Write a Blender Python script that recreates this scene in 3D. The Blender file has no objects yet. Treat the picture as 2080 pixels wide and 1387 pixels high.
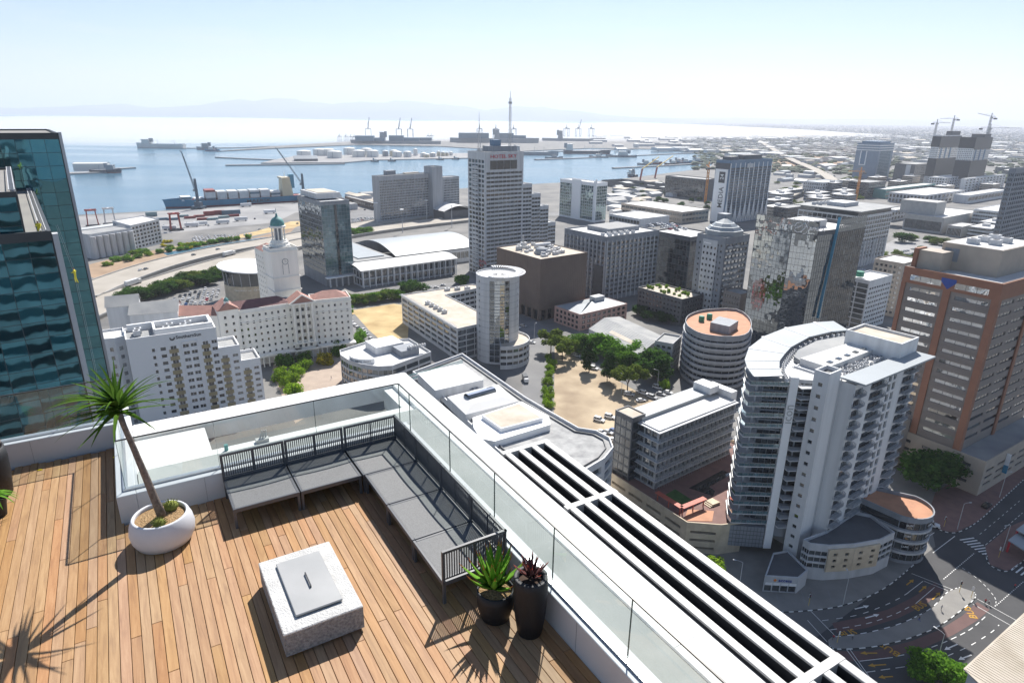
import bpy, math, random
from mathutils import Matrix, Vector
random.seed(7)
SC = bpy.context.scene
COL = SC.collection
R = math.radians
# ------------------------------------------------------------------ camera, sky, sun, exposure
CAM_H = 118.0                                   # camera height above the street, metres
FPX, PITCH, ROLL, PW, PH = 1310.0, 19.2, 0.7, 2080.0, 1387.0
_fw = Vector((0, math.cos(R(PITCH)), -math.sin(R(PITCH)))); _r0 = Vector((1, 0, 0)); _u0 = _r0.cross(_fw)
_rt = _r0*math.cos(R(ROLL)) + _u0*math.sin(R(ROLL)); _up = -_r0*math.sin(R(ROLL)) + _u0*math.cos(R(ROLL))
EYE = Vector((0, 0, CAM_H))
cam_d = bpy.data.cameras.new('camera'); cam = bpy.data.objects.new('camera', cam_d); COL.objects.link(cam)
cam_d.sensor_width = 36; cam_d.lens = 36*FPX/PW; cam_d.clip_start = .1; cam_d.clip_end = 120000
m = Matrix((_rt, _up, -_fw)).transposed().to_4x4(); m.translation = EYE; cam.matrix_world = m
SC.camera = cam
SUN_AZ, SUN_EL = 11.0, 47.0                     # azimuth clockwise from +Y
world = bpy.data.worlds.new('World'); SC.world = world; world.use_nodes = True
wn, wl = world.node_tree.nodes, world.node_tree.links
bg = wn['Background']; sky = wn.new('ShaderNodeTexSky'); sky.sky_type = 'NISHITA'; sky.sun_disc = False
sky.sun_elevation = R(SUN_EL); sky.sun_rotation = R(SUN_AZ); sky.altitude = 120; sky.air_density = 1.0; sky.dust_density = 0.3; sky.ozone_density = 2.4
bg.inputs['Strength'].default_value = 0.07
# thin low cloud streaks, the same all round the horizon
tc = wn.new('ShaderNodeTexCoord'); mp = wn.new('ShaderNodeMapping'); mp.inputs['Scale'].default_value = (3.0, 3.0, 22.0)
nz = wn.new('ShaderNodeTexNoise'); nz.inputs['Scale'].default_value = 2.2; nz.inputs['Detail'].default_value = 7; nz.inputs['Roughness'].default_value = .6
sx = wn.new('ShaderNodeSeparateXYZ')
rp = wn.new('ShaderNodeMapRange'); rp.inputs['From Min'].default_value = .48; rp.inputs['From Max'].default_value = .78
band = wn.new('ShaderNodeMapRange'); band.inputs['From Min'].default_value = .16; band.inputs['From Max'].default_value = .03
mul = wn.new('ShaderNodeMath'); mul.operation = 'MULTIPLY'; mul2 = wn.new('ShaderNodeMath'); mul2.operation = 'MULTIPLY'; mul2.inputs[1].default_value = .7
mix = wn.new('ShaderNodeMix'); mix.data_type = 'RGBA'
wl.new(tc.outputs['Generated'], mp.inputs['Vector']); wl.new(mp.outputs[0], nz.inputs['Vector']); wl.new(nz.outputs['Fac'], rp.inputs['Value'])
wl.new(tc.outputs['Generated'], sx.inputs[0]); wl.new(sx.outputs['Z'], band.inputs['Value'])
wl.new(rp.outputs[0], mul.inputs[0]); wl.new(band.outputs[0], mul.inputs[1]); wl.new(mul.outputs[0], mul2.inputs[0]); wl.new(mul2.outputs[0], mix.inputs['Factor'])
wl.new(sky.outputs[0], mix.inputs['A']); mix.inputs['B'].default_value = (7.6, 7.9, 8.3, 1); wl.new(mix.outputs['Result'], bg.inputs['Color'])
sun_d = bpy.data.lights.new('sun', 'SUN'); sun_d.energy = 5.0; sun_d.angle = R(.53); sun_d.color = (1, .955, .89)
sun = bpy.data.objects.new('sun', sun_d); COL.objects.link(sun)
sdir = Vector((math.sin(R(SUN_AZ))*math.cos(R(SUN_EL)), math.cos(R(SUN_AZ))*math.cos(R(SUN_EL)), math.sin(R(SUN_EL))))
sun.rotation_euler = sdir.to_track_quat('Z', 'Y').to_euler(); sun.location = (0, 0, 400)
SC.view_settings.view_transform = 'Standard'; SC.view_settings.look = 'None'; SC.view_settings.gamma = 1; SC.view_settings.exposure = 0.7
SC.view_settings.use_curve_mapping = False
cy = SC.cycles; cy.max_bounces = 8; cy.diffuse_bounces = 3; cy.glossy_bounces = 4; cy.transparent_max_bounces = 16; cy.transmission_bounces = 6; cy.volume_bounces = 1
cy.caustics_reflective = False; cy.caustics_refractive = False; cy.use_denoising = True; cy.sample_clamp_indirect = 6
SC.render.engine = 'CYCLES'

# ------------------------------------------------------------------ survey helpers
def at(px, py, z=0.0):
    """ground survey: the point of the horizontal plane at height z that the photograph shows at (px, py)"""
    d = _fw*FPX + _rt*(px-PW/2) - _up*(py-PH/2); t = (z-CAM_H)/d.z
    return EYE + d*t
def proj(p):
    v = Vector(p)-EYE; k = v.dot(_fw); return PW/2 + FPX*v.dot(_rt)/k, PH/2 - FPX*v.dot(_up)/k
def px_per_m(p): return FPX/max(1.0, (Vector(p)-EYE).length)
def rot2(ang): return Vector((math.cos(R(ang)), math.sin(R(ang))))

# ------------------------------------------------------------------ mesh builder
class MB:
    def __init__(s): s.v = []; s.f = []; s.mi = []; s.cur = 0
    def face(s, pts):
        n = len(s.v); s.v += [tuple(p) for p in pts]; s.f.append(tuple(range(n, n+len(pts)))); s.mi.append(s.cur)
    def idx(s, vs, fs):
        n = len(s.v); s.v += [tuple(p) for p in vs]
        for f in fs: s.f.append(tuple(n+i for i in f)); s.mi.append(s.cur)
    def box(s, x0, x1, y0, y1, z0, z1, M=None):
        vs = [Vector(p) for p in ((x0,y0,z0),(x1,y0,z0),(x1,y1,z0),(x0,y1,z0),(x0,y0,z1),(x1,y0,z1),(x1,y1,z1),(x0,y1,z1))]
        if M is not None: vs = [M @ p for p in vs]
        s.idx(vs, [(0,3,2,1),(4,5,6,7),(0,1,5,4),(1,2,6,5),(2,3,7,6),(3,0,4,7)])
    def bbox(s, x0, x1, y0, y1, z0, z1, b, M=None):
        """box with a bevelled outline on its vertical and top edges"""
        def ring(i, z): return [(x0+i+b, y0+i, z), (x1-i-b, y0+i, z), (x1-i, y0+i+b, z), (x1-i, y1-i-b, z), (x1-i-b, y1-i, z), (x0+i+b, y1-i, z), (x0+i, y1-i-b, z), (x0+i, y0+i+b, z)]
        vs = [Vector(p) for r in (ring(0, z0), ring(0, z1-b), ring(b, z1)) for p in r]
        if M is not None: vs = [M @ p for p in vs]
        fs = [tuple(range(7, -1, -1)), tuple(range(16, 24))]
        for k in (0, 8):
            for i in range(8): fs.append((k+i, k+(i+1) % 8, k+8+(i+1) % 8, k+8+i))
        s.idx(vs, fs)
    def prism(s, poly, z0, z1, top=True, bottom=True):
        n = len(poly); vs = [(p[0], p[1], z0) for p in poly] + [(p[0], p[1], z1) for p in poly]
        fs = [(i, (i+1) % n, n+(i+1) % n, n+i) for i in range(n)]
        if top: fs.append(tuple(range(n, 2*n)))
        if bottom: fs.append(tuple(range(n-1, -1, -1)))
        s.idx(vs, fs)
    def ring(s, outer, inner, z0, z1):
        n = len(outer); vs = [(p[0], p[1], z) for z in (z0, z1) for q in (outer, inner) for p in q]
        fs = []
        for i in range(n):
            j = (i+1) % n
            fs += [(i, j, 2*n+j, 2*n+i), (n+j, n+i, 3*n+i, 3*n+j), (2*n+i, 2*n+j, 3*n+j, 3*n+i), (j, i, n+i, n+j)]
        s.idx(vs, fs)
    def tube(s, pts, rad, n=8, cap=True):
        pts = [Vector(p) for p in pts]; rad = rad if isinstance(rad, (list, tuple)) else [rad]*len(pts)
        vs = []; fs = []; ref = None
        for i, p in enumerate(pts):
            t = (pts[min(i+1, len(pts)-1)]-pts[max(i-1, 0)]).normalized()
            if ref is None: ref = Vector((0, 0, 1)) if abs(t.z) < .9 else Vector((1, 0, 0))
            a = t.cross(ref).normalized(); b = t.cross(a); ref = ref
            for k in range(n):
                w = 2*math.pi*k/n; vs.append(p + (a*math.cos(w)+b*math.sin(w))*rad[i])
        for i in range(len(pts)-1):
            for k in range(n): fs.append((i*n+k, i*n+(k+1) % n, (i+1)*n+(k+1) % n, (i+1)*n+k))
        if cap: fs += [tuple(range(n-1, -1, -1)), tuple(range(len(vs)-n, len(vs)))]
        s.idx(vs, fs)
    def bar(s, a, b, w, h=None):
        """square bar from a to b"""
        a, b = Vector(a), Vector(b); t = (b-a).normalized(); h = h or w
        u = t.cross(Vector((0, 0, 1)))
        u = u.normalized() if u.length > 1e-4 else Vector((1, 0, 0)); v = u.cross(t)
        vs = [p + u*i*w/2 + v*j*h/2 for p in (a, b) for i, j in ((-1,-1),(1,-1),(1,1),(-1,1))]
        s.idx(vs, [(0,3,2,1),(4,5,6,7),(0,1,5,4),(1,2,6,5),(2,3,7,6),(3,0,4,7)])
    def lathe(s, prof, n=24, c=(0, 0), sx=1, sy=1, close=True):
        vs = []; fs = []
        for r, z in prof:
            for k in range(n):
                w = 2*math.pi*k/n; vs.append((c[0]+r*sx*math.cos(w), c[1]+r*sy*math.sin(w), z))
        for i in range(len(prof)-1):
            for k in range(n): fs.append((i*n+k, i*n+(k+1) % n, (i+1)*n+(k+1) % n, (i+1)*n+k))
        if close: fs += [tuple(range(n-1, -1, -1)), tuple(range(len(vs)-n, len(vs)))]
        s.idx(vs, fs)
    def mesh(s, name, mats, smooth=False):
        me = bpy.data.meshes.new(name); me.from_pydata(s.v, [], s.f)
        for mt in (mats if isinstance(mats, (list, tuple)) else [mats]): me.materials.append(MAT[mt])
        if any(s.mi): me.polygons.foreach_set('material_index', s.mi)
        if smooth: me.polygons.foreach_set('use_smooth', [True]*len(me.polygons))
        me.update(); return me
    def build(s, name, mats, parent=None, loc=(0, 0, 0), rz=0, smooth=False):
        return put(name, s.mesh(name, mats, smooth), parent, loc, rz)
def put(name, me, parent=None, loc=(0, 0, 0), rz=0, scale=None):
    o = bpy.data.objects.new(name, me); COL.objects.link(o); o.location = loc
    if rz: o.rotation_euler = (0, 0, rz)
    if scale is not None: o.scale = scale if isinstance(scale, (tuple, list)) else (scale,)*3
    if parent is not None: o.parent = parent
    return o
def tag(o, label, cat, group=None):
    o['label'] = label; o['category'] = cat
    if group: o['group'] = group
    return o
def thing(name, label, cat, loc=(0, 0, 0), rz=0, group=None):
    o = put(name, None, None, loc, rz); o.empty_display_size = .5
    return tag(o, label, cat, group)
def struct(o): o['kind'] = 'structure'; return o
def stuff(o, label=None, cat=None):
    o['kind'] = 'stuff'
    if label: o['label'] = label; o['category'] = cat
    return o
def copy_tree(o, parent=None):
    c = o.copy(); COL.objects.link(c); c.parent = parent
    for ch in list(KIDS.get(o.name, ())): copy_tree(ch, c)
    return c
KIDS = {}
def text(name, body, mat_name, parent, p, right, up, size, extrude=.05, align='LEFT', sx=1.0, bold=0.0):
    cu = bpy.data.curves.new(name, 'FONT'); cu.body = body; cu.size = size; cu.extrude = extrude; cu.align_x = align; cu.offset = bold; cu.resolution_u = 2
    cu.materials.append(MAT[mat_name]); o = bpy.data.objects.new(name, cu); COL.objects.link(o)
    right, up = Vector(right).normalized(), Vector(up).normalized(); n = right.cross(up)
    mm = Matrix((right*sx, up, n)).transposed().to_4x4(); mm.translation = Vector(p); o.matrix_local = mm
    if parent is not None: o.parent = parent
    return o

# ------------------------------------------------------------------ materials
MAT = {}
def mat(name, col, rough=.7, var=.12, scale=.6, bump=0.0, bscale=None, metal=0.0, spec=.5, streak=None, tint=None, rnd=0.0, detail=4):
    """base colour with mottling (world space), optional second tint, bump and per-object variation"""
    mt = bpy.data.materials.new(name); mt.use_nodes = True; nt = mt.node_tree; n, l = nt.nodes, nt.links
    b = n['Principled BSDF']; b.inputs['Roughness'].default_value = rough; b.inputs['Metallic'].default_value = metal; b.inputs['Specular IOR Level'].default_value = spec
    g = n.new('ShaderNodeNewGeometry'); t = n.new('ShaderNodeTexNoise'); t.inputs['Scale'].default_value = scale; t.inputs['Detail'].default_value = detail
    if streak:
        mpn = n.new('ShaderNodeMapping'); mpn.inputs['Scale'].default_value = streak; l.new(g.outputs['Position'], mpn.inputs[0]); l.new(mpn.outputs[0], t.inputs['Vector'])
    else: l.new(g.outputs['Position'], t.inputs['Vector'])
    mr = n.new('ShaderNodeMapRange'); mr.inputs['From Min'].default_value = .3; mr.inputs['From Max'].default_value = .7
    l.new(t.outputs['Fac'], mr.inputs['Value'])
    mx = n.new('ShaderNodeMix'); mx.data_type = 'RGBA'; c = Vector(col); c2 = Vector(tint) if tint else c*(1+var)
    mx.inputs['A'].default_value = (*(c*(1-var)), 1); mx.inputs['B'].default_value = (*c2, 1)
    l.new(mr.outputs[0], mx.inputs['Factor']); out = mx.outputs['Result']
    if rnd:
        oi = n.new('ShaderNodeObjectInfo'); ad = n.new('ShaderNodeMath'); ad.operation = 'ADD'; l.new(oi.outputs['Random'], ad.inputs[0]); l.new(g.outputs['Random Per Island'], ad.inputs[1])
        fr = n.new('ShaderNodeMath'); fr.operation = 'FRACT'; l.new(ad.outputs[0], fr.inputs[0])
        m2 = n.new('ShaderNodeMapRange'); m2.inputs['To Min'].default_value = 1-rnd; m2.inputs['To Max'].default_value = 1+rnd; l.new(fr.outputs[0], m2.inputs['Value'])
        vm = n.new('ShaderNodeVectorMath'); vm.operation = 'SCALE'; l.new(out, vm.inputs[0]); l.new(m2.outputs[0], vm.inputs['Scale']); out = vm.outputs[0]
    l.new(out, b.inputs['Base Color'])
    if bump:
        t2 = n.new('ShaderNodeTexNoise'); t2.inputs['Scale'].default_value = bscale or scale*6; t2.inputs['Detail'].default_value = 5; l.new(g.outputs['Position'], t2.inputs['Vector'])
        bp = n.new('ShaderNodeBump'); bp.inputs['Strength'].default_value = bump; bp.inputs['Distance'].default_value = .05
        l.new(t2.outputs['Fac'], bp.inputs['Height']); l.new(bp.outputs[0], b.inputs['Normal'])
    MAT[name] = mt; return mt
def glass_mat(name, dark, light, refl=.35, rough=.03, wob=.02, wscale=.35, tintr=(1, 1, 1)):
    """opaque window glass: dim room behind (varies from pane to pane) under a reflecting sheet that is never quite flat"""
    mt = bpy.data.materials.new(name); mt.use_nodes = True; nt = mt.node_tree; n, l = nt.nodes, nt.links
    for x in list(n): n.remove(x)
    o = n.new('ShaderNodeOutputMaterial'); d = n.new('ShaderNodeBsdfDiffuse'); gl = n.new('ShaderNodeBsdfGlossy'); ms = n.new('ShaderNodeMixShader')
    g = n.new('ShaderNodeNewGeometry'); oi = n.new('ShaderNodeObjectInfo'); ad = n.new('ShaderNodeMath'); ad.operation = 'ADD'
    l.new(oi.outputs['Random'], ad.inputs[0]); l.new(g.outputs['Random Per Island'], ad.inputs[1]); fr = n.new('ShaderNodeMath'); fr.operation = 'FRACT'; l.new(ad.outputs[0], fr.inputs[0])
    pw = n.new('ShaderNodeMath'); pw.operation = 'POWER'; pw.inputs[1].default_value = 2.2; l.new(fr.outputs[0], pw.inputs[0])
    mx = n.new('ShaderNodeMix'); mx.data_type = 'RGBA'; mx.inputs['A'].default_value = (*dark, 1); mx.inputs['B'].default_value = (*light, 1); l.new(pw.outputs[0], mx.inputs['Factor']); l.new(mx.outputs['Result'], d.inputs['Color'])
    lw = n.new('ShaderNodeLayerWeight'); lw.inputs['Blend'].default_value = .25; mr = n.new('ShaderNodeMapRange'); mr.inputs['To Min'].default_value = refl; mr.inputs['To Max'].default_value = 1.0
    l.new(lw.outputs['Fresnel'], mr.inputs['Value']); l.new(mr.outputs[0], ms.inputs['Fac'])
    gl.inputs['Roughness'].default_value = rough; gl.inputs['Color'].default_value = (*tintr, 1)
    if wob:
        # every pane is tilted and bowed a little differently
        wn_ = n.new('ShaderNodeTexWhiteNoise'); wn_.noise_dimensions = '1D'; l.new(fr.outputs[0], wn_.inputs['W'])
        v1 = n.new('ShaderNodeVectorMath'); v1.operation = 'SUBTRACT'; v1.inputs[1].default_value = (.5, .5, .5); l.new(wn_.outputs['Color'], v1.inputs[0])
        tn = n.new('ShaderNodeTexNoise'); tn.inputs['Scale'].default_value = wscale; tn.inputs['Detail'].default_value = 2; l.new(g.outputs['Position'], tn.inputs['Vector'])
        v2 = n.new('ShaderNodeVectorMath'); v2.operation = 'SUBTRACT'; v2.inputs[1].default_value = (.5, .5, .5); l.new(tn.outputs['Color'], v2.inputs[0])
        s1 = n.new('ShaderNodeVectorMath'); s1.operation = 'SCALE'; s1.inputs['Scale'].default_value = wob; l.new(v1.outputs[0], s1.inputs[0])
        s2 = n.new('ShaderNodeVectorMath'); s2.operation = 'SCALE'; s2.inputs['Scale'].default_value = wob*3; l.new(v2.outputs[0], s2.inputs[0])
        a1 = n.new('ShaderNodeVectorMath'); l.new(s1.outputs[0], a1.inputs[0]); l.new(s2.outputs[0], a1.inputs[1])
        a2 = n.new('ShaderNodeVectorMath'); l.new(a1.outputs[0], a2.inputs[0]); l.new(g.outputs['Normal'], a2.inputs[1])
        nn = n.new('ShaderNodeVectorMath'); nn.operation = 'NORMALIZE'; l.new(a2.outputs[0], nn.inputs[0]); l.new(nn.outputs[0], gl.inputs['Normal'])
    l.new(d.outputs[0], ms.inputs[1]); l.new(gl.outputs[0], ms.inputs[2]); l.new(ms.outputs[0], o.inputs['Surface'])
    MAT[name] = mt; return mt
def clear_glass(name, tint, refl=.06):
    mt = bpy.data.materials.new(name); mt.use_nodes = True; nt = mt.node_tree; n, l = nt.nodes, nt.links
    for x in list(n): n.remove(x)
    o = n.new('ShaderNodeOutputMaterial'); t = n.new('ShaderNodeBsdfTransparent'); t.inputs['Color'].default_value = (*tint, 1)
    gl = n.new('ShaderNodeBsdfGlossy'); gl.inputs['Roughness'].default_value = .02; gl.inputs['Color'].default_value = (.9, .95, .93, 1)
    df = n.new('ShaderNodeBsdfDiffuse'); df.inputs['Color'].default_value = (.45, .5, .49, 1)
    # dust and dried rain film on the pane
    g = n.new('ShaderNodeNewGeometry'); tn = n.new('ShaderNodeTexNoise'); tn.inputs['Scale'].default_value = 2.3; tn.inputs['Detail'].default_value = 6; l.new(g.outputs['Position'], tn.inputs['Vector'])
    mr0 = n.new('ShaderNodeMapRange'); mr0.inputs['From Min'].default_value = .35; mr0.inputs['From Max'].default_value = .75; mr0.inputs['To Min'].default_value = .02; mr0.inputs['To Max'].default_value = .05; l.new(tn.outputs['Fac'], mr0.inputs['Value'])
    lw = n.new('ShaderNodeLayerWeight'); lw.inputs['Blend'].default_value = .3; mr = n.new('ShaderNodeMapRange'); mr.inputs['To Min'].default_value = refl; mr.inputs['To Max'].default_value = .9; bf = n.new('ShaderNodeMath'); bf.operation = 'SUBTRACT'; bf.inputs[0].default_value = 1; l.new(g.outputs['Backfacing'], bf.inputs[1]); fm = n.new('ShaderNodeMath'); fm.operation = 'MULTIPLY'; l.new(mr.outputs[0], fm.inputs[0]); l.new(bf.outputs[0], fm.inputs[1]); l.new(lw.outputs['Fresnel'], mr.inputs['Value'])
    m1 = n.new('ShaderNodeMixShader'); l.new(mr0.outputs[0], m1.inputs['Fac']); l.new(t.outputs[0], m1.inputs[1]); l.new(df.outputs[0], m1.inputs[2])
    m2 = n.new('ShaderNodeMixShader'); l.new(fm.outputs[0], m2.inputs['Fac']); l.new(m1.outputs[0], m2.inputs[1]); l.new(gl.outputs[0], m2.inputs[2]); l.new(m2.outputs[0], o.inputs['Surface'])
    MAT[name] = mt
def leaf_mat(name, a, b, trans=.35):
    mt = bpy.data.materials.new(name); mt.use_nodes = True; nt = mt.node_tree; n, l = nt.nodes, nt.links
    for x in list(n): n.remove(x)
    o = n.new('ShaderNodeOutputMaterial'); d = n.new('ShaderNodeBsdfDiffuse'); t = n.new('ShaderNodeBsdfTranslucent'); ms = n.new('ShaderNodeMixShader'); ms.inputs['Fac'].default_value = trans
    g = n.new('ShaderNodeNewGeometry'); oi = n.new('ShaderNodeObjectInfo'); mx = n.new('ShaderNodeMix'); mx.data_type = 'RGBA'
    mx.inputs['A'].default_value = (*a, 1); mx.inputs['B'].default_value = (*b, 1); l.new(g.outputs['Random Per Island'], mx.inputs['Factor'])
    m2 = n.new('ShaderNodeMapRange'); m2.inputs['To Min'].default_value = .75; m2.inputs['To Max'].default_value = 1.3; l.new(oi.outputs['Random'], m2.inputs['Value'])
    vm = n.new('ShaderNodeVectorMath'); vm.operation = 'SCALE'; l.new(mx.outputs['Result'], vm.inputs[0]); l.new(m2.outputs[0], vm.inputs['Scale'])
    l.new(vm.outputs[0], d.inputs['Color']); l.new(vm.outputs[0], t.inputs['Color']); l.new(d.outputs[0], ms.inputs[1]); l.new(t.outputs[0], ms.inputs[2]); l.new(ms.outputs[0], o.inputs['Surface'])
    MAT[name] = mt
mat('white', (.86, .86, .86), .6, .04, .3, streak=(.4, .4, .05))
mat('white_wall', (.72, .725, .73), .65, .14, .5, streak=(.9, .9, .05), tint=(.76, .765, .77), detail=7)
mat('cream_wall', (.86, .84, .78), .7, .08, .5, streak=(.9, .9, .06), tint=(.88, .86, .80), detail=7)
mat('grey_wall', (.35, .365, .39), .7, .16, .5, streak=(.9, .9, .06), detail=7)
mat('light_grey', (.52, .535, .55), .65, .14, .5, streak=(.9, .9, .07), tint=(.57, .58, .60), detail=7)
mat('mid_grey', (.24, .26, .29), .65, .16, .5, streak=(.9, .9, .07), detail=7)
mat('dark_grey', (.10, .105, .115), .6, .12, .3)
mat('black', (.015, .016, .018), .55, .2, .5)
mat('roof_white', (.66, .66, .66), .75, .1, .15, tint=(.58, .575, .56), detail=6)
mat('roof_grey', (.26, .27, .28), .75, .12, .12, tint=(.35, .35, .34), detail=6)
mat('roof_metal', (.32, .35, .37), .5, .06, .15)
mat('roof_tan', (.50, .43, .34), .85, .12, .2, tint=(.58, .52, .44), detail=6)
mat('gravel_roof', (.36, .36, .36), .95, .25, .35, tint=(.46, .46, .45), bump=.3, bscale=4, detail=8)
mat('roof_red', (.36, .19, .155), .8, .12, .4)
mat('terracotta', (.48, .24, .14), .8, .12, .35)
mat('roof_dark_red', (.16, .075, .075), .8, .12, .4)
mat('orange_wall', (.29, .135, .085), .75, .08, .3)
mat('brown_box', (.155, .115, .095), .75, .08, .15)
mat('taupe', (.26, .225, .205), .75, .08, .3, streak=(.4, .4, 2.0))
mat('taupe_light', (.43, .37, .31), .75, .08, .3)
mat('sandstone', (.56, .46, .33), .8, .12, .5, tint=(.64, .54, .40))
mat('concrete', (.45, .44, .42), .85, .1, .3, detail=7)
mat('pink_wall', (.46, .30, .26), .8, .08, .3)
mat('tan_panel', (.40, .33, .20), .75, .08, .3)
mat('blue_grey', (.20, .26, .34), .55, .08, .2)
mat('slate_blue', (.12, .20, .30), .5, .08, .2)
mat('asphalt', (.052, .053, .057), .85, .18, .08, tint=(.075, .075, .078), bump=.15, bscale=6, detail=8)
mat('asphalt_light', (.16, .16, .165), .85, .12, .07, tint=(.2, .2, .2), detail=7)
mat('bus_lane', (.13, .075, .07), .85, .12, .3, detail=7)
mat('paving', (.23, .22, .21), .85, .1, .2, tint=(.27, .26, .24), detail=8)
mat('red_paving', (.20, .115, .10), .85, .12, .4)
mat('ground', (.15, .15, .15), .9, .25, .03, tint=(.24, .23, .215), detail=12)
mat('freeway', (.36, .325, .275), .9, .08, .06, tint=(.42, .385, .335), detail=8)
mat('quay', (.25, .25, .255), .9, .15, .03, tint=(.34, .335, .33), detail=8)
mat('sand', (.36, .27, .18), .95, .25, .06, tint=(.52, .42, .29), bump=.3, bscale=1.5, detail=10)
mat('dry_grass', (.42, .29, .13), .95, .16, .07, tint=(.60, .46, .24), bump=.3, bscale=1.2, detail=10)
mat('earth', (.33, .23, .15), .95, .2, .06, detail=9)
mat('lawn', (.045, .115, .025), .95, .25, .8)
mat('plaza', (.40, .32, .26), .9, .1, .2, detail=8)
mat('paint_white', (.78, .78, .76), .8, .12, 1.5)
mat('paint_yellow', (.50, .27, .03), .8, .12, 1.5)
mat('kerb_black', (.03, .03, .03), .8)
mat('mountain', (.07, .085, .075), .95, .3, .0006, tint=(.13, .13, .11))
mat('hull_blue', (.05, .24, .38), .5, .08, .05); mat('hull_dark', (.04, .05, .07), .5, .1, .05); mat('hull_red', (.20, .03, .025), .6, .1, .05)
mat('ship_white', (.62, .62, .60), .5, .05, .05); mat('ship_grey', (.25, .28, .31), .5, .1, .05); mat('ship_cream', (.62, .54, .38), .5, .05, .05)
mat('cont_white', (.66, .67, .68), .6, .08, .2, rnd=.12); mat('cont_red', (.26, .045, .04), .6, .1, .2, rnd=.2); mat('cont_blue', (.10, .17, .23), .6, .1, .2, rnd=.2); mat('cont_teal', (.17, .26, .28), .6, .1, .2, rnd=.2)
mat('crane_red', (.32, .045, .035), .5, .1, .2); mat('crane_blue', (.07, .11, .15), .5, .1, .2); mat('crane_orange', (.62, .26, .03), .5, .08, .2); mat('crane_yellow', (.65, .45, .06), .5); mat('crane_white', (.55, .55, .55), .5)
mat('tank_white', (.76, .75, .72), .6, .05, .1, streak=(.5, .5, .04))
mat('far_roof', (.42, .42, .41), .8, .3, .004, rnd=.5); mat('far_green', (.08, .10, .06), .95, .3, .01)
mat('metal_dark', (.035, .037, .042), .4, .1, 2); mat('steel', (.55, .56, .57), .35, .05, 1, metal=.8); mat('lamp_post', (.5, .51, .52), .45, .05, 1)
mat('copper_green', (.10, .27, .26), .6, .12, .8)
mat('red_sign', (.50, .02, .04), .5); mat('blue_sign', (.02, .06, .30), .5); mat('sign_dark', (.05, .055, .06), .5); mat('sign_orange', (.75, .22, .03), .5); mat('sign_grey', (.45, .45, .44), .5)
mat('pergola_red', (.45, .10, .06), .6); mat('blue_door', (.12, .26, .45), .5); mat('yellow_cloth', (.72, .62, .04), .8); mat('skin', (.36, .21, .14), .6); mat('dark_cloth', (.03, .032, .04), .9); mat('white_cloth', (.6, .6, .6), .9); mat('green_tank', (.03, .22, .14), .5)
for nm, c in dict(white=(.72, .72, .72), silver=(.42, .43, .44), black=(.02, .02, .022), red=(.34, .02, .02), blue=(.03, .10, .28), grey=(.13, .135, .14)).items(): mat('car_'+nm, c, .25, .03, 1, spec=.6)
glass_mat('red_overlay', (.10, .006, .012), (.42, .03, .05), .18, wob=.03)
mat('tyre', (.015, .015, .015), .8)
glass_mat('glass_dark', (.008, .012, .017), (.085, .10, .105), .09, wob=.015)
glass_mat('glass_mid', (.014, .019, .023), (.16, .18, .18), .20, wob=.03)
glass_mat('glass_bright', (.05, .05, .045), (.45, .46, .42), .45, wob=.05)
glass_mat('glass_teal', (.002, .012, .017), (.012, .10, .13), .24, wob=.007, wscale=.5, tintr=(.36, .84, .97))
glass_mat('glass_green', (.008, .03, .032), (.04, .11, .11), .22, wob=.03, tintr=(.75, .95, .95))
glass_mat('glass_blue', (.06, .115, .135), (.12, .20, .23), .12, wob=.02, tintr=(.8, .95, 1))
glass_mat('mirror', (.02, .02, .02), (.07, .07, .068), .66, rough=.01, wob=.035, wscale=.4, tintr=(.44, .48, .51))
glass_mat('car_glass', (.01, .012, .014), (.02, .022, .025), .15, wob=0)
clear_glass('balustrade_glass', (.92, .95, .942))
leaf_mat('leaf_green', (.05, .14, .014), (.17, .33, .036), .5); leaf_mat('leaf_dark', (.026, .07, .014), (.07, .145, .028), .4); leaf_mat('leaf_olive', (.08, .14, .022), (.22, .28, .055), .5)
leaf_mat('leaf_bright', (.11, .22, .014), (.29, .42, .035), .45); leaf_mat('leaf_yellow', (.32, .30, .012), (.55, .46, .02))
mat('bark', (.12, .095, .075), .9, .2, 2)
# ------------------------------------------------------------------ building kit
PANES = {}
def pane_mesh(w, h, glass, mull=0, trans=0, frame='dark_grey'):
    """one window: a glass sheet with an edge and, where wanted, its glazing bars"""
    key = (round(w, 2), round(h, 2), glass, mull, trans, frame)
    if key not in PANES:
        b = MB(); b.box(-w/2, w/2, -.03, .03, -h/2, h/2)
        b.cur = 1
        for i in range(mull): x = -w/2 + w*(i+1)/(mull+1); b.box(x-.05, x+.05, -.09, -.031, -h/2, h/2)
        for i in range(trans): z = -h/2 + h*(i+1)/(trans+1); b.box(-w/2, w/2, -.085, -.032, z-.05, z+.05)
        PANES[key] = b.mesh('window', [glass, frame])
    return PANES[key]
def bays(n, margin=.6, frac=.7, pair=None):
    """columns of openings as fractions of the wall length resolved later: (n, margin m, share of glass)"""
    return ('bays', n, margin, frac)
def F(n=5, nb=8, sill=.3, head=.85, frac=.7, margin=.8, z0=0.0, z1=0.0, glass='glass_mid', rec=.25, mull=0, trans=0, cols=None, frame='dark_grey', skip=None):
    return dict(n=n, nb=nb, sill=sill, head=head, frac=frac, margin=margin, z0=z0, z1=z1, glass=glass, rec=rec, mull=mull, trans=trans, cols=cols, frame=frame, skip=skip)
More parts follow.
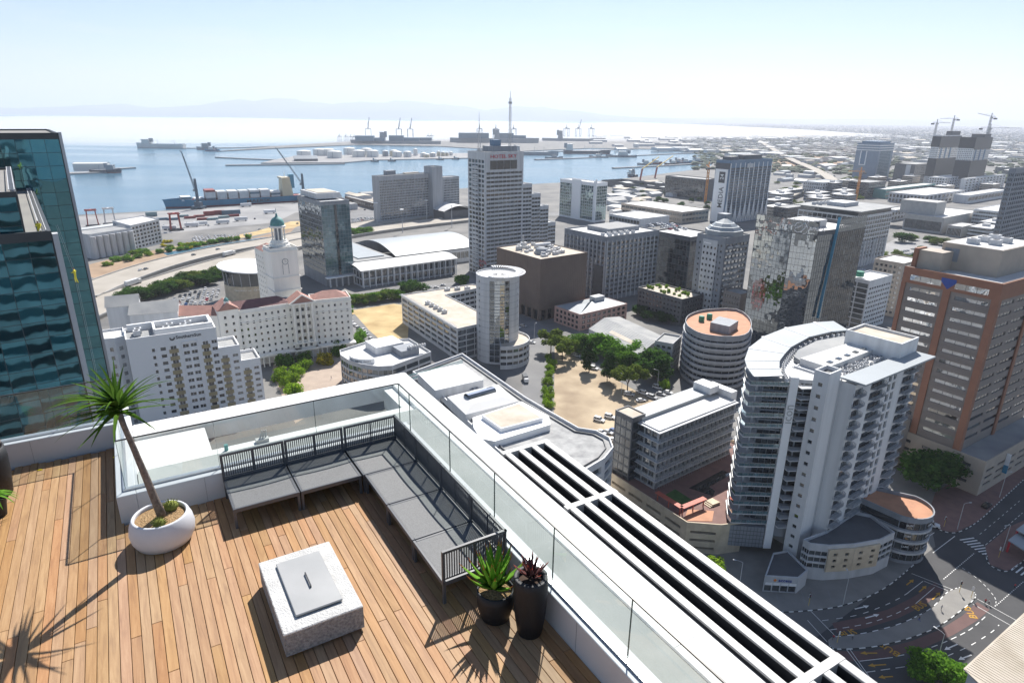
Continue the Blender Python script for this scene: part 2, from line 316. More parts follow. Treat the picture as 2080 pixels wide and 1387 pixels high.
def wall_with_holes(b, A, Bp, zlo, zhi, cols, rows, rec):
    """wall from A to Bp (outward on the right of the way), openings where a column meets a row; reveals of depth rec"""
    A, Bp = Vector(A), Vector(Bp); d = Bp-A; L = d.length; e = d/L; nrm = Vector((e.y, -e.x))
    us = sorted({0.0, L, *[u for c in cols for u in c]}); vs = sorted({zlo, zhi, *[z for r in rows for z in r]})
    hc = {(round(c[0], 4), round(c[1], 4)) for c in cols}; hr = {(round(r[0], 4), round(r[1], 4)) for r in rows}
    P = lambda u, z, k=0.0: (A.x+e.x*u-nrm.x*k, A.y+e.y*u-nrm.y*k, z)
    for j in range(len(vs)-1):
        z0, z1 = vs[j], vs[j+1]; isr = (round(z0, 4), round(z1, 4)) in hr
        if not isr: b.face([P(0, z0), P(L, z0), P(L, z1), P(0, z1)]); continue
        for i in range(len(us)-1):
            u0, u1 = us[i], us[i+1]
            if (round(u0, 4), round(u1, 4)) in hc:
                b.face([P(u0, z0), P(u1, z0), P(u1, z0, rec), P(u0, z0, rec)]); b.face([P(u0, z1, rec), P(u1, z1, rec), P(u1, z1), P(u0, z1)])
                b.face([P(u0, z0), P(u0, z0, rec), P(u0, z1, rec), P(u0, z1)]); b.face([P(u1, z0, rec), P(u1, z0), P(u1, z1), P(u1, z1, rec)])
            else: b.face([P(u0, z0), P(u1, z0), P(u1, z1), P(u0, z1)])
def inset(poly, k):
    n = len(poly); out = []
    for i in range(n):
        p0, p, p1 = Vector(poly[i-1][:2]), Vector(poly[i][:2]), Vector(poly[(i+1) % n][:2])
        a = (p-p0).normalized(); c = (p1-p).normalized(); na = Vector((-a.y, a.x)); nc = Vector((-c.y, c.x)); s = na+nc
        q = 1+na.dot(nc)
        out.append(p + s*(k/max(q, .3)))
    return out
WINDOW_BUDGET = [0]
def make_windows(root, lst, glass, mull, trans, frame, cap=300):
    """lst of (centre, width, height, angle); large ones are parts of their own, the rest one joined part"""
    if not lst: return
    base = Vector(root.location); scored = []
    for c, w, h, a in lst: scored.append((px_per_m(base+Vector(c)), c, w, h, a))
    indiv = [q for q in scored if min(q[2], q[3])*q[0] >= 5.0 and max(q[2], q[3])*q[0] >= 8.5]
    indiv.sort(key=lambda q: -q[0]); room = max(0, cap - root.get('_nw', 0)); indiv = indiv[:room]; ids = {id(q) for q in indiv}
    root['_nw'] = root.get('_nw', 0)+len(indiv)
    for q in indiv:
        o = bpy.data.objects.new('window', pane_mesh(q[2], q[3], glass, mull, trans, frame)); COL.objects.link(o); o.location = q[1]; o.rotation_euler = (0, 0, q[4]); o.parent = root; WINDOW_BUDGET[0] += 1
    rest = [q for q in scored if id(q) not in ids]
    if rest:
        b = MB()
        for _, c, w, h, a in rest:
            M = Matrix.Translation(Vector(c)) @ Matrix.Rotation(a, 4, 'Z'); b.box(-w/2, w/2, -.03, .03, -h/2, h/2, M)
        o = b.build('glazing', glass, root); o['kind'] = 'stuff'
def add_facade(root, wb, A, B, zlo, zhi, f, out):
    A, B = Vector(A), Vector(B); L = (B-A).length; e = (B-A)/L; nrm = Vector((e.y, -e.x)); ang = math.atan2(e.y, e.x)
    if f['cols'] is not None: cols = [(u0*L, u1*L) for u0, u1 in f['cols']]
    else:
        span = (L-2*f['margin']); w = span/f['nb']; g = w*(1-f['frac'])/2; cols = [(f['margin']+i*w+g, f['margin']+(i+1)*w-g) for i in range(f['nb'])]
    za, zb = zlo+f['z0'], zhi-f['z1']; fh = (zb-za)/f['n']; rows = [(za+fh*(j+f['sill']), za+fh*(j+f['head'])) for j in range(f['n'])]
    wall_with_holes(wb, A, B, zlo, zhi, cols, rows, f['rec'])
    for c in cols:
        for j, r in enumerate(rows):
            u = (c[0]+c[1])/2; p = A+e*u-nrm*(f['rec']-.02)
            out.setdefault((f['glass'], f['mull'], f['trans'], f['frame']), []).append(((p.x, p.y, (r[0]+r[1])/2), c[1]-c[0], r[1]-r[0], ang))
def block(root, pts, z0, z1, spec, wall, roof='roof_grey', par=.9, pt=.35, name='wall', rname='roof', base=None, allsides=False):
    """a storey block of a building: walls with real openings, panes, parapet and roof deck; pts are world corners, ccw"""
    o = Vector(root.location); P = [Vector((p[0]-o.x, p[1]-o.y)) for p in pts]; n = len(P); wb = MB(); out = {}
    for i in range(n):
        A, B = P[i], P[(i+1) % n]; e = (B-A); nrm = Vector((e.y, -e.x)); mid = (A+B)/2 + Vector((o.x, o.y)); vis = nrm.dot(-mid) > 0 or allsides
        f = spec.get(i, spec.get('all')) if isinstance(spec, dict) and 'n' not in spec else spec
        if f is None or not vis: wb.face([(A.x, A.y, z0), (B.x, B.y, z0), (B.x, B.y, z1), (A.x, A.y, z1)])
        else: add_facade(root, wb, A, B, z0, z1, f, out)
    if par is not None:
        q = inset(P, pt); wb.ring(P, q, z1, z1+par)
        rb = MB(); rb.prism(inset(P, pt-.01), z1-.3, z1+.06, bottom=False); rb.build(rname, roof, root)
    w = wb.build(name, wall, root)
    for (g, mu, tr, fr), lst in out.items(): make_windows(root, lst, g, mu, tr, fr)
    return w
def rect(O, ang, L, W):
    ex = rot2(ang); ey = rot2(ang+90); O = Vector(O[:2]); return [O, O+ex*L, O+ex*L+ey*W, O+ey*W]
def sub(O, ang, x0, x1, y0, y1):
    ex = rot2(ang); ey = rot2(ang+90); O = Vector(O[:2]); return [O+ex*x0+ey*y0, O+ex*x1+ey*y0, O+ex*x1+ey*y1, O+ex*x0+ey*y1]
def bldg(name, label, pts, h, spec, wall, roof='roof_grey', par=.9, cat='building', z0=0.0, group=None):
    root = thing(name, label, cat, (pts[0][0], pts[0][1], 0), 0, group); block(root, pts, z0, h, spec, wall, roof, par); return root
def solid(root, pts, z0, z1, m, name):
    o = root.location; b = MB(); b.prism([(p[0]-o.x, p[1]-o.y) for p in pts], z0, z1); return b.build(name, m, root)
AC = {}
def roof_units(root, spots, z, kind='ac', ang=0):
    """roof plant: box units with a fan ring on top"""
    for (x, y, w, d, h) in spots:
        key = (round(w, 1), round(d, 1), round(h, 1))
        if key not in AC:
            b = MB(); b.box(-w/2, w/2, -d/2, d/2, 0, h); b.cur = 1; b.lathe([(min(w, d)*.33, h+.002), (min(w, d)*.33, h+.12), (min(w, d)*.25, h+.12), (min(w, d)*.22, h+.03)], 10); AC[key] = b.mesh('air_conditioner', ['light_grey', 'dark_grey'])
        o = root.location; put('air_conditioner', AC[key], root, (x-o.x, y-o.y, z), R(ang))
def arc_pts(c, r, a0, a1, n): return [Vector((c[0]+r*math.cos(R(a0+(a1-a0)*i/n)), c[1]+r*math.sin(R(a0+(a1-a0)*i/n)))) for i in range(n+1)]

# ------------------------------------------------------------------ the setting: sea, land, roads
def sheet(name, poly, z, m, kind=True):
    b = MB(); b.face([(p[0], p[1], z) for p in poly]); o = b.build(name, m); struct(o); return o
def ribbon(name, line, width, z, m, thick=0):
    """a strip of even width along a line of (x, y)"""
    b = MB(); n = len(line); Lp = []; Rp = []
    for i in range(n):
        p = Vector(line[i][:2]); t = (Vector(line[min(i+1, n-1)][:2])-Vector(line[max(i-1, 0)][:2])).normalized(); k = Vector((-t.y, t.x)); Lp.append(p+k*width/2); Rp.append(p-k*width/2)
    for i in range(n-1):
        b.face([(*Rp[i], z), (*Rp[i+1], z), (*Lp[i+1], z), (*Lp[i], z)])
        if thick:
            b.face([(*Rp[i], z-thick), (*Rp[i+1], z-thick), (*Rp[i+1], z), (*Rp[i], z)]); b.face([(*Lp[i+1], z-thick), (*Lp[i], z-thick), (*Lp[i], z), (*Lp[i+1], z)])
    return b, Lp, Rp
def smooth_line(pts, n=6):
    pts = [Vector(p[:2]) for p in pts]; out = []
    for i in range(len(pts)-1):
        p0, p1, p2, p3 = pts[max(i-1, 0)], pts[i], pts[i+1], pts[min(i+2, len(pts)-1)]
        for k in range(n):
            t = k/n; out.append(.5*((2*p1)+(p2-p0)*t+(2*p0-5*p1+4*p2-p3)*t*t+(3*p1-p0-3*p2+p3)*t**3))
    out.append(pts[-1]); return out
def px(*pp, z=0): return [at(x, y, z) for x, y in pp]
# sea
mt = bpy.data.materials.new('sea'); mt.use_nodes = True; n_, l_ = mt.node_tree.nodes, mt.node_tree.links; b_ = n_['Principled BSDF']
b_.inputs['Base Color'].default_value = (.065, .16, .235, 1); b_.inputs['Roughness'].default_value = .16; b_.inputs['IOR'].default_value = 1.33
g_ = n_.new('ShaderNodeNewGeometry'); mp_ = n_.new('ShaderNodeMapping'); mp_.inputs['Scale'].default_value = (.35, .9, 1); t1 = n_.new('ShaderNodeTexNoise'); t1.inputs['Scale'].default_value = .35; t1.inputs['Detail'].default_value = 8; t1.inputs['Roughness'].default_value = .65
t2 = n_.new('ShaderNodeTexNoise'); t2.inputs['Scale'].default_value = .004; t2.inputs['Detail'].default_value = 4
bp_ = n_.new('ShaderNodeBump'); bp_.inputs['Strength'].default_value = .55; bp_.inputs['Distance'].default_value = .5
l_.new(g_.outputs['Position'], mp_.inputs[0]); l_.new(mp_.outputs[0], t1.inputs['Vector']); l_.new(mp_.outputs[0], t2.inputs['Vector']); l_.new(t1.outputs['Fac'], bp_.inputs['Height']); l_.new(bp_.outputs[0], b_.inputs['Normal'])
mr_ = n_.new('ShaderNodeMapRange'); mr_.inputs['From Min'].default_value = .35; mr_.inputs['From Max'].default_value = .65; mr_.inputs['To Min'].default_value = .10; mr_.inputs['To Max'].default_value = .24; l_.new(t2.outputs['Fac'], mr_.inputs['Value']); l_.new(mr_.outputs[0], b_.inputs['Roughness'])
MAT['sea'] = mt
sheet('sea', [(-45000, -3000), (45000, -3000), (45000, 60000), (-45000, 60000)], -2.2, 'sea')
# the land on this side of the bay and round to the right, with its quay walls
shore = px((-500, 492), (150, 437), (330, 428), (600, 411), (760, 397), (950, 382), (1100, 373), (1232, 367), (1300, 359), (1440, 341), (1458, 322), (1446, 309), (1330, 303), (1200, 301), (1060, 307), (890, 297), (730, 294), (560, 301), (440, 307.5), (560, 297), (700, 288), (900, 283), (1100, 282), (1300, 278), (1420, 272), (1470, 262))
land = [Vector((-900, -900))] + [Vector((2600, -900)), Vector((40000, -900)), Vector((40000, 45000)), Vector((9000, 45000)), Vector((3200, 14000))] + list(reversed(shore))
b = MB(); b.prism([(p[0], p[1]) for p in land], -4, 0, bottom=False); struct(b.build('ground', 'ground'))
# far shore and the mountains beyond the bay
def ridge(name, x0, x1, y, hs, depth, seedv):
    rnd = random.Random(seedv); b = MB(); nx, ny = 120, 8; vs = []; fs = []
    offs = [(rnd.uniform(3, 30), rnd.uniform(0, 6.28), rnd.uniform(.3, 1)) for _ in range(9)]
    for j in range(ny+1):
        for i in range(nx+1):
            t = i/nx; x = x0+(x1-x0)*t; k = t*(len(hs)-1); a = int(min(k, len(hs)-2)); w = k-a; w = w*w*(3-2*w); h = hs[a]*(1-w)+hs[a+1]*w
            h *= 1+.10*sum(c*math.sin(f*t*6.28*2+p+j*.6) for f, p, c in offs)/3
            prof = math.sin(math.pi*min(1, j/ny*1.05)/2 if j < ny else math.pi/2); vs.append((x, y+depth*j/ny, -2+h*prof*(1 if j < ny else .2)))
    for j in range(ny):
        for i in range(nx): fs.append((j*(nx+1)+i, j*(nx+1)+i+1, (j+1)*(nx+1)+i+1, (j+1)*(nx+1)+i))
    b.idx(vs, fs); return struct(b.build(name, 'mountain', smooth=True))
ridge('mountain', -27000, 9000, 23000, [60, 150, 120, 240, 200, 330, 420, 300, 420, 620, 760, 560, 620, 700, 610, 380, 560, 430, 230, 150, 120, 100], 7000, 3)
ridge('hills', 5000, 36000, 27000, [120, 150, 190, 160, 210, 180, 240, 220, 260, 300, 260, 230], 6000, 5)
# sandy, paved and planted pieces of ground
def patch(name, m, z, *pp): return sheet(name, px(*pp), z, m)
patch('quay_apron', 'quay', .03, (-300, 500), (150, 440), (330, 430), (600, 413), (760, 399), (760, 420), (600, 432), (560, 452), (330, 475), (180, 490), (-200, 540))
patch('dry_field', 'dry_grass', .03, (705, 632), (800, 617), (832, 622), (828, 695), (772, 690))
patch('dirt_lot', 'sand', .03, (1127, 690), (1165, 690), (1225, 742), (1300, 790), (1340, 800), (1300, 850), (1275, 985), (1250, 1000), (1125, 850))
patch('hotel_plaza', 'plaza', .03, (552, 760), (560, 715), (640, 700), (715, 690), (700, 800), (600, 860))
patch('grass_verge', 'earth', .03, (150, 545), (250, 520), (330, 505), (420, 500), (520, 482), (600, 462), (590, 472), (420, 512), (300, 532), (200, 570))
patch('verge_strip', 'dry_grass', .05, (330, 505), (420, 490), (520, 470), (590, 450), (640, 448), (600, 462), (500, 482), (400, 497))
patch('theatre_plaza', 'quay', .04, (1690, 530), (1770, 510), (1830, 480), (1940, 498), (1960, 520), (1850, 560), (1740, 562))
patch('rail_yard', 'earth', .04, (1560, 350), (1760, 330), (1760, 300), (1640, 300), (1560, 325))
patch('cone_car_park', 'asphalt_light', .05, (330, 612), (400, 585), (448, 568), (448, 620), (380, 640))
patch('customs_car_park', 'asphalt_light', .04, (712, 430), (770, 420), (772, 462), (712, 455))
patch('canal', 'sea', .06, (330, 514), (420, 500), (500, 487), (540, 482), (590, 480), (590, 485), (510, 490), (430, 504), (340, 519))
# freeway: two concrete carriageways on a bank, with barriers
def road(name, line, width, z, m, thick=0):
    b, Lp, Rp = ribbon(name, line, width, z, m, thick); struct(b.build(name, m)); return Lp, Rp
fz = 2.2
fr1 = smooth_line([at(150, 603, fz), at(240, 566, fz), at(340, 533, fz), at(450, 507, fz), at(560, 488, fz), at(700, 462, fz), at(900, 432, fz), at(1100, 415, fz)])
fr2 = smooth_line([at(120, 655, fz), at(220, 612, fz), at(300, 583, fz), at(400, 550, fz), at(500, 521, fz), at(620, 491, fz), at(760, 466, fz), at(960, 442, fz)])
L1, R1 = road('freeway_outbound', fr1, 30, fz, 'freeway', 2.2); L2, R2 = road('freeway_inbound', fr2, 31, fz, 'freeway', 2.2)
for nm, line in (('freeway_barrier', L1), ('freeway_barrier', R1), ('freeway_barrier', L2), ('freeway_barrier', R2)):
    b, _, _ = ribbon(nm, line, .5, fz+.95, 'concrete', .95); o = b.build(nm, 'concrete'); tag(o, ['low concrete barrier along the far edge of the freeway', 'low concrete barrier of the far carriageway towards the median', 'low concrete barrier of the near carriageway towards the median', 'low concrete barrier along the near edge of the freeway'][[L1, R1, L2, R2].index(line)], 'barrier', 'freeway barriers')
for o in [x for x in COL.objects if x.name.startswith('freeway_')]: pass
b, _, _ = ribbon('boulevard', smooth_line([at(690, 470), at(780, 458), at(900, 449), at(1060, 440), at(1240, 425)]), 26, .06, 'asphalt_light'); struct(b.build('boulevard', 'asphalt_light'))
b, _, _ = ribbon('street', smooth_line([at(640, 640), at(720, 607), at(800, 590), at(900, 582), at(1000, 570)]), 16, .06, 'asphalt_light'); struct(b.build('street', 'asphalt_light'))
b, _, _ = ribbon('street', smooth_line([at(1050, 640), at(1072, 680), at(1090, 730), at(1092, 790), at(1085, 850), at(1070, 930)]), 14, .065, 'asphalt_light'); struct(b.build('street', 'asphalt_light'))
b, _, _ = ribbon('street', smooth_line([at(1050, 640), at(1130, 690), at(1230, 745), at(1330, 800), at(1420, 850)]), 11, .07, 'asphalt_light'); struct(b.build('street', 'asphalt_light'))
b, _, _ = ribbon('street', smooth_line([at(706, 640), at(740, 680), at(775, 720), at(800, 760)]), 9, .07, 'asphalt_light'); struct(b.build('street', 'asphalt_light'))
# the junction below the round-fronted tower
patch('junction_road', 'asphalt', .02, (1400, 1180), (1500, 1260), (1650, 1300), (1900, 1110), (1890, 1060), (2090, 950), (2600, 900), (2600, 1700), (1500, 1700), (1250, 1300))
pave = px((1440, 1130), (1470, 1240), (1578, 1243), (1640, 1240), (1701, 1232), (1760, 1213), (1806, 1188), (1850, 1152), (1876, 1128), (1868, 1100), (1880, 1085), (1800, 1000), (1500, 1000))
b = MB(); b.prism([(p.x, p.y) for p in pave], 0, .14, bottom=False); PAV = struct(b.build('pavement', 'paving'))
pv2 = px((1880, 1060), (1905, 1075), (1940, 1082), (1985, 1060), (2040, 1010), (2100, 955), (2060, 900), (1900, 1000))
b = MB(); b.prism([(p.x, p.y) for p in pv2], 0, .14, bottom=False); struct(b.build('pavement', 'red_paving'))
pv3 = px((2001, 1110), (2010, 1146), (2046, 1160), (2090, 1130), (2140, 1080), (2140, 1030), (2050, 1070))
b = MB(); b.prism([(p.x, p.y) for p in pv3], 0, .14, bottom=False); struct(b.build('pavement', 'red_paving'))
# bus lanes and the traffic island
isl_n = [at(*p) for p in ((1682, 1300), (1690, 1294), (1760, 1285), (1830, 1266), (1890, 1236), (1925, 1202), (1950, 1193))]
isl_f = [at(*p) for p in ((1978, 1202), (1980, 1215), (1945, 1245), (1900, 1275), (1840, 1298), (1770, 1314), (1700, 1318), (1684, 1312))]
b = MB(); b.prism([(p.x, p.y) for p in isl_n[::-1]+isl_f[::-1]], 0, .15, bottom=False); struct(b.build('traffic_island', 'paving'))
def band(name, m, z, near, far): sheet(name, [at(*p) for p in near]+[at(*p) for p in reversed(far)], z, m)
band('bus_lane', 'bus_lane', .05, [(1700, 1285), (1760, 1275), (1825, 1255), (1880, 1228), (1918, 1196), (1908, 1192)], [(1690, 1265), (1750, 1253), (1805, 1237), (1850, 1215), (1880, 1196), (1900, 1182)])
band('bus_lane', 'bus_lane', .05, [(1690, 1322), (1770, 1322), (1850, 1302), (1910, 1278), (1955, 1250), (1985, 1222)], [(1700, 1345), (1790, 1338), (1870, 1318), (1935, 1290), (1985, 1260), (2010, 1238)])
# ------------------------------------------------------------------ city buildings
G37 = 37.0
# --- tall stepped hotel tower with two masts
O = Vector((-21.4, 491.3)); A_ = G37; hs = thing('hotel_tower', 'tall grey stepped tower with ribbon windows, red roof lettering and two masts', 'tower', (O.x, O.y, 0))
block(hs, rect(O, A_, 35.8, 23.3), 0, 92, {0: F(25, 9, .36, .88, .985, 1.2, 0, 13, 'glass_dark', .6), 3: F(25, 5, .2, .85, .8, 1.0, 0, 4, 'glass_dark', .6)}, 'light_grey', 'roof_grey', 1.2)
for x0, x1, h in ((35.8, 44.9, 68), (44.9, 53.8, 60), (53.8, 62.5, 50), (62.5, 70.5, 36)):
    block(hs, sub(O, A_, x0+.02, x1, .3, 23), 0, h, {0: F(round(h/3.2), 3, .36, .88, .985, .1, 0, 2, 'glass_dark', .6)}, 'light_grey', 'roof_white', .9)
ex, ey = rot2(A_), rot2(A_+90); nR = Vector((ex.y, -ex.x))
b = MB(); 
for k in range(4): p = ex*(4.5+k*6.3)+nR*.06; q = ex*(4.5+k*6.3+6.1)+nR*.06; b.face([(p.x, p.y, 80.5), (q.x, q.y, 80.5), (q.x, q.y, 87), (p.x, p.y, 87)])
b.build('sky_bar_window', 'glass_dark', hs)
p = ex*4.6+nR*.15; text('lettering', 'HOTEL SKY', 'red_sign', hs, (p.x, p.y, 88.7), (ex.x, ex.y, 0), (0, 0, 1), 3.6, .12, sx=1.32)
p = ey*8-ex*.15; text('lettering', 'HOTEL\nSKY', 'red_sign', hs, (p.x, p.y, 10), (-ey.x, -ey.y, 0), (0, 0, 1), 3.2, .12)
for k in range(24):   # balcony slabs up the narrow side
    b = MB(); o0 = ey*8-ex*.0; M = Matrix.Translation((o0.x, o0.y, 6+k*3.3)) @ Matrix.Rotation(R(A_), 4, 'Z'); b.box(-1.3, -.02, 0, 7, 0, .3, M); b.box(-1.3, -1.2, 0, 7, .301, 1.2, M); b.build('balcony', 'light_grey', hs)
b = MB(); M = Matrix.Rotation(R(A_), 4, 'Z'); b.box(10, 33, 5, 18, 93, 97, M); b.build('plant_room', 'mid_grey', hs)
b = MB(); b.box(14, 20, 8, 14, 97, 101.5, M); b.build('water_tank', 'slate_blue', hs)
def lattice(b, p, h, w, n, taper=.6, legw=.12):
    """square lattice mast standing at p"""
    p = Vector(p); lv = []
    for i in range(n+1): k = w/2*(1-(1-taper)*i/n); lv.append([p+Vector((sx_*k, sy_*k, h*i/n)) for sx_, sy_ in ((-1,-1),(1,-1),(1,1),(-1,1))])
    for i in range(n):
        for j in range(4):
            b.bar(lv[i][j], lv[i+1][j], legw); b.bar(lv[i][j], lv[i+1][(j+1) % 4], legw*.7); b.bar(lv[i+1][j], lv[i+1][(j+1) % 4], legw*.7)
b = MB(); q = ex*27+ey*6; lattice(b, (q.x, q.y, 93), 38, 1.7, 22, .7, .28); b.box(q.x-1.4, q.x+1.4, q.y-1.4, q.y+1.4, 127, 128.5); b.tube([(q.x, q.y, 131), (q.x, q.y, 136)], .16); b.build('mast', 'crane_white', hs)
b = MB(); q = ex*1+ey*9; lattice(b, (q.x, q.y, 93), 15, 2.2, 8, .5, .22); b.tube([(q.x, q.y, 108), (q.x, q.y, 121)], [.3, .1]); b.build('antenna', 'light_grey', hs)
roof_units(hs, [(*(O+ex*(8+i*4.2)+ey*20), 2.4, 2, 1.8) for i in range(6)], 93.2, ang=A_)
# --- glass conference hotel
O = Vector((-134.3, 453.9)); w = thing('glass_hotel', 'blue-green glass hotel slab with flat white roof behind the white clock tower', 'building', (O.x, O.y, 0))
block(w, sub(O, 37, 0, 21.3, 0, 46), 0, 60, {0: F(19, 10, .03, .97, .96, .3, 8, 2, 'glass_blue', .12, frame='steel'), 3: F(14, 16, .06, .94, .97, .3, 8, 2, 'mirror', .12)}, 'mid_grey', 'roof_white', .8)
solid(w, sub(O, 37, 2, 20, 12, 44), 61, 65, 'light_grey', 'plant_room'); solid(w, sub(O, 37, 4, 18, 14, 40), 65, 65.4, 'roof_tan', 'plant_roof')
solid(w, sub(O, 37, 9.6, 11.4, -.3, -.05), 8, 58, 'glass_dark', 'glazed_recess'); solid(w, sub(O, 37, -1, 22.5, -4, -.1), 6.5, 7.2, 'white', 'canopy')
for i in range(5): solid(w, sub(O, 37, 1+i*4.6, 1.9+i*4.6, -3.4, -2.6), 0, 6.49, 'light_grey', 'column')
# --- customs slab by the quay
O = Vector((-152.9, 745.9)); cu = bldg('office_slab', 'long grey slab office block standing alone by the harbour water', rect(O, 45, 77.7, 13), 52, {0: F(15, 34, .18, .86, .72, 1.0, 3, 4, 'glass_mid', .4), 3: None}, 'grey_wall', 'roof_grey', 1)
block(cu, rect((-97.5, 790.7), 45, 15.6, 16), 0, 60, None, 'grey_wall', 'roof_grey', 1, name='lift_tower', rname='tower_roof')
block(cu, rect((-87.3, 813.2), 45, 26, 14), 0, 46, {0: F(14, 11, .2, .85, .7, .6, 2, 2, 'glass_mid', .3)}, 'grey_wall', 'roof_grey', .8, name='wing_wall', rname='wing_roof')
solid(cu, sub(O, 45, 14, 26, 3, 10), 53, 58, 'mid_grey', 'plant_room'); solid(cu, sub(O, 45, 40, 60, 4, 9), 53, 54.5, 'roof_tan', 'roof_deck')
# --- barrel-vaulted hall next to it
O = at(903, 449); bv = thing('vaulted_hall', 'low dark hall under a white barrel roof beside the harbour slab', 'building', (O.x, O.y, 0))
b = MB(); M = Matrix.Rotation(R(37), 4, 'Z'); b.box(0, 42, 0, 40, 0, 11, M); b.build('wall', 'dark_grey', bv)
b = MB(); arc = [(-1+44*i/14, 11.1+5.5*math.sin(math.pi*i/14)) for i in range(15)]
for i in range(14):
    (x0, z0), (x1, z1) = arc[i], arc[i+1]; b.face([M @ Vector((x0, -1, z0)), M @ Vector((x1, -1, z1)), M @ Vector((x1, 41, z1)), M @ Vector((x0, 41, z0))]); b.face([M @ Vector((x0, -1, z0-.4)), M @ Vector((x1, -1, z1-.4)), M @ Vector((x1, -1, z1)), M @ Vector((x0, -1, z0))])
b.build('roof', 'roof_white', bv)
# --- white-framed green glass office
O = Vector((96.2, 774.0)); gr = bldg('green_office', 'green glass office with white end walls and a tall white centre strip', sub(O, 37, 0, 18.9, 0, 64), 45, {0: F(11, 6, .05, .95, .93, .4, 2, 3, 'glass_green', .2), 3: F(11, 18, .05, .95, .93, .6, 2, 3, 'glass_green', .2)}, 'white', 'roof_white', 1)
ex, ey = rot2(37), rot2(127)
for y0, y1 in ((25, 41), (-.02, 3)): solid(gr, sub(O, 37, -.8, -.02, y0, y1), 0, 47.5, 'white', 'white_panel')
solid(gr, sub(O, 37, -.9, .6, -1.2, -.05), 0, 50, 'white', 'sign_blade')
for k in range(10): solid(gr, sub(O, 37, -1.9, -.82, 41.2, 44.5), 5+k*4, 5.3+k*4, 'light_grey', 'balcony')
# --- brown windowless box
O = Vector((16.4, 376.9)); br = bldg('brown_block', 'windowless dark brown box building with plant crowded on its roof', rect(O, 37, 37.7, 44.8), 38, {0: F(1, 7, .02, .95, .7, 1, 0, 31, 'glass_dark', 1.2), 3: F(1, 7, .02, .95, .7, 1, 0, 31, 'glass_dark', 1.2)}, 'brown_box', 'roof_tan', .5)
for i in range(24):  # standing seams of the cladding
    solid(br, sub(O, 37, .7+i*1.56, .86+i*1.56, -.12, -.01), 7.2, 37.6, 'brown_box', 'cladding_rib')
for i in range(28): solid(br, sub(O, 37, -.12, -.01, .7+i*1.58, .86+i*1.58), 7.2, 37.6, 'brown_box', 'cladding_rib')
rr = random.Random(4)
roof_units(br, [(*(O+ex*rr.uniform(6, 32)+ey*rr.uniform(6, 40)), rr.choice((2, 3, 4.2)), rr.choice((1.8, 2.6)), rr.choice((1.2, 1.8, 2.4))) for _ in range(26)], 38.2, ang=37)
b = MB(); c = O+ex*12+ey*14-O; b.lathe([(4, 38.1), (4, 40), (3.4, 41.4), (2, 42.2), (.3, 42.5)], 18, (c.x, c.y)); b.build('dome_tank', 'mid_grey', br)
b = MB(); c = ex*26+ey*30; b.tube([(c.x-5, c.y-3, 39.5), (c.x+5, c.y+3, 39.5)], 1.5, 14); b.build('roof_tank', 'light_grey', br)
b = MB(); c = ex*10+ey*30; lattice(b, (c.x, c.y, 38.2), 9, 1, 5, .6, .15); b.build('antenna', 'light_grey', br)
# --- grey office right of it
O = Vector((61.7, 424.2)); gk = bldg('grid_office', 'grey office block with strong vertical piers and white rim roof', rect(O, 37, 51.7, 42.2), 43, {0: F(12, 12, .3, .9, .82, .5, 2, 3, 'glass_mid', .5), 3: F(12, 11, .3, .9, .82, .5, 2, 3, 'glass_mid', .5)}, 'mid_grey', 'roof_white', 1)
for i in range(12): solid(gk, sub(O, 37, .3+i*4.2, .9+i*4.2, -.6, -.01), 0, 41, 'light_grey', 'pier')
for i in range(11): solid(gk, sub(O, 37, -.6, -.01, .3+i*3.9, .9+i*3.9), 0, 41, 'light_grey', 'pier')
solid(gk, sub(O, 37, -.7, -.62, 1.5, 10), 1, 24, 'dark_grey', 'banner')
solid(gk, sub(O, 37, 14, 44, 12, 34), 43.2, 46, 'mid_grey', 'plant_screen'); solid(gk, sub(O, 37, 15, 43, 13, 33), 46, 46.1, 'dark_grey', 'plant_floor')
roof_units(gk, [(*(O+ex*(5+i*2.8)+ey*(5 if i % 2 else 9)), 2.2, 2, 1.7) for i in range(10)], 43.2, ang=37)
# --- black glass block and small grey block behind the pyramid-capped tower
bldg('black_office', 'black glass office block with a long flat white-edged roof', rect((122.6, 444.5), 37, 30, 34), 40, {3: F(10, 12, .04, .96, .95, .3, 2, 2, 'glass_dark', .1), 0: F(10, 8, .04, .96, .95, .3, 2, 2, 'glass_dark', .1)}, 'dark_grey', 'roof_white', 1)
O = at(1380, 580); bldg('small_grey_block', 'small plain grey block squeezed beside the pyramid-capped tower', rect(O, 37, 14, 12), 33, {0: F(9, 3, .35, .8, .6, .8, 1, 1, 'glass_mid', .2), 3: F(9, 3, .35, .8, .6, .8, 1, 1, 'glass_mid', .2)}, 'grey_wall', 'roof_tan', .6)
# --- dark slab with painted white tree lines and a vertical name
O = Vector((249.5, 770.2)); md = bldg('media_tower', 'dark tower with white branching lines and a tall white name panel', rect(O, 37, 84, 20), 70, {0: F(20, 34, .12, .86, .9, .2, 4, 5, 'glass_dark', .25), 3: None}, 'slate_blue', 'roof_white', 3.2)
ex, ey = rot2(37), rot2(127); nR = Vector((ex.y, -ex.x))
solid(md, sub(O, 37, -.5, -.05, 2.2, 19.2), 2, 63, 'white', 'name_panel'); solid(md, sub(O, 37, -.35, -.05, .1, 19.9), 63.05, 69.9, 'dark_grey', 'top_panel')
p = ey*5.4-ex*.55; text('lettering', 'MEDIA', 'sign_dark', md, (p.x, p.y, 18.5), (0, 0, 1), (ey.x, ey.y, 0), 9.0, .05, bold=.07, sx=.92)
b = MB(); q0 = -ex*.6
def mp_(y, z): v = ey*y - ex*.6; return (v.x, v.y, z)
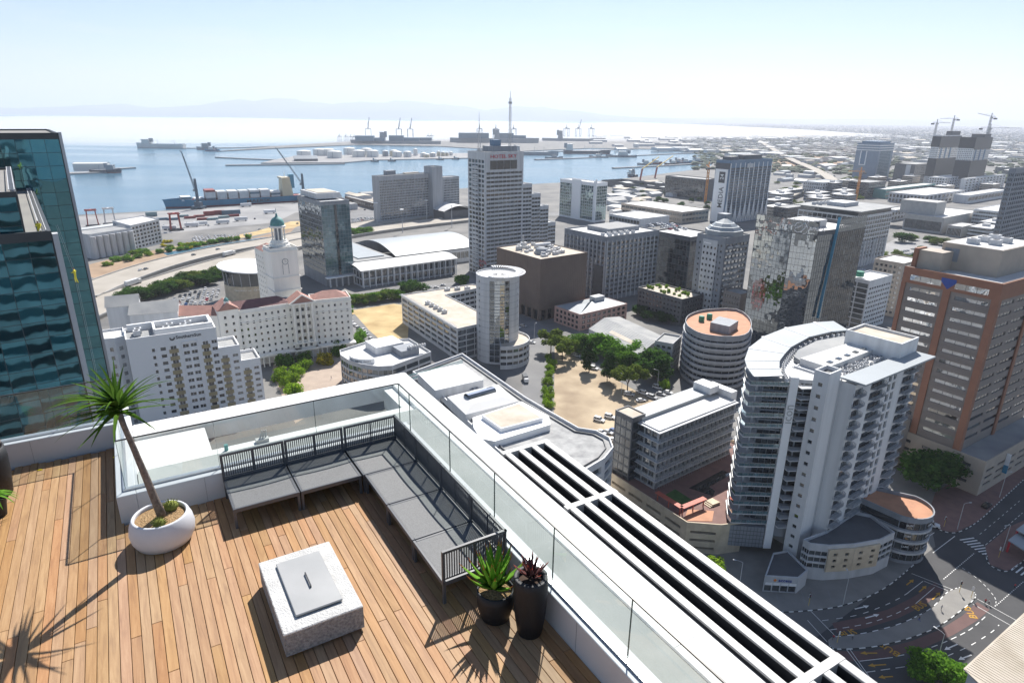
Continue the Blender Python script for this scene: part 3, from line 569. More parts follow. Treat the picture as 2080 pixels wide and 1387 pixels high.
b.face([mp_(13.4, 47.5), mp_(5.0, 47.5), mp_(5.0, 60), mp_(13.4, 60), mp_(13.4, 52)][::-1]); b.build('logo_flag', 'sign_dark', md)
p = ey*7.0-ex*.68; text('lettering', '24', 'white', md, (p.x, p.y, 51.0), (0, 0, 1), (ey.x, ey.y, 0), 6.6, .03, bold=.06)
rr = random.Random(2)
for i in range(10):  # white trunks and their branches
    b = MB(); x = .5+i*9.15; pl = [ex*x+nR*.35, ex*(x+.0)+nR*.35]
    zt, zf_ = 70, 28+rr.uniform(-6, 6); b.box(0, 1.15, 0, .3, zf_, zt, Matrix.Translation((pl[0].x, pl[0].y, 0)) @ Matrix.Rotation(R(37), 4, 'Z'))
    for dx in (-4.8, -1.6, 2.0, 5.0):
        pts = [];
        for k in range(5): t = k/4; v = ex*(x+.4+dx*t*t*(1 if abs(dx) > 2 else .8))+nR*.4; pts.append((v.x, v.y, zf_+1-(zf_+0)*t))
        b.tube(pts, .5, 5)
    b.build('white_branch_line', 'white', md)
solid(md, sub(O, 37, 6, 22, 5, 16), 73, 77, 'dark_grey', 'plant_room'); solid(md, sub(O, 37, 34, 70, 6, 15), 73, 78, 'dark_grey', 'plant_room')
p = ex*35+nR*.5; solid(md, sub(O, 37, 32, 44, -.9, -.5), 64, 69, 'light_grey', 'crest')
# --- dark cinema block left of it, with scaffold crane
O = Vector((291.9, 1011.2)); dn = bldg('dark_block', 'dark glass block by the docks with an orange crane in front', rect(O, 37, 30, 78), 30, {3: F(7, 20, .06, .94, .93, .5, 1, 1, 'glass_dark', .15)}, 'dark_grey', 'roof_grey', 1)
# --- grey tower with pyramid cap
O = Vector((124.1, 375.4)); py = bldg('pyramid_tower', 'blue-grey office tower with small square windows and pale pyramid cap', rect(O, 37, 23.6, 20.5), 52, {0: F(14, 6, .3, .85, .86, 1, 2, 3, 'glass_mid', .4), 3: F(14, 7, .38, .78, .42, 1.2, 2, 3, 'glass_dark', .35)}, 'mid_grey', 'roof_grey', .8)
solid(py, sub(O, 37, -.5, -.02, 5, 15.5), 2, 50.2, 'light_grey', 'front_panel')
b = MB(); ex, ey = rot2(37), rot2(127)
lst = []
for j in range(12):
    for i in range(4): v = ey*(6.3+i*2.6)-ex*.52; lst.append(((v.x, v.y, 6+j*3.6), 1.1, 1.4, R(37-90)))
make_windows(py, lst, 'glass_dark', 0, 0, 'dark_grey')
solid(py, sub(O, 37, -.6, -.51, 13.6, 14.4), 47.6, 48.6, 'white', 'sign_mark'); solid(py, sub(O, 37, -.6, -.51, 9.4, 13.2), 47.7, 48.3, 'white', 'sign_mark')
for k in range(12):
    for x in (2, 9): solid(py, sub(O, 37, x, x+4.2, -1.1, -.02), 5+k*3.75, 6.1+k*3.75, 'light_grey', 'bay_ledge')
c = ex*11.8+ey*10.2
b = MB(); tiers = [(10.5, 52.3), (10.5, 55.4), (9.6, 55.5), (8.2, 57.4), (7.4, 57.5), (5.4, 59.4), (4.6, 59.5), (1.2, 61.6)]
vs = []; fs = []
for r, z in tiers:
    for a in range(8): t = R(37+22.5+45*a); vs.append((c.x+r*math.cos(t)*1.08, c.y+r*math.sin(t)*1.08, z))
for i in range(len(tiers)-1):
    for a in range(8): fs.append((i*8+a, i*8+(a+1) % 8, (i+1)*8+(a+1) % 8, (i+1)*8+a))
fs.append(tuple(range(len(vs)-8, len(vs)))); b.idx(vs, fs); b.build('pyramid_cap', 'roof_metal', py)
solid(py, sub(O, 37, 13, 19, 11, 17), 52, 64, 'mid_grey', 'lift_shaft')
# --- mirror glass tower
O = Vector((151.5, 321.0)); cs = thing('mirror_tower', 'mirror glass tower whose wavy panes reflect the streets around', 'tower', (O.x, O.y, 0)); ex, ey = rot2(37), rot2(127)
bodyp = [O, O+ex*15-ey*1.5, O+ex*46-ey*1.0, O+ex*48+ey*24, O+ex*10+ey*40, O-ex*3+ey*33, O-ex*3.2+ey*12]
block(cs, bodyp, 0, 64, {0: F(20, 8, .02, .98, .97, .15, 0, .2, 'mirror', .12), 1: F(20, 14, .02, .98, .97, .15, 0, .2, 'glass_dark', .12), 6: F(20, 7, .02, .98, .97, .15, 0, .2, 'mirror', .12), 5: F(20, 10, .02, .98, .97, .15, 0, .2, 'mirror', .12)}, 'dark_grey', 'roof_white', 2)
o0 = O
for (a, c_) in ((bodyp[5], bodyp[6]), (bodyp[6], bodyp[0]), (bodyp[1], bodyp[2])):   # the glass screen that stands above the roof
    d = (c_-a); n8 = max(3, int(d.length/2.2)); e = d/n8; nn = Vector((e.y, -e.x)).normalized()
    b = MB()
    for i in range(n8):
        p = a+e*i-O+nn*.1; q = p+e*.94; b.face([(p.x, p.y, 64.2), (q.x, q.y, 64.2), (q.x, q.y, 67.6), (p.x, p.y, 67.6)]); b.face([(p.x, p.y, 67.8), (q.x, q.y, 67.8), (q.x, q.y, 70.6), (p.x, p.y, 70.6)])
    b.build('screen_pane', 'mirror', cs)
    b = MB()
    for i in range(n8+1): p = a+e*i-O-nn*.1; b.bar((p.x, p.y, 64), (p.x, p.y, 71), .16)
    for z in (66, 68.7, 71): p, q = a-O-nn*.1, c_-O-nn*.1; b.bar((p.x, p.y, z), (q.x, q.y, z), .16)
    b.build('screen_frame', 'metal_dark', cs)
b = MB(); p, q = ex*15-ey*1.9, ex*9.5-ey*2.2; b.bar((p.x, p.y, 72), (q.x, q.y, 20), 1.3, .5); b.build('glass_fin', 'hull_blue', cs)
nF = -ex
pts = [(.0, 0), (.8, 1.6), (2.6, 2.1), (3.6, .9), (2.2, -.4), (.6, -.9), (.2, -2), (1.6, -3), (3.6, -2.4), (5.4, .2), (6.2, 2.8), (5.2, 3.2), (4.8, 2), (5.8, .4), (6.6, -1.4), (5.8, -3.2), (4.4, -3.6)]
b = MB(); a0 = bodyp[6]-O; ee = (bodyp[0]-bodyp[6]).normalized()
b.tube([(a0.x+ee.x*(1+u)-ex.x*.25, a0.y+ee.y*(1+u)-ex.y*.25, 67.5+v) for u, v in pts], .2, 6); b.build('logo_swirl', 'white', cs)
p = a0+ee*8.2-ex*.3; text('lettering', 'AFRICA', 'white', cs, (p.x-.3, p.y-.3, 66.2), (ee.x, ee.y, 0), (0, 0, 1), 2.2, .06, bold=.03)
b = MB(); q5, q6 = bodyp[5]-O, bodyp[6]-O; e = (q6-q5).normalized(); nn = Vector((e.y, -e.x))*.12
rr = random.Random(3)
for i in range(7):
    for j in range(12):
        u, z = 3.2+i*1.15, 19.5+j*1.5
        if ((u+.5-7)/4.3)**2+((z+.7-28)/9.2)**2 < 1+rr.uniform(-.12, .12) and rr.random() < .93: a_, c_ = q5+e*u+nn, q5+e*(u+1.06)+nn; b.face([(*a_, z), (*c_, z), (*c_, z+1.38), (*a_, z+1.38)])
o = b.build('red_overlay_panes', 'red_overlay', cs); o['kind'] = 'stuff'  # red panes added over the mirror glass, for the red showing in it
solid(cs, sub(O, 37, 12, 30, 12, 26), 64.1, 68, 'light_grey', 'plant_room')
roof_units(cs, [(*(O+ex*(4+i*3.4)+ey*(29-i*.8)), 2.4, 2.4, 2) for i in range(8)], 64.2, ang=37)
# --- white-gridded office behind the mirror tower
O = Vector((283.5, 535.3)); q = bldg('fin_office', 'glass office with white frames and broad overhanging flat roof', rect(O, 37, 60.6, 53), 44, {0: F(10, 14, .15, .9, .9, .6, 6, 2, 'glass_mid', .4), 3: F(10, 12, .1, .92, .92, .6, 4, 1, 'glass_dark', .3)}, 'white_wall', 'roof_grey', None)
solid(q, sub(O, 37, -3, 64, -3, 56), 47.5, 48.2, 'roof_grey', 'roof'); solid(q, sub(O, 37, 1, 59, 1, 52), 44, 47.5, 'glass_dark', 'attic')
solid(q, sub(O, 37, 15, 38, 20, 36), 48.2, 51.5, 'light_grey', 'plant_room')
for i in range(9): solid(q, sub(O, 37, 12+i*5.4, 12.8+i*5.4, -1.4, -.02), 0, 22, 'white_wall', 'fin')
ex, ey = rot2(37), rot2(127)
roof_units(q, [(*(O+ex*(8+i*3.2)+ey*(40 if i % 2 else 44)), 2.6, 2.4, 2.2) for i in range(12)], 48.2, ang=37)
# --- broken-line tower far right, and the two towers under construction
O = Vector((776.3, 1432.3)); ts = bldg('blue_tower', 'blue-grey glass tower with white zigzag trim on its front', rect(O, 37, 64.8, 48.5), 70, {0: F(18, 12, .25, .9, .95, 8, 4, 10, 'glass_blue', .4), 3: None}, 'blue_grey', 'slate_blue', 3)
for z in (58, 63, 68): solid(ts, sub(O, 37, -.9, 65.2, -.9, -.1), z, z+1.6, 'white', 'trim_band'); solid(ts, sub(O, 37, -.9, -.1, -.05, 48), z, z+1.6, 'white', 'trim_band')
solid(ts, sub(O, 37, -.6, -.05, 26, 36), 30, 56, 'slate_blue', 'glazed_slot')
for y in (24, 36): solid(ts, sub(O, 37, -1.0, -.1, y, y+2), 28, 57, 'white', 'trim_leg')
solid(ts, sub(O, 37, -1.0, -.1, 24, 38), 27, 29, 'white', 'trim_foot'); solid(ts, sub(O, 37, 6, 58, 6, 42), 73, 77, 'slate_blue', 'crown')
for (nm, lab, OO, LL, WW, hh) in (('construction_tower', 'left of two residential towers under construction wrapped in dark netting', (826, 1312), 98, 15, 93), ('construction_tower', 'right of two residential towers under construction with netted top floors', (856, 1256), 80, 26, 89)):
    O = Vector(OO); t = bldg(nm, lab, rect(O, 37, LL, WW), hh, {0: F(24, 14, .25, .8, .62, .8, 4, 1, 'glass_mid', .3), 3: F(24, 8, .25, .8, .6, .8, 4, 1, 'glass_mid', .3)}, 'white_wall', 'concrete', .5, cat='tower', group='towers under construction')
    for z0, z1 in ((70, 91.5), (14, 50)): solid(t, sub(O, 37, -.7, LL+.3, -.7, -.2), z0, z1, 'metal_dark', 'safety_net'); solid(t, sub(O, 37, -.7, -.2, -.1, WW), z0+2, z1, 'metal_dark', 'safety_net')
    solid(t, sub(O, 37, LL*.55, LL*.95, 2, WW-2), hh, hh+8, 'dark_grey', 'lift_core')
    for x in (8, 30, 52): solid(t, sub(O, 37, x, x+7, -.5, -.05), 2, hh-1, 'slate_blue', 'blue_panel')
# link block low between them
O = at(1828, 400); dj = bldg('hoarding_block', 'dark block with a large advertising panel in front of the construction towers', rect(at(1852, 372), 37, 88, 39), 36, {0: F(9, 14, .3, .8, .6, 1, 2, 2, 'glass_dark', .3), 3: None}, 'dark_grey', 'roof_grey', .8)
O2 = at(1852, 372); solid(dj, sub(O2, 37, -.4, -.05, 8, 17), 10, 35, 'light_grey', 'blank_poster')
# tower cranes
def tower_crane(name, label, base, h, jib, ang, m, z0=0, group='tower cranes on the construction sites', luff=0):
    t = thing(name, label, 'crane', (base[0], base[1], 0), 0, group); k = 1.0
    b = MB(); lattice(b, (0, 0, z0), h-z0, 2.4, max(6, int((h-z0)/5)), 1, .5); b.build('mast', m, t)
    d = rot2(ang); b = MB(); tip = Vector((d.x*jib, d.y*jib, h+luff)); tail = Vector((-d.x*jib*.3, -d.y*jib*.3, h-luff*.2)); top = Vector((0, 0, h+7))
    for off in (-.9, .9): s = Vector((-d.y, d.x, 0))*off; b.bar(tail+s, tip+s, .4)
    b.bar(tail+Vector((0, 0, 1.8)), tip+Vector((0, 0, .6)), .35)
    for i in range(12): p = tail.lerp(tip, i/12); b.bar(p+Vector((0, 0, 1.7)), tail.lerp(tip, (i+.5)/12)+Vector((-d.y*.9, d.x*.9, 0)), .25)
    b.bar((0, 0, h), top, 1.2); b.bar(top, tail.lerp(tip, .7), .2); b.bar(top, tail, .2); b.build('jib', m, t)
    b = MB(); b.box(tail.x-2.2, tail.x+2.2, tail.y-2.2, tail.y+2.2, tail.z-3.4, tail.z-.6); b.build('counterweight', 'dark_grey', t)
    b = MB(); b.box(.8, 3, -1.2, 1.2, h-3, h-.4); b.build('cab', 'light_grey', t); return t
tower_crane('tower_crane', 'pale tower crane at the left end of the construction towers', (826, 1335), 116, 28, 5, 'crane_white', 92)
tower_crane('tower_crane', 'taller tower crane standing between the two construction towers', (893, 1390), 124, 26, 170, 'crane_white', 92)
tower_crane('tower_crane', 'tallest luffing crane over the right construction tower', (905, 1300), 128, 24, 165, 'crane_white', 90, luff=6)
tower_crane('tower_crane', 'crane with a long level jib above the right construction tower', (915, 1310), 108, 60, 0, 'crane_white', 90)
tower_crane('tower_crane', 'orange tower crane in front of the dark dockside block', (at(1432, 412).x, at(1432, 412).y), 52, 30, 80, 'crane_orange')
tower_crane('tower_crane', 'thin orange crane before the blue zigzag tower', (at(1738, 408).x, at(1738, 408).y), 44, 18, 170, 'crane_orange')
# --- orange and taupe office tower at the right edge
O = Vector((152.0, 195.5)); A3 = 33; ot = thing('orange_tower', 'taupe office tower framed by orange-brown bands with long window strips', 'tower', (O.x, O.y, 0)); ex, ey = rot2(A3), rot2(A3+90)
W3, L3, H3 = 29, 52, 70
fl = F(14, 1, .40, .74, 1, .5, 4, 5, 'glass_bright', .3, mull=2, cols=[(.08, .42), (.58, .92)])
block(ot, rect(O, A3, L3, W3), 10, H3, {0: F(14, 4, .40, .74, .82, 1.5, 4, 5, 'glass_mid', .3, mull=3), 3: fl}, 'taupe', 'roof_white', .9)
solid(ot, sub(O, A3, -.5, -.04, -.5, 29.3), H3-4.6, H3+.8, 'orange_wall', 'top_band'); solid(ot, sub(O, A3, -.04, L3+.3, -.5, -.04), H3-4.6, H3+.8, 'orange_wall', 'top_band')
for y0, y1 in ((-.5, 1.6), (13.6, 15.8), (28.0, 29.4)): solid(ot, sub(O, A3, -.5, -.04, y0, y1), 10, H3-4.62, 'orange_wall', 'orange_pier')
solid(ot, sub(O, A3, -.04, 1.6, -.5, -.04), 10, H3-4.62, 'orange_wall', 'orange_pier'); solid(ot, sub(O, A3, 24.5, 26.5, -.5, -.04), 10, H3-4.62, 'orange_wall', 'orange_pier')
lst = []
for y0, y1 in ((16.8, 26.8), (2.8, 12.6)): v = ey*((y0+y1)/2)-ex*.52; lst.append(((v.x, v.y, H3-2.6), y1-y0, 1.9, R(A3-90)))
make_windows(ot, lst, 'glass_bright', 2, 0, 'dark_grey')
for j in range(14):   # ribbed spandrels proud of the wall
    z = 14+j*51/14
    for y0, y1 in ((1.75, 13.45), (15.95, 27.9)): 
        for dz in (-.7, -.15, .4, .95): solid(ot, sub(O, A3, -.22, -.02, y0, y1), z+dz, z+dz+.38, 'taupe', 'spandrel_rib')
b = MB()
def wp(y, z): v = ey*y-ex*.58; return (v.x, v.y, z)
b.face([wp(12.4, H3-.6), wp(17, H3-.6), wp(17, H3-1.8), wp(14.7, H3-4.2), wp(12.4, H3-1.8)]); b.build('logo', 'blue_sign', ot)
solid(ot, sub(O, A3, 11, 40, 6, 24), H3, H3+9, 'taupe_light', 'plant_room'); solid(ot, sub(O, A3, 11.5, 39.5, 6.5, 23.5), H3+9, H3+9.1, 'roof_white', 'plant_roof'); solid(ot, sub(O, A3, 3.5, 11, 20, 27.5), H3, H3+6.5, 'taupe_light', 'lift_room')
solid(ot, sub(O, A3, 2.4, 8.4, 27.52, 28.8), H3, H3+7, 'orange_wall', 'corner_block')
for i in (0, 1): solid(ot, sub(O, A3, 10.85, 10.99, 18.4+i*2.4, 20.5+i*2.4), H3+3, H3+7.4, 'mid_grey', 'louvre')
roof_units(ot, [(*(O+ex*(16+i*4)+ey*(12 if i % 2 else 17)), 3, 3, 1.8) for i in range(5)], H3+9.1, ang=A3)
# podium of the orange tower
block(ot, sub(O, A3, -1, 75, -9, 34), 0, 12, {0: F(3, 9, .35, .7, .7, 1, 2, 2, 'glass_dark', .4), 3: F(3, 6, .35, .75, .4, 2, 2, 1, 'glass_dark', .4)}, 'taupe_light', 'roof_grey', 1, name='podium_wall', rname='podium_roof')
block(ot, sub(O, A3, -7, -1.02, 16, 30), 0, 17, {3: F(4, 1, .3, .6, .9, 1.5, 3, 1, 'glass_dark', .8)}, 'taupe_light', 'roof_grey', 1, name='garage_wall', rname='garage_roof')
solid(ot, sub(O, A3, 15, 15.2, -10.4, -9.05), 7.2, 11.5, 'white', 'banner'); solid(ot, sub(O, A3, 14.98, 15.22, -10.42, -9.04), 4.2, 7.18, 'hull_blue', 'banner')
# --- white and blue-grey offices left of it
O = Vector((206.5, 364.3)); v_ = bldg('white_office', 'white office with dark strip windows tucked between mirror tower and orange tower', rect(O, 37, 28.5, 14), 30, {0: F(9, 9, .35, .75, .75, 1, 1, 3, 'glass_dark', .3, mull=1), 3: F(9, 2, .1, .9, .9, .3, 1, 1, 'glass_dark', .1)}, 'white_wall', 'roof_white', .9)
bldg('pink_grey_office', 'narrow pinkish office with blue corner windows behind the orange tower', rect((243, 395), 37, 26, 18), 34, {3: F(10, 6, .3, .8, .6, .6, 1, 1, 'glass_mid', .3), 0: F(10, 8, .3, .8, .6, .6, 1, 1, 'glass_blue', .3)}, 'taupe_light', 'roof_white', .8)
b = MB(); ex, ey = rot2(37), rot2(127); c = ex*6+ey*9; b.lathe([(2.2, 31), (2.2, 34)], 14, (c.x, c.y)); b.build('roof_tank', 'green_tank', v_)
# --- round-fronted residential tower
AI = 36.7; I1, I2 = rot2(AI), Vector((math.sin(R(AI)), -math.cos(R(AI))))
def IC(u, v): return I1*u + I2*v
def irect(u0, u1, v0, v1): return [IC(u0, v1), IC(u1, v1), IC(u1, v0), IC(u0, v0)]
OI = IC(160.5, -69); ic = thing('round_tower', 'white residential tower with curved metal roof, stacked balconies and lower case name', 'tower', (OI.x, OI.y, 0))
def ip(u, v, z): p = IC(u, v)-OI; return Vector((p.x, p.y, z))
NF, Z0, FH = 15, 9.0, 3.0
# white slab on the right: blank end wall, right face with windows and balconies
block(ic, irect(160.5, 196, -86, -69), 0, 54.2, {0: F(15, 1, .12, .86, 1, 0, 9, .6, 'glass_mid', .5, mull=2, cols=[(.01, .12), (.25, .45), (.53, .58), (.61, .66), (.78, .97)]), 3: None}, 'white_wall', 'roof_white', .4)
for j in range(NF):
    z = Z0+.25+j*FH
    for u0, u1 in ((160.0, 165.2), (169.2, 176.6), (188, 195.4)):
        b = MB()
        vs = [ip(u0, -69, z), ip(u0+.9, -67.6, z), ip(u1-.9, -67.6, z), ip(u1, -69, z)]; b.prism([(v.x, v.y) for v in vs], z, z+.18)
        sl = b.build('balcony', 'light_grey', ic)
        b = MB(); pr = [ip(u0+.05, -68.95, 0), ip(u0+.9, -67.65, 0), ip(u1-.9, -67.65, 0), ip(u1-.05, -68.95, 0)]
        for k in range(3):
            a_, c_ = pr[k], pr[k+1]; nb = max(2, int((c_-a_).length/.35))
            for zz in (z+1.12, z+.68, z+.34): b.bar((a_.x, a_.y, zz), (c_.x, c_.y, zz), .07)
            for i in range(0, nb+1, 2): p = a_.lerp(c_, i/nb); b.bar((p.x, p.y, z+.18), (p.x, p.y, z+1.12), .05)
        b.build('railing', 'mid_grey', sl)
    # round balconies at the far right end
    b = MB(); c = ip(196.6, -71, 0); b.lathe([(1.3, z), (1.3, z+.2)], 12, (c.x, c.y)); sl = b.build('balcony', 'white', ic); b = MB(); b.lathe([(1.3, z+.2), (1.3, z+1.2), (1.24, z+1.2), (1.24, z+.2)], 12, (c.x, c.y), close=False); b.build('railing', 'light_grey', sl)
# stair shaft with a column of small windows
block(ic, irect(153.4, 159.2, -76.6, -72.6), 0, 57, {3: F(16, 1, .42, .74, .34, .3, 4, 1, 'glass_dark', .3)}, 'white_wall', 'dark_grey', 1.2, name='stair_shaft', rname='shaft_roof')
b = MB(); b.prism([(p.x, p.y) for p in [IC(*q)-OI for q in ((158.9, -72.7), (160.6, -72.7), (160.6, -76), (158.9, -76))]], 0, 55); b.build('link_wall', 'light_grey', ic)
# white pier with the name
b = MB(); b.prism([(p.x, p.y) for p in [IC(*q)-OI for q in ((150.0, -80.6), (151.6, -79.2), (152.6, -80.4), (151.2, -81.8))]], 3, 55.4); b.build('pier', 'white', ic)
pe = (IC(151.6, -79.2)-IC(150.0, -80.6)).normalized(); pn = Vector((pe.y, -pe.x))
p = IC(151.35, -79.4)-OI+pn*.1; text('lettering', 'icon', 'sign_grey', ic, (p.x, p.y, 42.2), (0, 0, 1), (-pe.x, -pe.y, 0), 3.3, .04, sx=1.0)
# body behind the terraces (its far side is the curved front to the harbour)
arc_o = [IC(*q) for q in ((146.0, -88.2), (150.5, -93.0), (159.5, -98.3), (171.5, -102), (186, -103), (199, -101), (203, -98.6))]
body = [IC(147.4, -86.4), IC(151.8, -81.6), IC(156.8, -76.62), IC(160.45, -76.62), IC(160.45, -86.05), IC(198, -86.05), IC(200, -97.2)] + [IC(*q) for q in ((186, -101), (171.5, -100.2), (160.5, -96.6), (152, -91.6))]
block(ic, body, 6, 54.0, {0: F(15, 4, .05, .9, .95, .1, 5, .6, 'glass_mid', .3), 1: F(15, 2, .05, .9, .9, .1, 5, .6, 'glass_dark', .4)}, 'grey_wall', 'roof_white', .2, name='terrace_wall', rname='deck')
for j in range(NF):
    z = 10.6+j*FH; k = 0.0
    out = [IC(142.6, -87.2), IC(150.3, -80.9), IC(151.7, -81.6), IC(147.4, -86.35), IC(151.9, -91.5), IC(160.4, -96.5), IC(159.4, -99.0), IC(149.6, -94.0), IC(144.0, -89.4)]
    b = MB(); b.prism([(p.x-OI.x, p.y-OI.y) for p in out], z, z+.32); sl = b.build('balcony_slab', 'light_grey', ic)
    b = MB(); edge = [out[1], out[0], out[8], out[7]]
    for a_, c_ in zip(edge, edge[1:]):
        nb = max(1, round((c_-a_).length/1.4))
        for i in range(nb):
            q0, q1 = a_.lerp(c_, (i+.04)/nb)-OI, a_.lerp(c_, (i+.96)/nb)-OI; b.face([(q0.x, q0.y, z+.33), (q1.x, q1.y, z+.33), (q1.x, q1.y, z+1.25), (q0.x, q0.y, z+1.25)])
    b.build('glass_railing', 'glass_blue', sl)
    b = MB()
    for a_, c_ in zip(edge, edge[1:]): q0, q1 = a_-OI, c_-OI; b.bar((q0.x, q0.y, z+1.3), (q1.x, q1.y, z+1.3), .08)
    b.build('handrail', 'steel', sl)
    q = IC(145.6, -87.2)-OI; b = MB(); b.tube([(q.x, q.y, z+.3), (q.x, q.y, z+FH)], .3, 10); b.build('column', 'light_grey', ic)
    # V-shaped balconies in the recess beside the stair shaft
    o3 = [IC(152.4, -80.2), IC(151.2, -78.0), IC(153.2, -76.7), IC(156.6, -76.7), IC(153.0, -80)]
    b = MB(); b.prism([(p.x-OI.x, p.y-OI.y) for p in o3], z, z+.25); sl = b.build('corner_balcony', 'light_grey', ic)
    b = MB()
    for a_, c_ in ((o3[0], o3[1]), (o3[1], o3[2])):
        for zz in (.55, .9, 1.2): q0, q1 = a_-OI, c_-OI; b.bar((q0.x, q0.y, z+zz), (q1.x, q1.y, z+zz), .07)
    b.build('railing', 'mid_grey', sl)
# roofs
outer = [(141.7, -86.3), (145.2, -90.4), (150.1, -94.6), (159.5, -99.7), (171.9, -103.2), (186, -104.3), (199.2, -102.0), (205.4, -99.3)]; inner = [(148.2, -81.9), (151.8, -85.2), (157.4, -88.6), (164, -91.0), (170.2, -93.0), (183.5, -95.0), (194.2, -93.8), (200, -91.6)]
for i in range(7):
    q = [outer[i], inner[i], inner[i+1], outer[i+1]]; pp = [(IC(*a)-OI) for a in q]
    b = MB(); b.prism([(p.x, p.y) for p in pp][::1], 55.6, 56.0); b.build('curved_roof_panel', 'roof_metal', ic)
    b = MB(); a_, c_ = pp[0], pp[1]; d = (c_-a_).normalized(); s = Vector((-d.y, d.x))*.55; b.prism([(a_.x, a_.y), (c_.x, c_.y), ((c_-s*.8).x, (c_-s*.8).y), ((a_-s*1.7).x, (a_-s*1.7).y)][::-1], 56.0, 56.12); b.build('roof_rib', 'white', ic)
b = MB(); b.prism([((IC(*q)-OI).x, (IC(*q)-OI).y) for q in ((160.2, -66.6), (197.7, -65.4), (197.6, -71.6), (160.2, -73.1))], 55.2, 55.7); b.build('slab_roof', 'roof_metal', ic)
b = MB(); b.prism([((IC(*q)-OI).x, (IC(*q)-OI).y) for q in ((163, -78), (194, -77.7), (193.3, -84.6), (163.2, -86))], 54.3, 56.2); b.build('roof_light_box', 'roof_white', ic)
b = MB(); b.prism([((IC(*q)-OI).x, (IC(*q)-OI).y) for q in ((163.2, -86.1), (193.3, -84.7), (194, -90), (183, -92.3), (170.5, -91), (164.5, -88.6))], 54.3, 55.6); b.build('grey_roof', 'roof_grey', ic)
for i in range(6):
    b = MB(); q = [((IC(*a)-OI).x, (IC(*a)-OI).y) for a in ((166+i*4.6, -79), (167.6+i*4.6, -79), (167.6+i*4.6, -80.2), (166+i*4.6, -80.2))]; b.prism(q, 56.2, 56.45); b.build('skylight', 'glass_mid', ic)
block(ic, irect(187, 197.6, -86.2, -70.6), 54, 59.2, None, 'white_wall', 'roof_tan', .8, name='plant_room', rname='plant_roof')
rr = random.Random(8)
for i in range(46): roof_units(ic, [(*IC(164+rr.uniform(0, 22), -74.0-rr.uniform(0, 3.4)), .9, .7, rr.uniform(.7, 1.3))], 54.3, ang=AI)
for i in range(26):
    t = i/26*6.98; a = int(t); w = t-a; p = Vector(inner[a]).lerp(Vector(inner[min(a+1, 7)]), w)+Vector((.6, .9)); roof_units(ic, [(*IC(p.x, p.y), .9, .6, 1.0)], 54.35, ang=AI+i*3)
# grey screen under the terraces and the podium
b = MB(); b.prism([((IC(*q)-OI).x, (IC(*q)-OI).y) for q in ((143.0, -87.4), (149.9, -81.0), (152.6, -82), (148, -88))], 3.0, 9.6); b.build('screen_wall', 'mid_grey', ic)
b = MB()
for i in range(1, 10):
    p = IC(143.0, -87.4).lerp(IC(149.9, -81.0), i/10)-OI; b.bar((p.x+.04, p.y-.06, 3.0), (p.x+.04, p.y-.06, 9.6), .08)
for z in (4.3, 5.6, 6.9, 8.2): p, q = IC(143.0, -87.4)-OI, IC(149.9, -81.0)-OI; b.bar((p.x+.04, p.y-.06, z), (q.x+.04, q.y-.06, z), .08)
b.build('screen_joint', 'dark_grey', ic)
# podium: glass corner, curved stone front, low shop with the name board
PZ = 10.5
pod = [at(1631, 1100, PZ), at(1645, 1109, PZ), at(1683.6, 1113, PZ), at(1735, 1110, PZ), at(1787, 1101, PZ), at(1817, 1086, PZ), at(1768, 1050, PZ)]
pod = [Vector(p[:2]) for p in pod] + [IC(176, -69.05), IC(160.5, -69.05)]
gf = F(3, 3, .12, .8, .94, .05, 3.6, .9, 'glass_dark', .3)
stone = F(3, 2, .3, .75, .34, .3, 3.6, .9, 'glass_dark', .5)
po = thing('podium_building', 'podium with dark roof, curved sandstone front and glazed corners below the round tower', 'building', (pod[0].x, pod[0].y, 0))
block(po, pod, 0, PZ, {0: gf, 1: F(3, 3, .12, .8, .95, .05, 3.6, .9, 'glass_dark', .3), 2: None, 3: None, 4: F(3, 3, .12, .8, .94, .05, 3.6, .9, 'glass_dark', .3), 5: gf}, 'light_grey', 'dark_grey', .9)
sp = [pod[2], pod[3], pod[4]]
for k in range(2):
    a_, c_ = sp[k], sp[k+1]; e = (c_-a_).normalized(); nn = Vector((e.y, -e.x)); A0, C0 = a_+nn*.5-Vector((pod[0].x, pod[0].y)), c_+nn*.5-Vector((pod[0].x, pod[0].y))
    b = MB(); out = {}; add_facade(po, b, A0, C0, 3.2, PZ-.2, stone | dict(z0=.6, z1=.8, n=3), out); i0, i1 = a_-Vector((pod[0].x, pod[0].y)), c_-Vector((pod[0].x, pod[0].y))
    b.face([(A0.x, A0.y, PZ-.2), (C0.x, C0.y, PZ-.2), (i1.x, i1.y, PZ-.2), (i0.x, i0.y, PZ-.2)]); b.face([(i0.x, i0.y, 3.2), (i1.x, i1.y, 3.2), (C0.x, C0.y, 3.2), (A0.x, A0.y, 3.2)])
    if k == 0: b.face([(i0.x, i0.y, 3.2), (A0.x, A0.y, 3.2), (A0.x, A0.y, PZ-.2), (i0.x, i0.y, PZ-.2)])
    else: b.face([(C0.x, C0.y, 3.2), (i1.x, i1.y, 3.2), (i1.x, i1.y, PZ-.2), (C0.x, C0.y, PZ-.2)])
    b.build('stone_front', 'sandstone', po)
    for (g, mu, tr, fr), lst in out.items(): make_windows(po, lst, g, 1, 0, fr)
shop = [Vector(at(*p, 4.6)[:2]) for p in ((1553, 1172), (1622, 1176), (1641, 1160), (1600, 1120), (1570, 1125))]
sh = thing('corner_shop', 'low shop with a dark roof and orange and blue name board at the tower foot', 'shop', (shop[0].x, shop[0].y, 0))
block(sh, shop, 0, 4.6, {0: F(1, 4, .05, .48, .9, .2, 0, 0, 'glass_dark', .4)}, 'light_grey', 'dark_grey', .5)
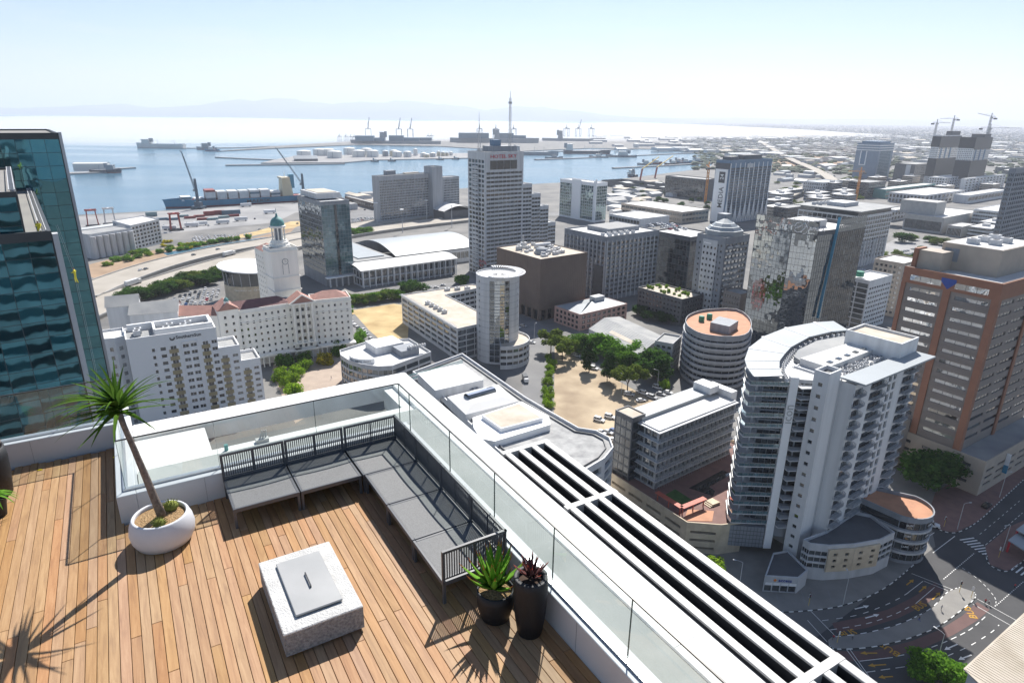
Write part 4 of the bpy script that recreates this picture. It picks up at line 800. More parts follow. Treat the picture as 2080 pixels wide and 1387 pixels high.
e = (shop[1]-shop[0]); Ls = e.length; e = e/Ls; nn = Vector((e.y, -e.x)); p = e*Ls*.42+nn*.1
text('lettering', 'access', 'blue_sign', sh, (p.x, p.y, 3.55), (e.x, e.y, 0), (0, 0, 1), 1.35, .03, bold=.02)
b = MB(); c = e*Ls*.32+nn*.1; b.idx([(c.x-e.x*.5, c.y-e.y*.5, 3.95), (c.x, c.y, 3.45), (c.x+e.x*.5, c.y+e.y*.5, 3.95), (c.x, c.y, 4.45)], [(0, 1, 2, 3)]); b.build('logo', 'sign_orange', sh)
for i in range(4):
    b = MB(); c0, c1 = e*Ls*(.05+.235*i)+nn*.06, e*Ls*(.265+.235*i)+nn*.06; b.face([(c0.x, c0.y, 2.3), (c1.x, c1.y, 2.3), (c1.x, c1.y, 3.15), (c0.x, c0.y, 3.15)]); b.build('shop_panel', 'white', sh)
# --- round black shop building at the corner
C = Vector(at(1838, 1030, 14)[:2]); rb = thing('round_shop_building', 'round-ended dark glass building with white bands and terracotta roof terrace', 'building', (C.x, C.y, 0))
ends = arc_pts(C, 7.2, -128, 40, 12)+[C+Vector((-6, 10)), C+Vector((-12, 4))]
block(rb, ends, 0, 14, {'all': F(4, 1, .22, .86, .97, .02, .3, .2, 'glass_dark', .25)}, 'mid_grey', 'terracotta', 1.0)
for z in (3.2, 6.7, 10.1): b = MB(); q = [p-C for p in ends]; b.ring(inset(q, -.25), inset(q, .05), z, z+.6); b.build('white_band', 'light_grey', rb)
for z in (5.6, 9.0, 12.5):
    for a in (-100, -55): d = rot2(a); t = Vector((-d.y, d.x)); p = d*7.35-t*2; text('lettering', 'CUBE', 'white', rb, (p.x, p.y, z), (t.x, t.y, 0), (0, 0, 1), .75, .02)
# --- apartment wing with the car park podium and its roof garden
O = Vector((44.7, 174.6)); lw = thing('apartment_wing', 'long low apartment block with continuous glazed balconies and flat pale roof', 'building', (O.x, O.y, 0)); ex, ey = rot2(36.7), rot2(126.7)
block(lw, rect(O, 36.7, 38, 14.5), 9, 29, {0: F(6, 18, .14, .94, .94, .2, 0, .2, 'glass_bright', .9, mull=1, trans=1, frame='mid_grey'), 3: F(6, 5, .14, .94, .94, .2, 0, .2, 'glass_mid', .6, mull=2, trans=1, frame='mid_grey')}, 'light_grey', 'roof_white', .35)
solid(lw, sub(O, 36.7, 1, 36, 8, 14.4), 29, 30.2, 'roof_metal', 'raised_roof')
for j in range(7):
    z = 9+j*20/6; solid(lw, sub(O, 36.7, -.9, 38.2, -1.0, -.02), z-.25, z, 'light_grey', 'balcony_slab'); solid(lw, sub(O, 36.7, -.9, -.03, -.02, 8), z-.25, z, 'light_grey', 'balcony_slab')
    if j < 6: 
        b = MB(); p, q = ex*-.85-ey*.95, ex*38.1-ey*.95; b.bar((p.x, p.y, z+1.1), (q.x, q.y, z+1.1), .1)
        for i in range(36): c = p.lerp(q, i/35); b.bar((c.x, c.y, z), (c.x, c.y, z+1.1), .06)
        b.build('railing', 'mid_grey', lw)
block(lw, sub(O, 36.7, -3.2, 2.6, 8.05, 15.5), 0, 30.8, {3: F(9, 3, .1, .9, .9, .3, 1, 1, 'glass_dark', .15), 0: F(9, 2, .1, .9, .9, .3, 1, 1, 'glass_dark', .15)}, 'dark_grey', 'roof_tan', .4, name='stair_tower', rname='stair_roof')
solid(lw, sub(O, 36.7, 33, 37.9, 7, 14), 30.2, 32.6, 'white_wall', 'plant_room'); solid(lw, sub(O, 36.7, 37.95, 41, 2, 12), 9, 31.5, 'white_wall', 'end_core')
pd = [IC(133.6, -95.1), IC(140.5, -88.6), IC(146.8, -85.8), IC(152, -92.2), IC(161, -98.6), IC(172, -103.4), IC(187, -104.5), IC(187, -128), IC(135.2, -128.5)]
cp = thing('car_park_podium', 'sandstone car park with slot openings and a roof garden with a pool', 'building', (pd[0].x, pd[0].y, 0))
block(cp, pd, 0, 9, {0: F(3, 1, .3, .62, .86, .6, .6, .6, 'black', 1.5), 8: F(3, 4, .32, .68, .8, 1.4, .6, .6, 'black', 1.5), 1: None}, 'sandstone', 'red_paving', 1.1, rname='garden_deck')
solid(cp, [IC(139.8, -109), IC(138.6, -101.6), IC(145.0, -101.5), IC(145.6, -109.4)][::1], 9.05, 9.2, 'lawn', 'lawn')
solid(cp, [IC(149.8, -107.4), IC(152.2, -100.2), IC(155, -101.6), IC(155.6, -104.2), IC(168, -104.8), IC(167.5, -108)], 9.02, 9.12, 'glass_dark', 'pool')
solid(cp, [IC(134.6, -97), IC(141, -92), IC(145.8, -95), IC(140, -100)], 9.05, 9.16, 'terracotta', 'terrace')
b = MB(); oo = Vector((pd[0].x, pd[0].y)); pg = [IC(136.4, -109)-oo, IC(136.0, -99.2)-oo, IC(145.6, -98.4)-oo]
for a_, c_ in zip(pg, pg[1:]): b.bar((a_.x, a_.y, 11.8), (c_.x, c_.y, 11.8), 1.7, .18)
b.build('pergola_beam', 'pergola_red', cp)
for a_, c_ in zip(pg, pg[1:]):
    for t in (.05, .5, .95): c = a_.lerp(c_, t); b = MB(); b.box(c.x-.15, c.x+.15, c.y-.15, c.y+.15, 9.05, 11.7); b.build('pergola_post', 'pergola_red', cp)
for i in range(3): solid(cp, [IC(146.0+i*.6, -96.6), IC(150.2, -96.2), IC(150.2, -99), IC(146.2+i*.6, -99.2)], 9.05+i*.25, 9.3+i*.25, 'sandstone', 'garden_step')
# --- curved terraced office
cc = [(82.4, 288.9), (84.5, 280.2), (89.6, 275.4), (99.4, 274.1), (108, 280), (116, 300), (114.9, 318.7), (98.5, 316.9), (88.4, 308.2), (83.6, 298)]
cc = smooth_line([*cc, cc[0]], 3)[:-1]; cw = thing('curved_office', 'curved grey office with wavy ribbon balconies and terracotta roof terrace', 'building', (cc[0].x, cc[0].y, 0))
block(cw, cc, 0, 25, {'all': F(8, 1, .35, .85, .98, .02, 1, 1, 'glass_dark', .8)}, 'mid_grey', 'terracotta', 1.3)
for j in range(8): b = MB(); q = [p-cc[0] for p in cc]; b.ring(inset(q, -.7), inset(q, -.01), 1.2+j*2.95, 2.3+j*2.95); b.build('balcony_band', 'grey_wall', cw)
solid(cw, [Vector((92, 286)), Vector((99, 280)), Vector((106, 289)), Vector((99, 296))], 25, 29, 'mid_grey', 'stair_house')
for c in ((92, 300), (97, 304)): b = MB(); b.lathe([(1.4, 25.1), (1.4, 27.4), (1.0, 27.8)], 12, (c[0]-cc[0].x, c[1]-cc[0].y)); b.build('roof_tank', 'green_tank', cw)
block(cw, rect((77.2, 291.6), 60, 14, 9), 0, 15.5, {0: F(5, 5, .35, .8, .65, .4, .5, .5, 'glass_dark', .3), 3: F(5, 3, .35, .8, .65, .4, .5, .5, 'glass_dark', .3)}, 'grey_wall', 'roof_grey', .8, name='side_wall', rname='side_roof')
# --- office courtyard block with the cylindrical mirror-and-stone tower
wl_ = [Vector(p) for p in ((-66.1, 370.4), (-27.4, 307.1), (-15.0, 317.2), (-10.6, 326), (-40, 372), (-18, 392), (-25.4, 398.5))]
ob = thing('courtyard_office', 'stone courtyard office with slatted roof edge and dark window strips', 'building', (wl_[0].x, wl_[0].y, 0))
block(ob, wl_, 0, 17, {0: F(5, 9, .26, .82, .9, .8, 1, .6, 'glass_mid', .5, mull=3), 1: F(5, 3, .12, .9, .92, .2, 1, .6, 'mirror', .2), 4: F(5, 8, .3, .8, .85, .3, 1, .6, 'glass_dark', .3), 3: F(5, 8, .3, .8, .85, .3, 1, .6, 'glass_dark', .3)}, 'light_grey', 'roof_tan', .6)
e = (wl_[1]-wl_[0]).normalized(); nn = Vector((e.y, -e.x)); nl = int((wl_[1]-wl_[0]).length/1.5)
for i in range(nl): b = MB(); c = e*(i*1.5+.4); b.bar((c.x-nn.x*1.2, c.y-nn.y*1.2, 18.1), (c.x+nn.x*1.5, c.y+nn.y*1.5, 17.8), .35, .15); b.build('eave_slat', 'steel', ob)
roof_units(ob, [(-48+i*2.8, 352-i*4.2, 2.4, 2.2, 1.8) for i in range(5)]+[(-40+i*6, 383+i*2, 3, 2.4, 1.6) for i in range(3)], 17.1, ang=30)
C = Vector((-7.5, 314)); ct = thing('cylinder_tower', 'round stone tower with a mirror-glass slot, white crown disc and curved slatted roof', 'tower', (C.x, C.y, 0))
cyl = arc_pts(C, 11.5, -160, 160, 24)[:-1]
mir = F(13, 1, .03, .97, .95, .03, 1, 1, 'mirror', .35); sto = F(13, 1, .36, .74, .30, .2, 1, 1, 'glass_dark', .3)
cyl = arc_pts(C, 10.8, 0, 360, 26)[:-1]
spec = {}
for i in range(26):
    a = (i+.5)*360/26
    spec[i] = mir if 255 < a < 300 else (sto if int(i) % 3 == 0 else None)
block(ct, cyl, 0, 44, spec, 'light_grey', 'roof_white', .7)
b = MB()
for z in [3.2+i*3.15 for i in range(13)]: b.ring([(p.x*1.004, p.y*1.004) for p in [q-C for q in cyl]], [(p.x*.99, p.y*.99) for p in [q-C for q in cyl]], z, z+.12)
b.build('stone_course', 'mid_grey', ct)
d = rot2(277); c = d*7.5; b = MB(); b.lathe([(5.2, 44.9), (5.6, 45.0), (5.6, 45.5), (5.0, 45.5)], 24, (c.x, c.y)); b.build('crown_disc', 'white', ct)
for i in range(12): a = rot2(i*30); b = MB(); b.bar((c.x+a.x*1.2, c.y+a.y*1.2, 45.65), (c.x+a.x*5.4, c.y+a.y*5.4, 45.65), .14); b.build('crown_spoke', 'metal_dark', ct)
for i in range(30):
    a = rot2(-75+i*6.2); b = MB(); b.bar((a.x*9, a.y*9, 45.6), (a.x*13.6, a.y*13.6, 45.3), .45, .15); b.build('roof_slat', 'white', ct)
b = MB(); rr_ = arc_pts((0, 0), 13.6, -76, 106, 26); ri = arc_pts((0, 0), 13.1, -76, 106, 26); [b.bar((*rr_[i], 45.25), (*rr_[i+1], 45.25), .35) for i in range(26)]; b.build('roof_hoop', 'white', ct)
block(ct, arc_pts(C+Vector((3, -4)), 13.5, -95, 95, 14)+[C+Vector((1, 11))], 0, 11, {'all': F(3, 1, .35, .85, .9, .05, 1, .4, 'glass_dark', .4)}, 'light_grey', 'roof_tan', 1, name='base_wall', rname='base_roof')
# --- low white hotel with a curved end
nw = [Vector(p) for p in ((-79.9, 280.9), (-77.8, 274.2), (-73.0, 268.2), (-66, 263.2), (-58, 260.5), (-52, 261.5), (-37.4, 280.1), (-50.2, 298.4), (-68.3, 295.3))]
nh = thing('low_curved_hotel', 'low hotel with curved glass end, white roof and lettered sign band', 'building', (nw[0].x, nw[0].y, 0))
block(nh, nw, 0, 14, {'all': F(4, 3, .2, .88, .93, .05, .6, .6, 'glass_mid', .3)}, 'light_grey', 'roof_white', 1.1)
C = Vector((-65, 274)); b = MB(); ar = arc_pts(C-nw[0], 8.6, 190, 300, 12); ai = arc_pts(C-nw[0], 8.2, 190, 300, 12)
for i in range(12): b.idx([(*ar[i], 14.1), (*ar[i+1], 14.1), (*ar[i+1], 16.4), (*ar[i], 16.4), (*ai[i], 14.1), (*ai[i+1], 14.1), (*ai[i+1], 16.4), (*ai[i], 16.4)], [(0, 1, 2, 3), (5, 4, 7, 6), (3, 2, 6, 7)])
b.build('sign_band', 'white', nh)
msg = 'HOTEL NORTH WHARF'
for i, ch in enumerate(msg):
    if ch == ' ': continue
    a = 212+i*4.6; d = rot2(a); t = Vector((-d.y, d.x)); p = C-nw[0]+d*8.66; text('lettering', ch, 'sign_dark', nh, (p.x, p.y, 14.9), (t.x, t.y, 0), (0, 0, 1), .95, .02)
solid(nh, rect((-62, 277), 37, 14, 12), 14, 17.6, 'white_wall', 'plant_room'); solid(nh, rect((-50, 274), 37, 9, 9), 14, 17, 'mid_grey', 'plant_screen'); roof_units(nh, [(-47+i*2, 278+i*1.4, 1.6, 1.4, 1.2) for i in range(4)], 17, ang=37)
# --- long white-roofed building in the middle, with gravel roof and curved end
DZ = 24
dd = [Vector(p) for p in ((-38.2, 230.9), (-27.4, 214), (-7.7, 176.5), (2, 160), (20, 158), (27.2, 165.5), (30.8, 172.3), (30.6, 178.5), (27, 183.2), (21.5, 185), (5, 208.2), (-20.6, 251.7))]
db = thing('long_roof_building', 'long building with stepped white roof boxes, gravel roof and a round balconied end', 'building', (dd[0].x, dd[0].y, 0))
block(db, dd, 0, DZ, {'all': F(7, 1, .15, .85, .8, .3, .6, .8, 'glass_dark', 1.0)}, 'white_wall', 'gravel_roof', 1.0)
q = [p-dd[0] for p in dd]; b = MB(); b.ring(inset(q, 2.0), inset(q, 2.25), DZ+.05, DZ+.6); b.build('gutter_rail', 'dark_grey', db)
def onroof(z, *pp): return [Vector(at(x, y, z)[:2]) for x, y in pp]
def roofbox(name, m, z0, z1, pts, top=None):
    p = [Vector(v[:2]) for v in pts]; area = sum(p[i].x*p[(i+1) % len(p)].y-p[(i+1) % len(p)].x*p[i].y for i in range(len(p)))
    if area < 0: p = p[::-1]
    solid(db, p, z0, z1, m, name)
    if top: solid(db, inset(p, .5), z1, z1+.05, top, name+'_roof')
    return p
ex, ey = rot2(37), rot2(127)
def dbox(px_, py_, L, W, z0, z1, m, name, top=None, ang=37):
    o = Vector(at(px_, py_, z1)[:2]); return roofbox(name, m, z0, z1, rect(o, ang, L, W), top)
roofbox('white_roof_box', 'white_wall', DZ, DZ+3.6, onroof(DZ+3.6, (884, 793), (982, 771), (938, 738), (848, 758)), 'roof_white')
hp = onroof(DZ+2.6, (946, 842), (1052, 815), (1012, 780), (908, 806)); p = roofbox('hipped_base', 'white_wall', DZ, DZ+2.6, hp)
b = MB(); c0 = sum(p, Vector((0, 0)))/4; qq = [v-dd[0] for v in p]; rid = [(p[0]+p[3])/2*.5+c0*.5-dd[0], (p[1]+p[2])/2*.5+c0*.5-dd[0]]
top = [c0-dd[0]+(v-(c0-dd[0]))*.55 for v in qq]
b.idx([(*v, DZ+2.6) for v in qq]+[(*v, DZ+4.0) for v in top], [(0, 1, 5, 4), (1, 2, 6, 5), (2, 3, 7, 6), (3, 0, 4, 7), (4, 5, 6, 7)]); b.build('hipped_roof', 'roof_white', db)
b = MB(); a_, c_ = c0-dd[0]-rot2(37)*5.5+rot2(127)*1.4, c0-dd[0]+rot2(37)*5.5+rot2(127)*1.4
for k in range(6): 
    t0, t1 = math.pi*k/6, math.pi*(k+1)/6; w0, w1 = rot2(127)*1.9*math.cos(t0), rot2(127)*1.9*math.cos(t1); b.face([(*(a_+w0), DZ+4+1.3*math.sin(t0)), (*(c_+w0), DZ+4+1.3*math.sin(t0)), (*(c_+w1), DZ+4+1.3*math.sin(t1)), (*(a_+w1), DZ+4+1.3*math.sin(t1))])
b.build('barrel_skylight', 'glass_mid', db)
roofbox('penthouse_wall', 'white', DZ, DZ+2.2, onroof(DZ+2.2, (975, 890), (1005, 896), (1118, 862), (1115, 845), (1060, 815), (960, 848), (962, 868)), None)
pz = roofbox('penthouse', 'white', DZ+.1, DZ+3.6, onroof(DZ+3.6, (1018, 870), (1103, 848), (1055, 818), (978, 842)), 'roof_tan')
p = onroof(DZ+.05, (1020, 897), (1098, 873)); e = (p[1]-p[0]); Lp_ = e.length; e = e/Lp_; nn = Vector((e.y, -e.x))
for t in (.08, .26, .42, .70, .85): b = MB(); c = p[0]+e*Lp_*t-dd[0]-nn*.1; M = Matrix.Translation((c.x, c.y, DZ+.1)) @ Matrix.Rotation(math.atan2(e.y, e.x), 4, 'Z'); b.box(-.45, .45, -.3, .1, 0, 1.9, M); b.build('blue_door', 'blue_door', db)
rr = random.Random(12)
for i in range(9): c = Vector(at(900+i*9+rr.uniform(-4, 4), 792+rr.uniform(-5, 7)+i*-.6, DZ+.5)[:2]); roof_units(db, [(c.x, c.y, 1.5, 1.2, 1.2)], DZ+.06, ang=37)
for i in range(4): a_ = at(870+i*6, 800+i*7, DZ+1)-Vector((dd[0].x, dd[0].y, 0)); c_ = at(905+i*3, 838+i*2, DZ+1)-Vector((dd[0].x, dd[0].y, 0)); b = MB(); b.tube([a_, c_], .18, 6); b.build('pipe', 'hull_blue' if i < 2 else 'light_grey', db)
for i in range(4): a_ = at(830, 775-i*4, DZ+1.2)-Vector((dd[0].x, dd[0].y, 0)); c_ = at(940, 738-i*2, DZ+1.2)-Vector((dd[0].x, dd[0].y, 0)); b = MB(); b.tube([a_, c_], .15, 6); b.build('pipe', 'copper_green' if i % 2 else 'light_grey', db)
# --- pink office, shed, planted car park
O = Vector((39.4, 358.9)); pk = bldg('pink_office', 'pink low office with pale hipped metal roof beside the tree-lined lot', rect(O, 38, 39.9, 22.5), 9.6, {0: F(3, 9, .2, .8, .6, 1, .3, .3, 'glass_dark', .4, mull=1, trans=1, frame='white'), 3: F(3, 6, .2, .8, .6, 1, .3, .3, 'glass_dark', .4, mull=1, frame='white')}, 'pink_wall', 'roof_metal', .5)
b = MB(); q = [v-O for v in inset(rect(O, 38, 39.9, 22.5), .6)]; c = [q[0].lerp(q[2], .3), q[0].lerp(q[2], .7)]
b.idx([(*v, 10.0) for v in q]+[(*c[0], 13), (*c[1], 13)], [(0, 1, 5, 4), (1, 2, 5), (2, 3, 4, 5), (3, 0, 4)]); b.build('hipped_roof', 'roof_metal', pk); solid(pk, sub(O, 38, 22, 30, 10, 15), 10, 14.5, 'light_grey', 'roof_house')
g1 = px((1196, 668), (1298, 720), (1362, 690), (1258, 643), z=6); O = g1[0]; shd = thing('grey_shed', 'large shed with grey corrugated roof and a yellowed roof strip', 'shed', (O.x, O.y, 0))
q = [Vector(v[:2])-Vector(O[:2]) for v in g1]; m1, m2 = (q[0]+q[3])/2, (q[1]+q[2])/2
b = MB(); b.prism([(v.x, v.y) for v in q], 0, 6); b.build('wall', 'light_grey', shd)
b = MB(); b.idx([(*q[0], 6.05), (*q[1], 6.05), (*m2, 9), (*m1, 9), (*q[2], 6.05), (*q[3], 6.05)], [(0, 1, 2, 3), (3, 2, 4, 5), (0, 3, 5), (1, 4, 2)]); b.build('roof', 'roof_grey', shd)
for i in range(22): t = i/22; b = MB(); a_ = q[0].lerp(q[1], t); c_ = m1.lerp(m2, t); b.bar((*a_, 6.12), (*c_, 9.07), .12, .1); b.build('roof_seam', 'light_grey', shd)
b = MB(); a_, c_ = q[0].lerp(q[1], .32), q[0].lerp(q[1], .8); b.face([(*a_.lerp(m1.lerp(m2, .32), .3), 7.06), (*c_.lerp(m1.lerp(m2, .8), .3), 7.06), (*c_.lerp(m1.lerp(m2, .8), .5), 7.66), (*a_.lerp(m1.lerp(m2, .32), .5), 7.66)]); b.build('roof_strip', 'roof_tan', shd)
O = Vector((100.9, 370.4)); gd = bldg('planted_car_park', 'dark brick parking block with green plants growing on its roof deck', rect(O, 37, 20, 35.1), 16, {0: F(5, 8, .3, .75, .55, .6, 1, .6, 'glass_dark', .4), 3: F(5, 12, .3, .75, .55, .6, 1, .6, 'glass_dark', .4)}, 'dark_grey', 'roof_tan', .9)
GARDEN = O
# --- stepped white hotel with the sun logo
O = Vector((-142.3, 223.7)); AS = 31.2; ss = thing('stepped_white_hotel', 'white stepped hotel with tan window columns and dark roof lettering', 'building', (O.x, O.y, 0)); ex, ey = rot2(AS), rot2(AS+90); nR = Vector((ex.y, -ex.x))
colsm = [(.257, .287), (.35, .408), (.462, .525), (.60, .665), (.69, .755), (.828, .888), (.93, .99)]
block(ss, rect(O, AS, 30.7, 15), 0, 38, {0: F(12, 1, .30, .76, 1, 0, 0, 3.4, 'glass_dark', .3, mull=1, cols=colsm, frame='white'), 3: None}, 'white', 'roof_grey', 1.0)
for x0, x1 in ((.44, .545), (.808, .908)):
    for j in range(12):
        zb_ = j*34.6/12; w = (x1-x0)*30.7; solid(ss, sub(O, AS, x0*30.7, x1*30.7, -.10, -.01), zb_-.7, zb_+.9, 'tan_panel', 'tan_spandrel')
for x0, x1 in ((.585, .598), (.757, .77)): solid(ss, sub(O, AS, x0*30.7, x1*30.7, -.3, -.01), 0, 34.6, 'white', 'pilaster')
solid(ss, sub(O, AS, .59*30.7, .765*30.7, -.25, -.01), 34.7, 35.2, 'white', 'ledge')
p = ex*.535*30.7+nR*.08; text('lettering', 'SouthernSun', 'sign_dark', ss, (p.x, p.y, 36.5), (ex.x, ex.y, 0), (0, 0, 1), 1.75, .04, bold=.03, sx=.98)
b = MB(); c = ex*.495*30.7+nR*.1
ring_ = [(math.cos(R(a)), math.sin(R(a))) for a in range(160, 381, 20)]; cres = [(x*.95, y*.95) for x, y in ring_]+[(x*.55, y*.55+.25) for x, y in ring_[::-1]]
b.face([(c.x+ex.x*x, c.y+ex.y*x, 37.0+y) for x, y in cres]); b.build('logo_sun', 'sign_dark', ss)
for (x0, x1, h) in ((30.72, 38.4, 29.2), (38.42, 45.6, 22.4)):
    block(ss, sub(O, AS, x0, x1, 0, 13), 0, h, {0: F(round(h/2.9), 1, .32, .74, 1, 0, 0, 1.6, 'glass_mid', .25, mull=1, cols=[(.12, .38), (.62, .88)], frame='sign_grey')}, 'white', 'roof_grey', 1.2, name='step_wall', rname='step_roof')
    for j in range(round(h/2.9)): zb_ = j*(h-1.6)/round(h/2.9); solid(ss, sub(O, AS, x0+.3, x0+3.4, -.1, -.01), zb_-.7, zb_+.9, 'tan_panel', 'tan_spandrel')
solid(ss, sub(O, AS, 9, 29.5, 2.5, 12.5), 38, 38.4, 'roof_grey', 'plant_deck')
for y0, y1, x0, x1 in ((13.2, 14.2, 1, 30), (2, 3, 10, 30), (3, 13.2, 29, 30), (3, 13.2, 9.5, 10.3)): solid(ss, sub(O, AS, x0, x1, y0, y1), 38.05, 40.6, 'white', 'roof_screen')
roof_units(ss, [(*(O+ex*x+ey*y), 2.4, 2.2, 2.0) for x, y in ((14, 6), (20, 7), (15.5, 10), (22, 10), (4, 6), (4.5, 9))], 38.2, ang=AS)
b = MB()
for cx, cz in ((31, 28), ): pass
# white round-cornered annex on its left, gabled houses behind
o1 = O-ex*9+ey*9; wa = bldg('white_annex', 'white rounded annex with arched windows left of the stepped hotel', [o1+nR*0, o1+ex*5.5-ey*1.5, o1+ex*8.7, o1+ex*8.7+ey*12, o1+ey*12], 37, {0: F(10, 2, .3, .75, .5, .4, 1, 2, 'glass_mid', .2), 1: F(10, 1, .3, .75, .5, .4, 1, 2, 'glass_mid', .2)}, 'white_wall', 'roof_white', .9)
def gable(name, label, O, ang, L, W, h, rh, wall, roof, f=None):
    t = thing(name, label, 'building', (O[0], O[1], 0)); block(t, rect(O, ang, L, W), 0, h, f, wall, roof, None)
    b = MB(); ex, ey = rot2(ang), rot2(ang+90); k = .5; q = [-ex*k-ey*k, ex*(L+k)-ey*k, ex*(L+k)+ey*(W+k), -ex*k+ey*(W+k)]; m1, m2 = -ex*k+ey*W/2, ex*(L+k)+ey*W/2
    b.idx([(*q[0], h+.02), (*q[1], h+.02), (*m2, h+rh), (*m1, h+rh), (*q[2], h+.02), (*q[3], h+.02)], [(0, 1, 2, 3), (3, 2, 4, 5)]); b.build('roof', roof, t)
    b = MB(); b.idx([(0, 0, h), (*(ey*W), h), (*(ey*W/2), h+rh-.3)], [(0, 2, 1)]); b.idx([(*(ex*L), h), (*(ex*L+ey*W), h), (*(ex*L+ey*W/2), h+rh-.3)], [(0, 1, 2)]); b.build('gable_wall', wall, t); return t
gable('gabled_house', 'white gabled block with dark grey roof behind the stepped hotel', (at(262, 640, 30).x, at(262, 640, 30).y), 20, 20, 14, 30, 4, 'white_wall', 'roof_grey')
gable('gabled_house', 'tall white gabled block at the foot of the teal glass tower', (at(215, 625, 33).x, at(215, 625, 33).y), 25, 13, 11, 33, 4, 'white_wall', 'roof_grey')
# --- classical cream hotel with portico, red roofs and clock tower
cl = thing('classical_hotel', 'cream classical hotel with pediment, columns and red tiled roofs', 'building', (-107, 311, 0))
def hip(root, O, ang, L, W, z, rh, m, ov=.5, name='roof'):
    o = Vector((O[0], O[1]))-Vector(root.location[:2]); ex, ey = rot2(ang), rot2(ang+90); q = [o-ex*ov-ey*ov, o+ex*(L+ov)-ey*ov, o+ex*(L+ov)+ey*(W+ov), o-ex*ov+ey*(W+ov)]; k = min(W/2, L/2); m1, m2 = o+ex*k+ey*W/2, o+ex*(L-k)+ey*W/2
    b = MB(); b.idx([(*v, z) for v in q]+[(*m1, z+rh), (*m2, z+rh)], [(0, 1, 5, 4), (1, 2, 5), (2, 3, 4, 5), (3, 0, 4)]); b.build(name, m, root)
wings = [((-137, 290.5), 34.5, 34, 'roof_dark_red'), ((-101.5, 314.0), 24, 19.5, 'roof_red')]
for O, a, L, rm in wings:
    block(cl, rect(O, a, L, 13), 0, 28.4, {0: F(7, max(5, int(L/3)), .33, .74, .32, .6, 4.5, 1.2, 'glass_dark', .3, mull=1, frame='white'), 3: F(7, 3, .33, .74, .32, .6, 4.5, 1.2, 'glass_dark', .3, mull=1, frame='white')}, 'cream_wall', 'roof_grey', .9)
    hip(cl, sub(O, a, .8, L-.8, .8, 12.2)[0], a, L-1.6, 11.4, 28.6, 3.6, rm)
    o = Vector(O)
    for z in (27.4, 5.2, 22.4): solid(cl, sub(O, a, -.3, L+.3, -.35, -.01), z, z+.45, 'cream_wall', 'cornice')
# pedimented centre
O = Vector((-110.2, 308.2)); a = 30; ex, ey = rot2(a), rot2(a+90)
block(cl, sub(O, a, 0, 10.5, -1.6, 12), 0, 29.2, {0: F(6, 3, .3, .78, .5, 1.2, 5, 1.6, 'glass_dark', .5, frame='white')}, 'cream_wall', 'roof_red', None, name='centre_wall')
oo = O-Vector((-107, 311))
def cpnt(x, y, z): v = oo+ex*x+ey*y; return (v.x, v.y, z)
b = MB(); b.idx([cpnt(-1, -2.6, 29.3), cpnt(11.5, -2.6, 29.3), cpnt(5.25, -2.6, 33.4), cpnt(-1, 8, 29.3), cpnt(11.5, 8, 29.3), cpnt(5.25, 8, 33.4)], [(0, 1, 2), (1, 4, 5, 2), (3, 0, 2, 5)]); b.build('pediment_roof', 'roof_red', cl)
b = MB(); b.bar(cpnt(-1.2, -2.7, 29.2), cpnt(11.7, -2.7, 29.2), .7); b.bar(cpnt(-1.2, -2.7, 29.3), cpnt(5.25, -2.7, 33.6), .6); b.bar(cpnt(11.7, -2.7, 29.3), cpnt(5.25, -2.7, 33.6), .6); b.build('pediment', 'cream_wall', cl)
for i in range(4): b = MB(); p = cpnt(.8+i*2.95, -2.3, 0); b.lathe([(.75, 9), (.62, 9.4), (.55, 27.6), (.7, 28.2), (.8, 28.8)], 12, (p[0], p[1])); b.build('column', 'cream_wall', cl)
b = MB(); q = [cpnt(-1, -3.2, 0), cpnt(11.5, -3.2, 0), cpnt(11.5, -1.62, 0), cpnt(-1, -1.62, 0)]; b.prism([(v[0], v[1]) for v in q], 8.3, 9.0); b.build('balcony', 'cream_wall', cl)
# ground floor colonnade along both wings
for O, a, L, rm in wings+[((-110.2, 308.2), 30, 10.5, '')]:
    dp = 4.5; solid(cl, sub(O, a, -.5, L+.5, -dp, -.36), 5.0, 5.9, 'cream_wall', 'portico_roof')
    for i in range(int(L/2.6)+1): v = Vector(O)+rot2(a)*min(L, i*2.6)-rot2(a+90)*(dp-.5)-Vector((-107, 311)); b = MB(); b.lathe([(.38, 0), (.34, .3), (.3, 4.6), (.4, 5)], 8, (v.x, v.y)); b.build('column', 'cream_wall', cl)
# left gable with small copper cupola
O = Vector((-137, 290.5)); a = 34.5; block(cl, sub(O, a, -1.5, 7.5, -.9, 12), 0, 30.5, {0: F(7, 2, .33, .74, .3, 1, 4.5, 2, 'glass_dark', .3, frame='white')}, 'cream_wall', 'roof_red', None, name='gable_wall')
ex, ey = rot2(a), rot2(a+90); oo = O-Vector((-107, 311)); b = MB(); b.idx([cpnt(-2, -1.3, 30.5), cpnt(8, -1.3, 30.5), cpnt(3, -1.3, 34), cpnt(-2, 10, 30.5), cpnt(8, 10, 30.5), cpnt(3, 10, 34)], [(0, 1, 2), (1, 4, 5, 2), (3, 0, 2, 5)]); b.build('gable_roof', 'roof_red', cl)
c = cpnt(3, 1, 0); b = MB(); b.lathe([(1.2, 33), (1.2, 34.4), (1.0, 34.6)], 10, c[:2]); b.build('cupola', 'cream_wall', cl); b = MB(); b.lathe([(1.2, 34.5), (1.0, 35.3), (.5, 35.9), (.1, 36.2), (.08, 37.2)], 10, c[:2], close=False); b.build('cupola_dome', 'copper_green', cl)
# long red roofed wing running left
block(cl, rect((-168, 290.5), 4, 30, 12), 0, 27, None, 'cream_wall', 'roof_grey', .4, name='side_wing'); hip(cl, (-168, 290.5), 4, 30, 12, 27.4, 3.4, 'roof_red', name='side_roof')
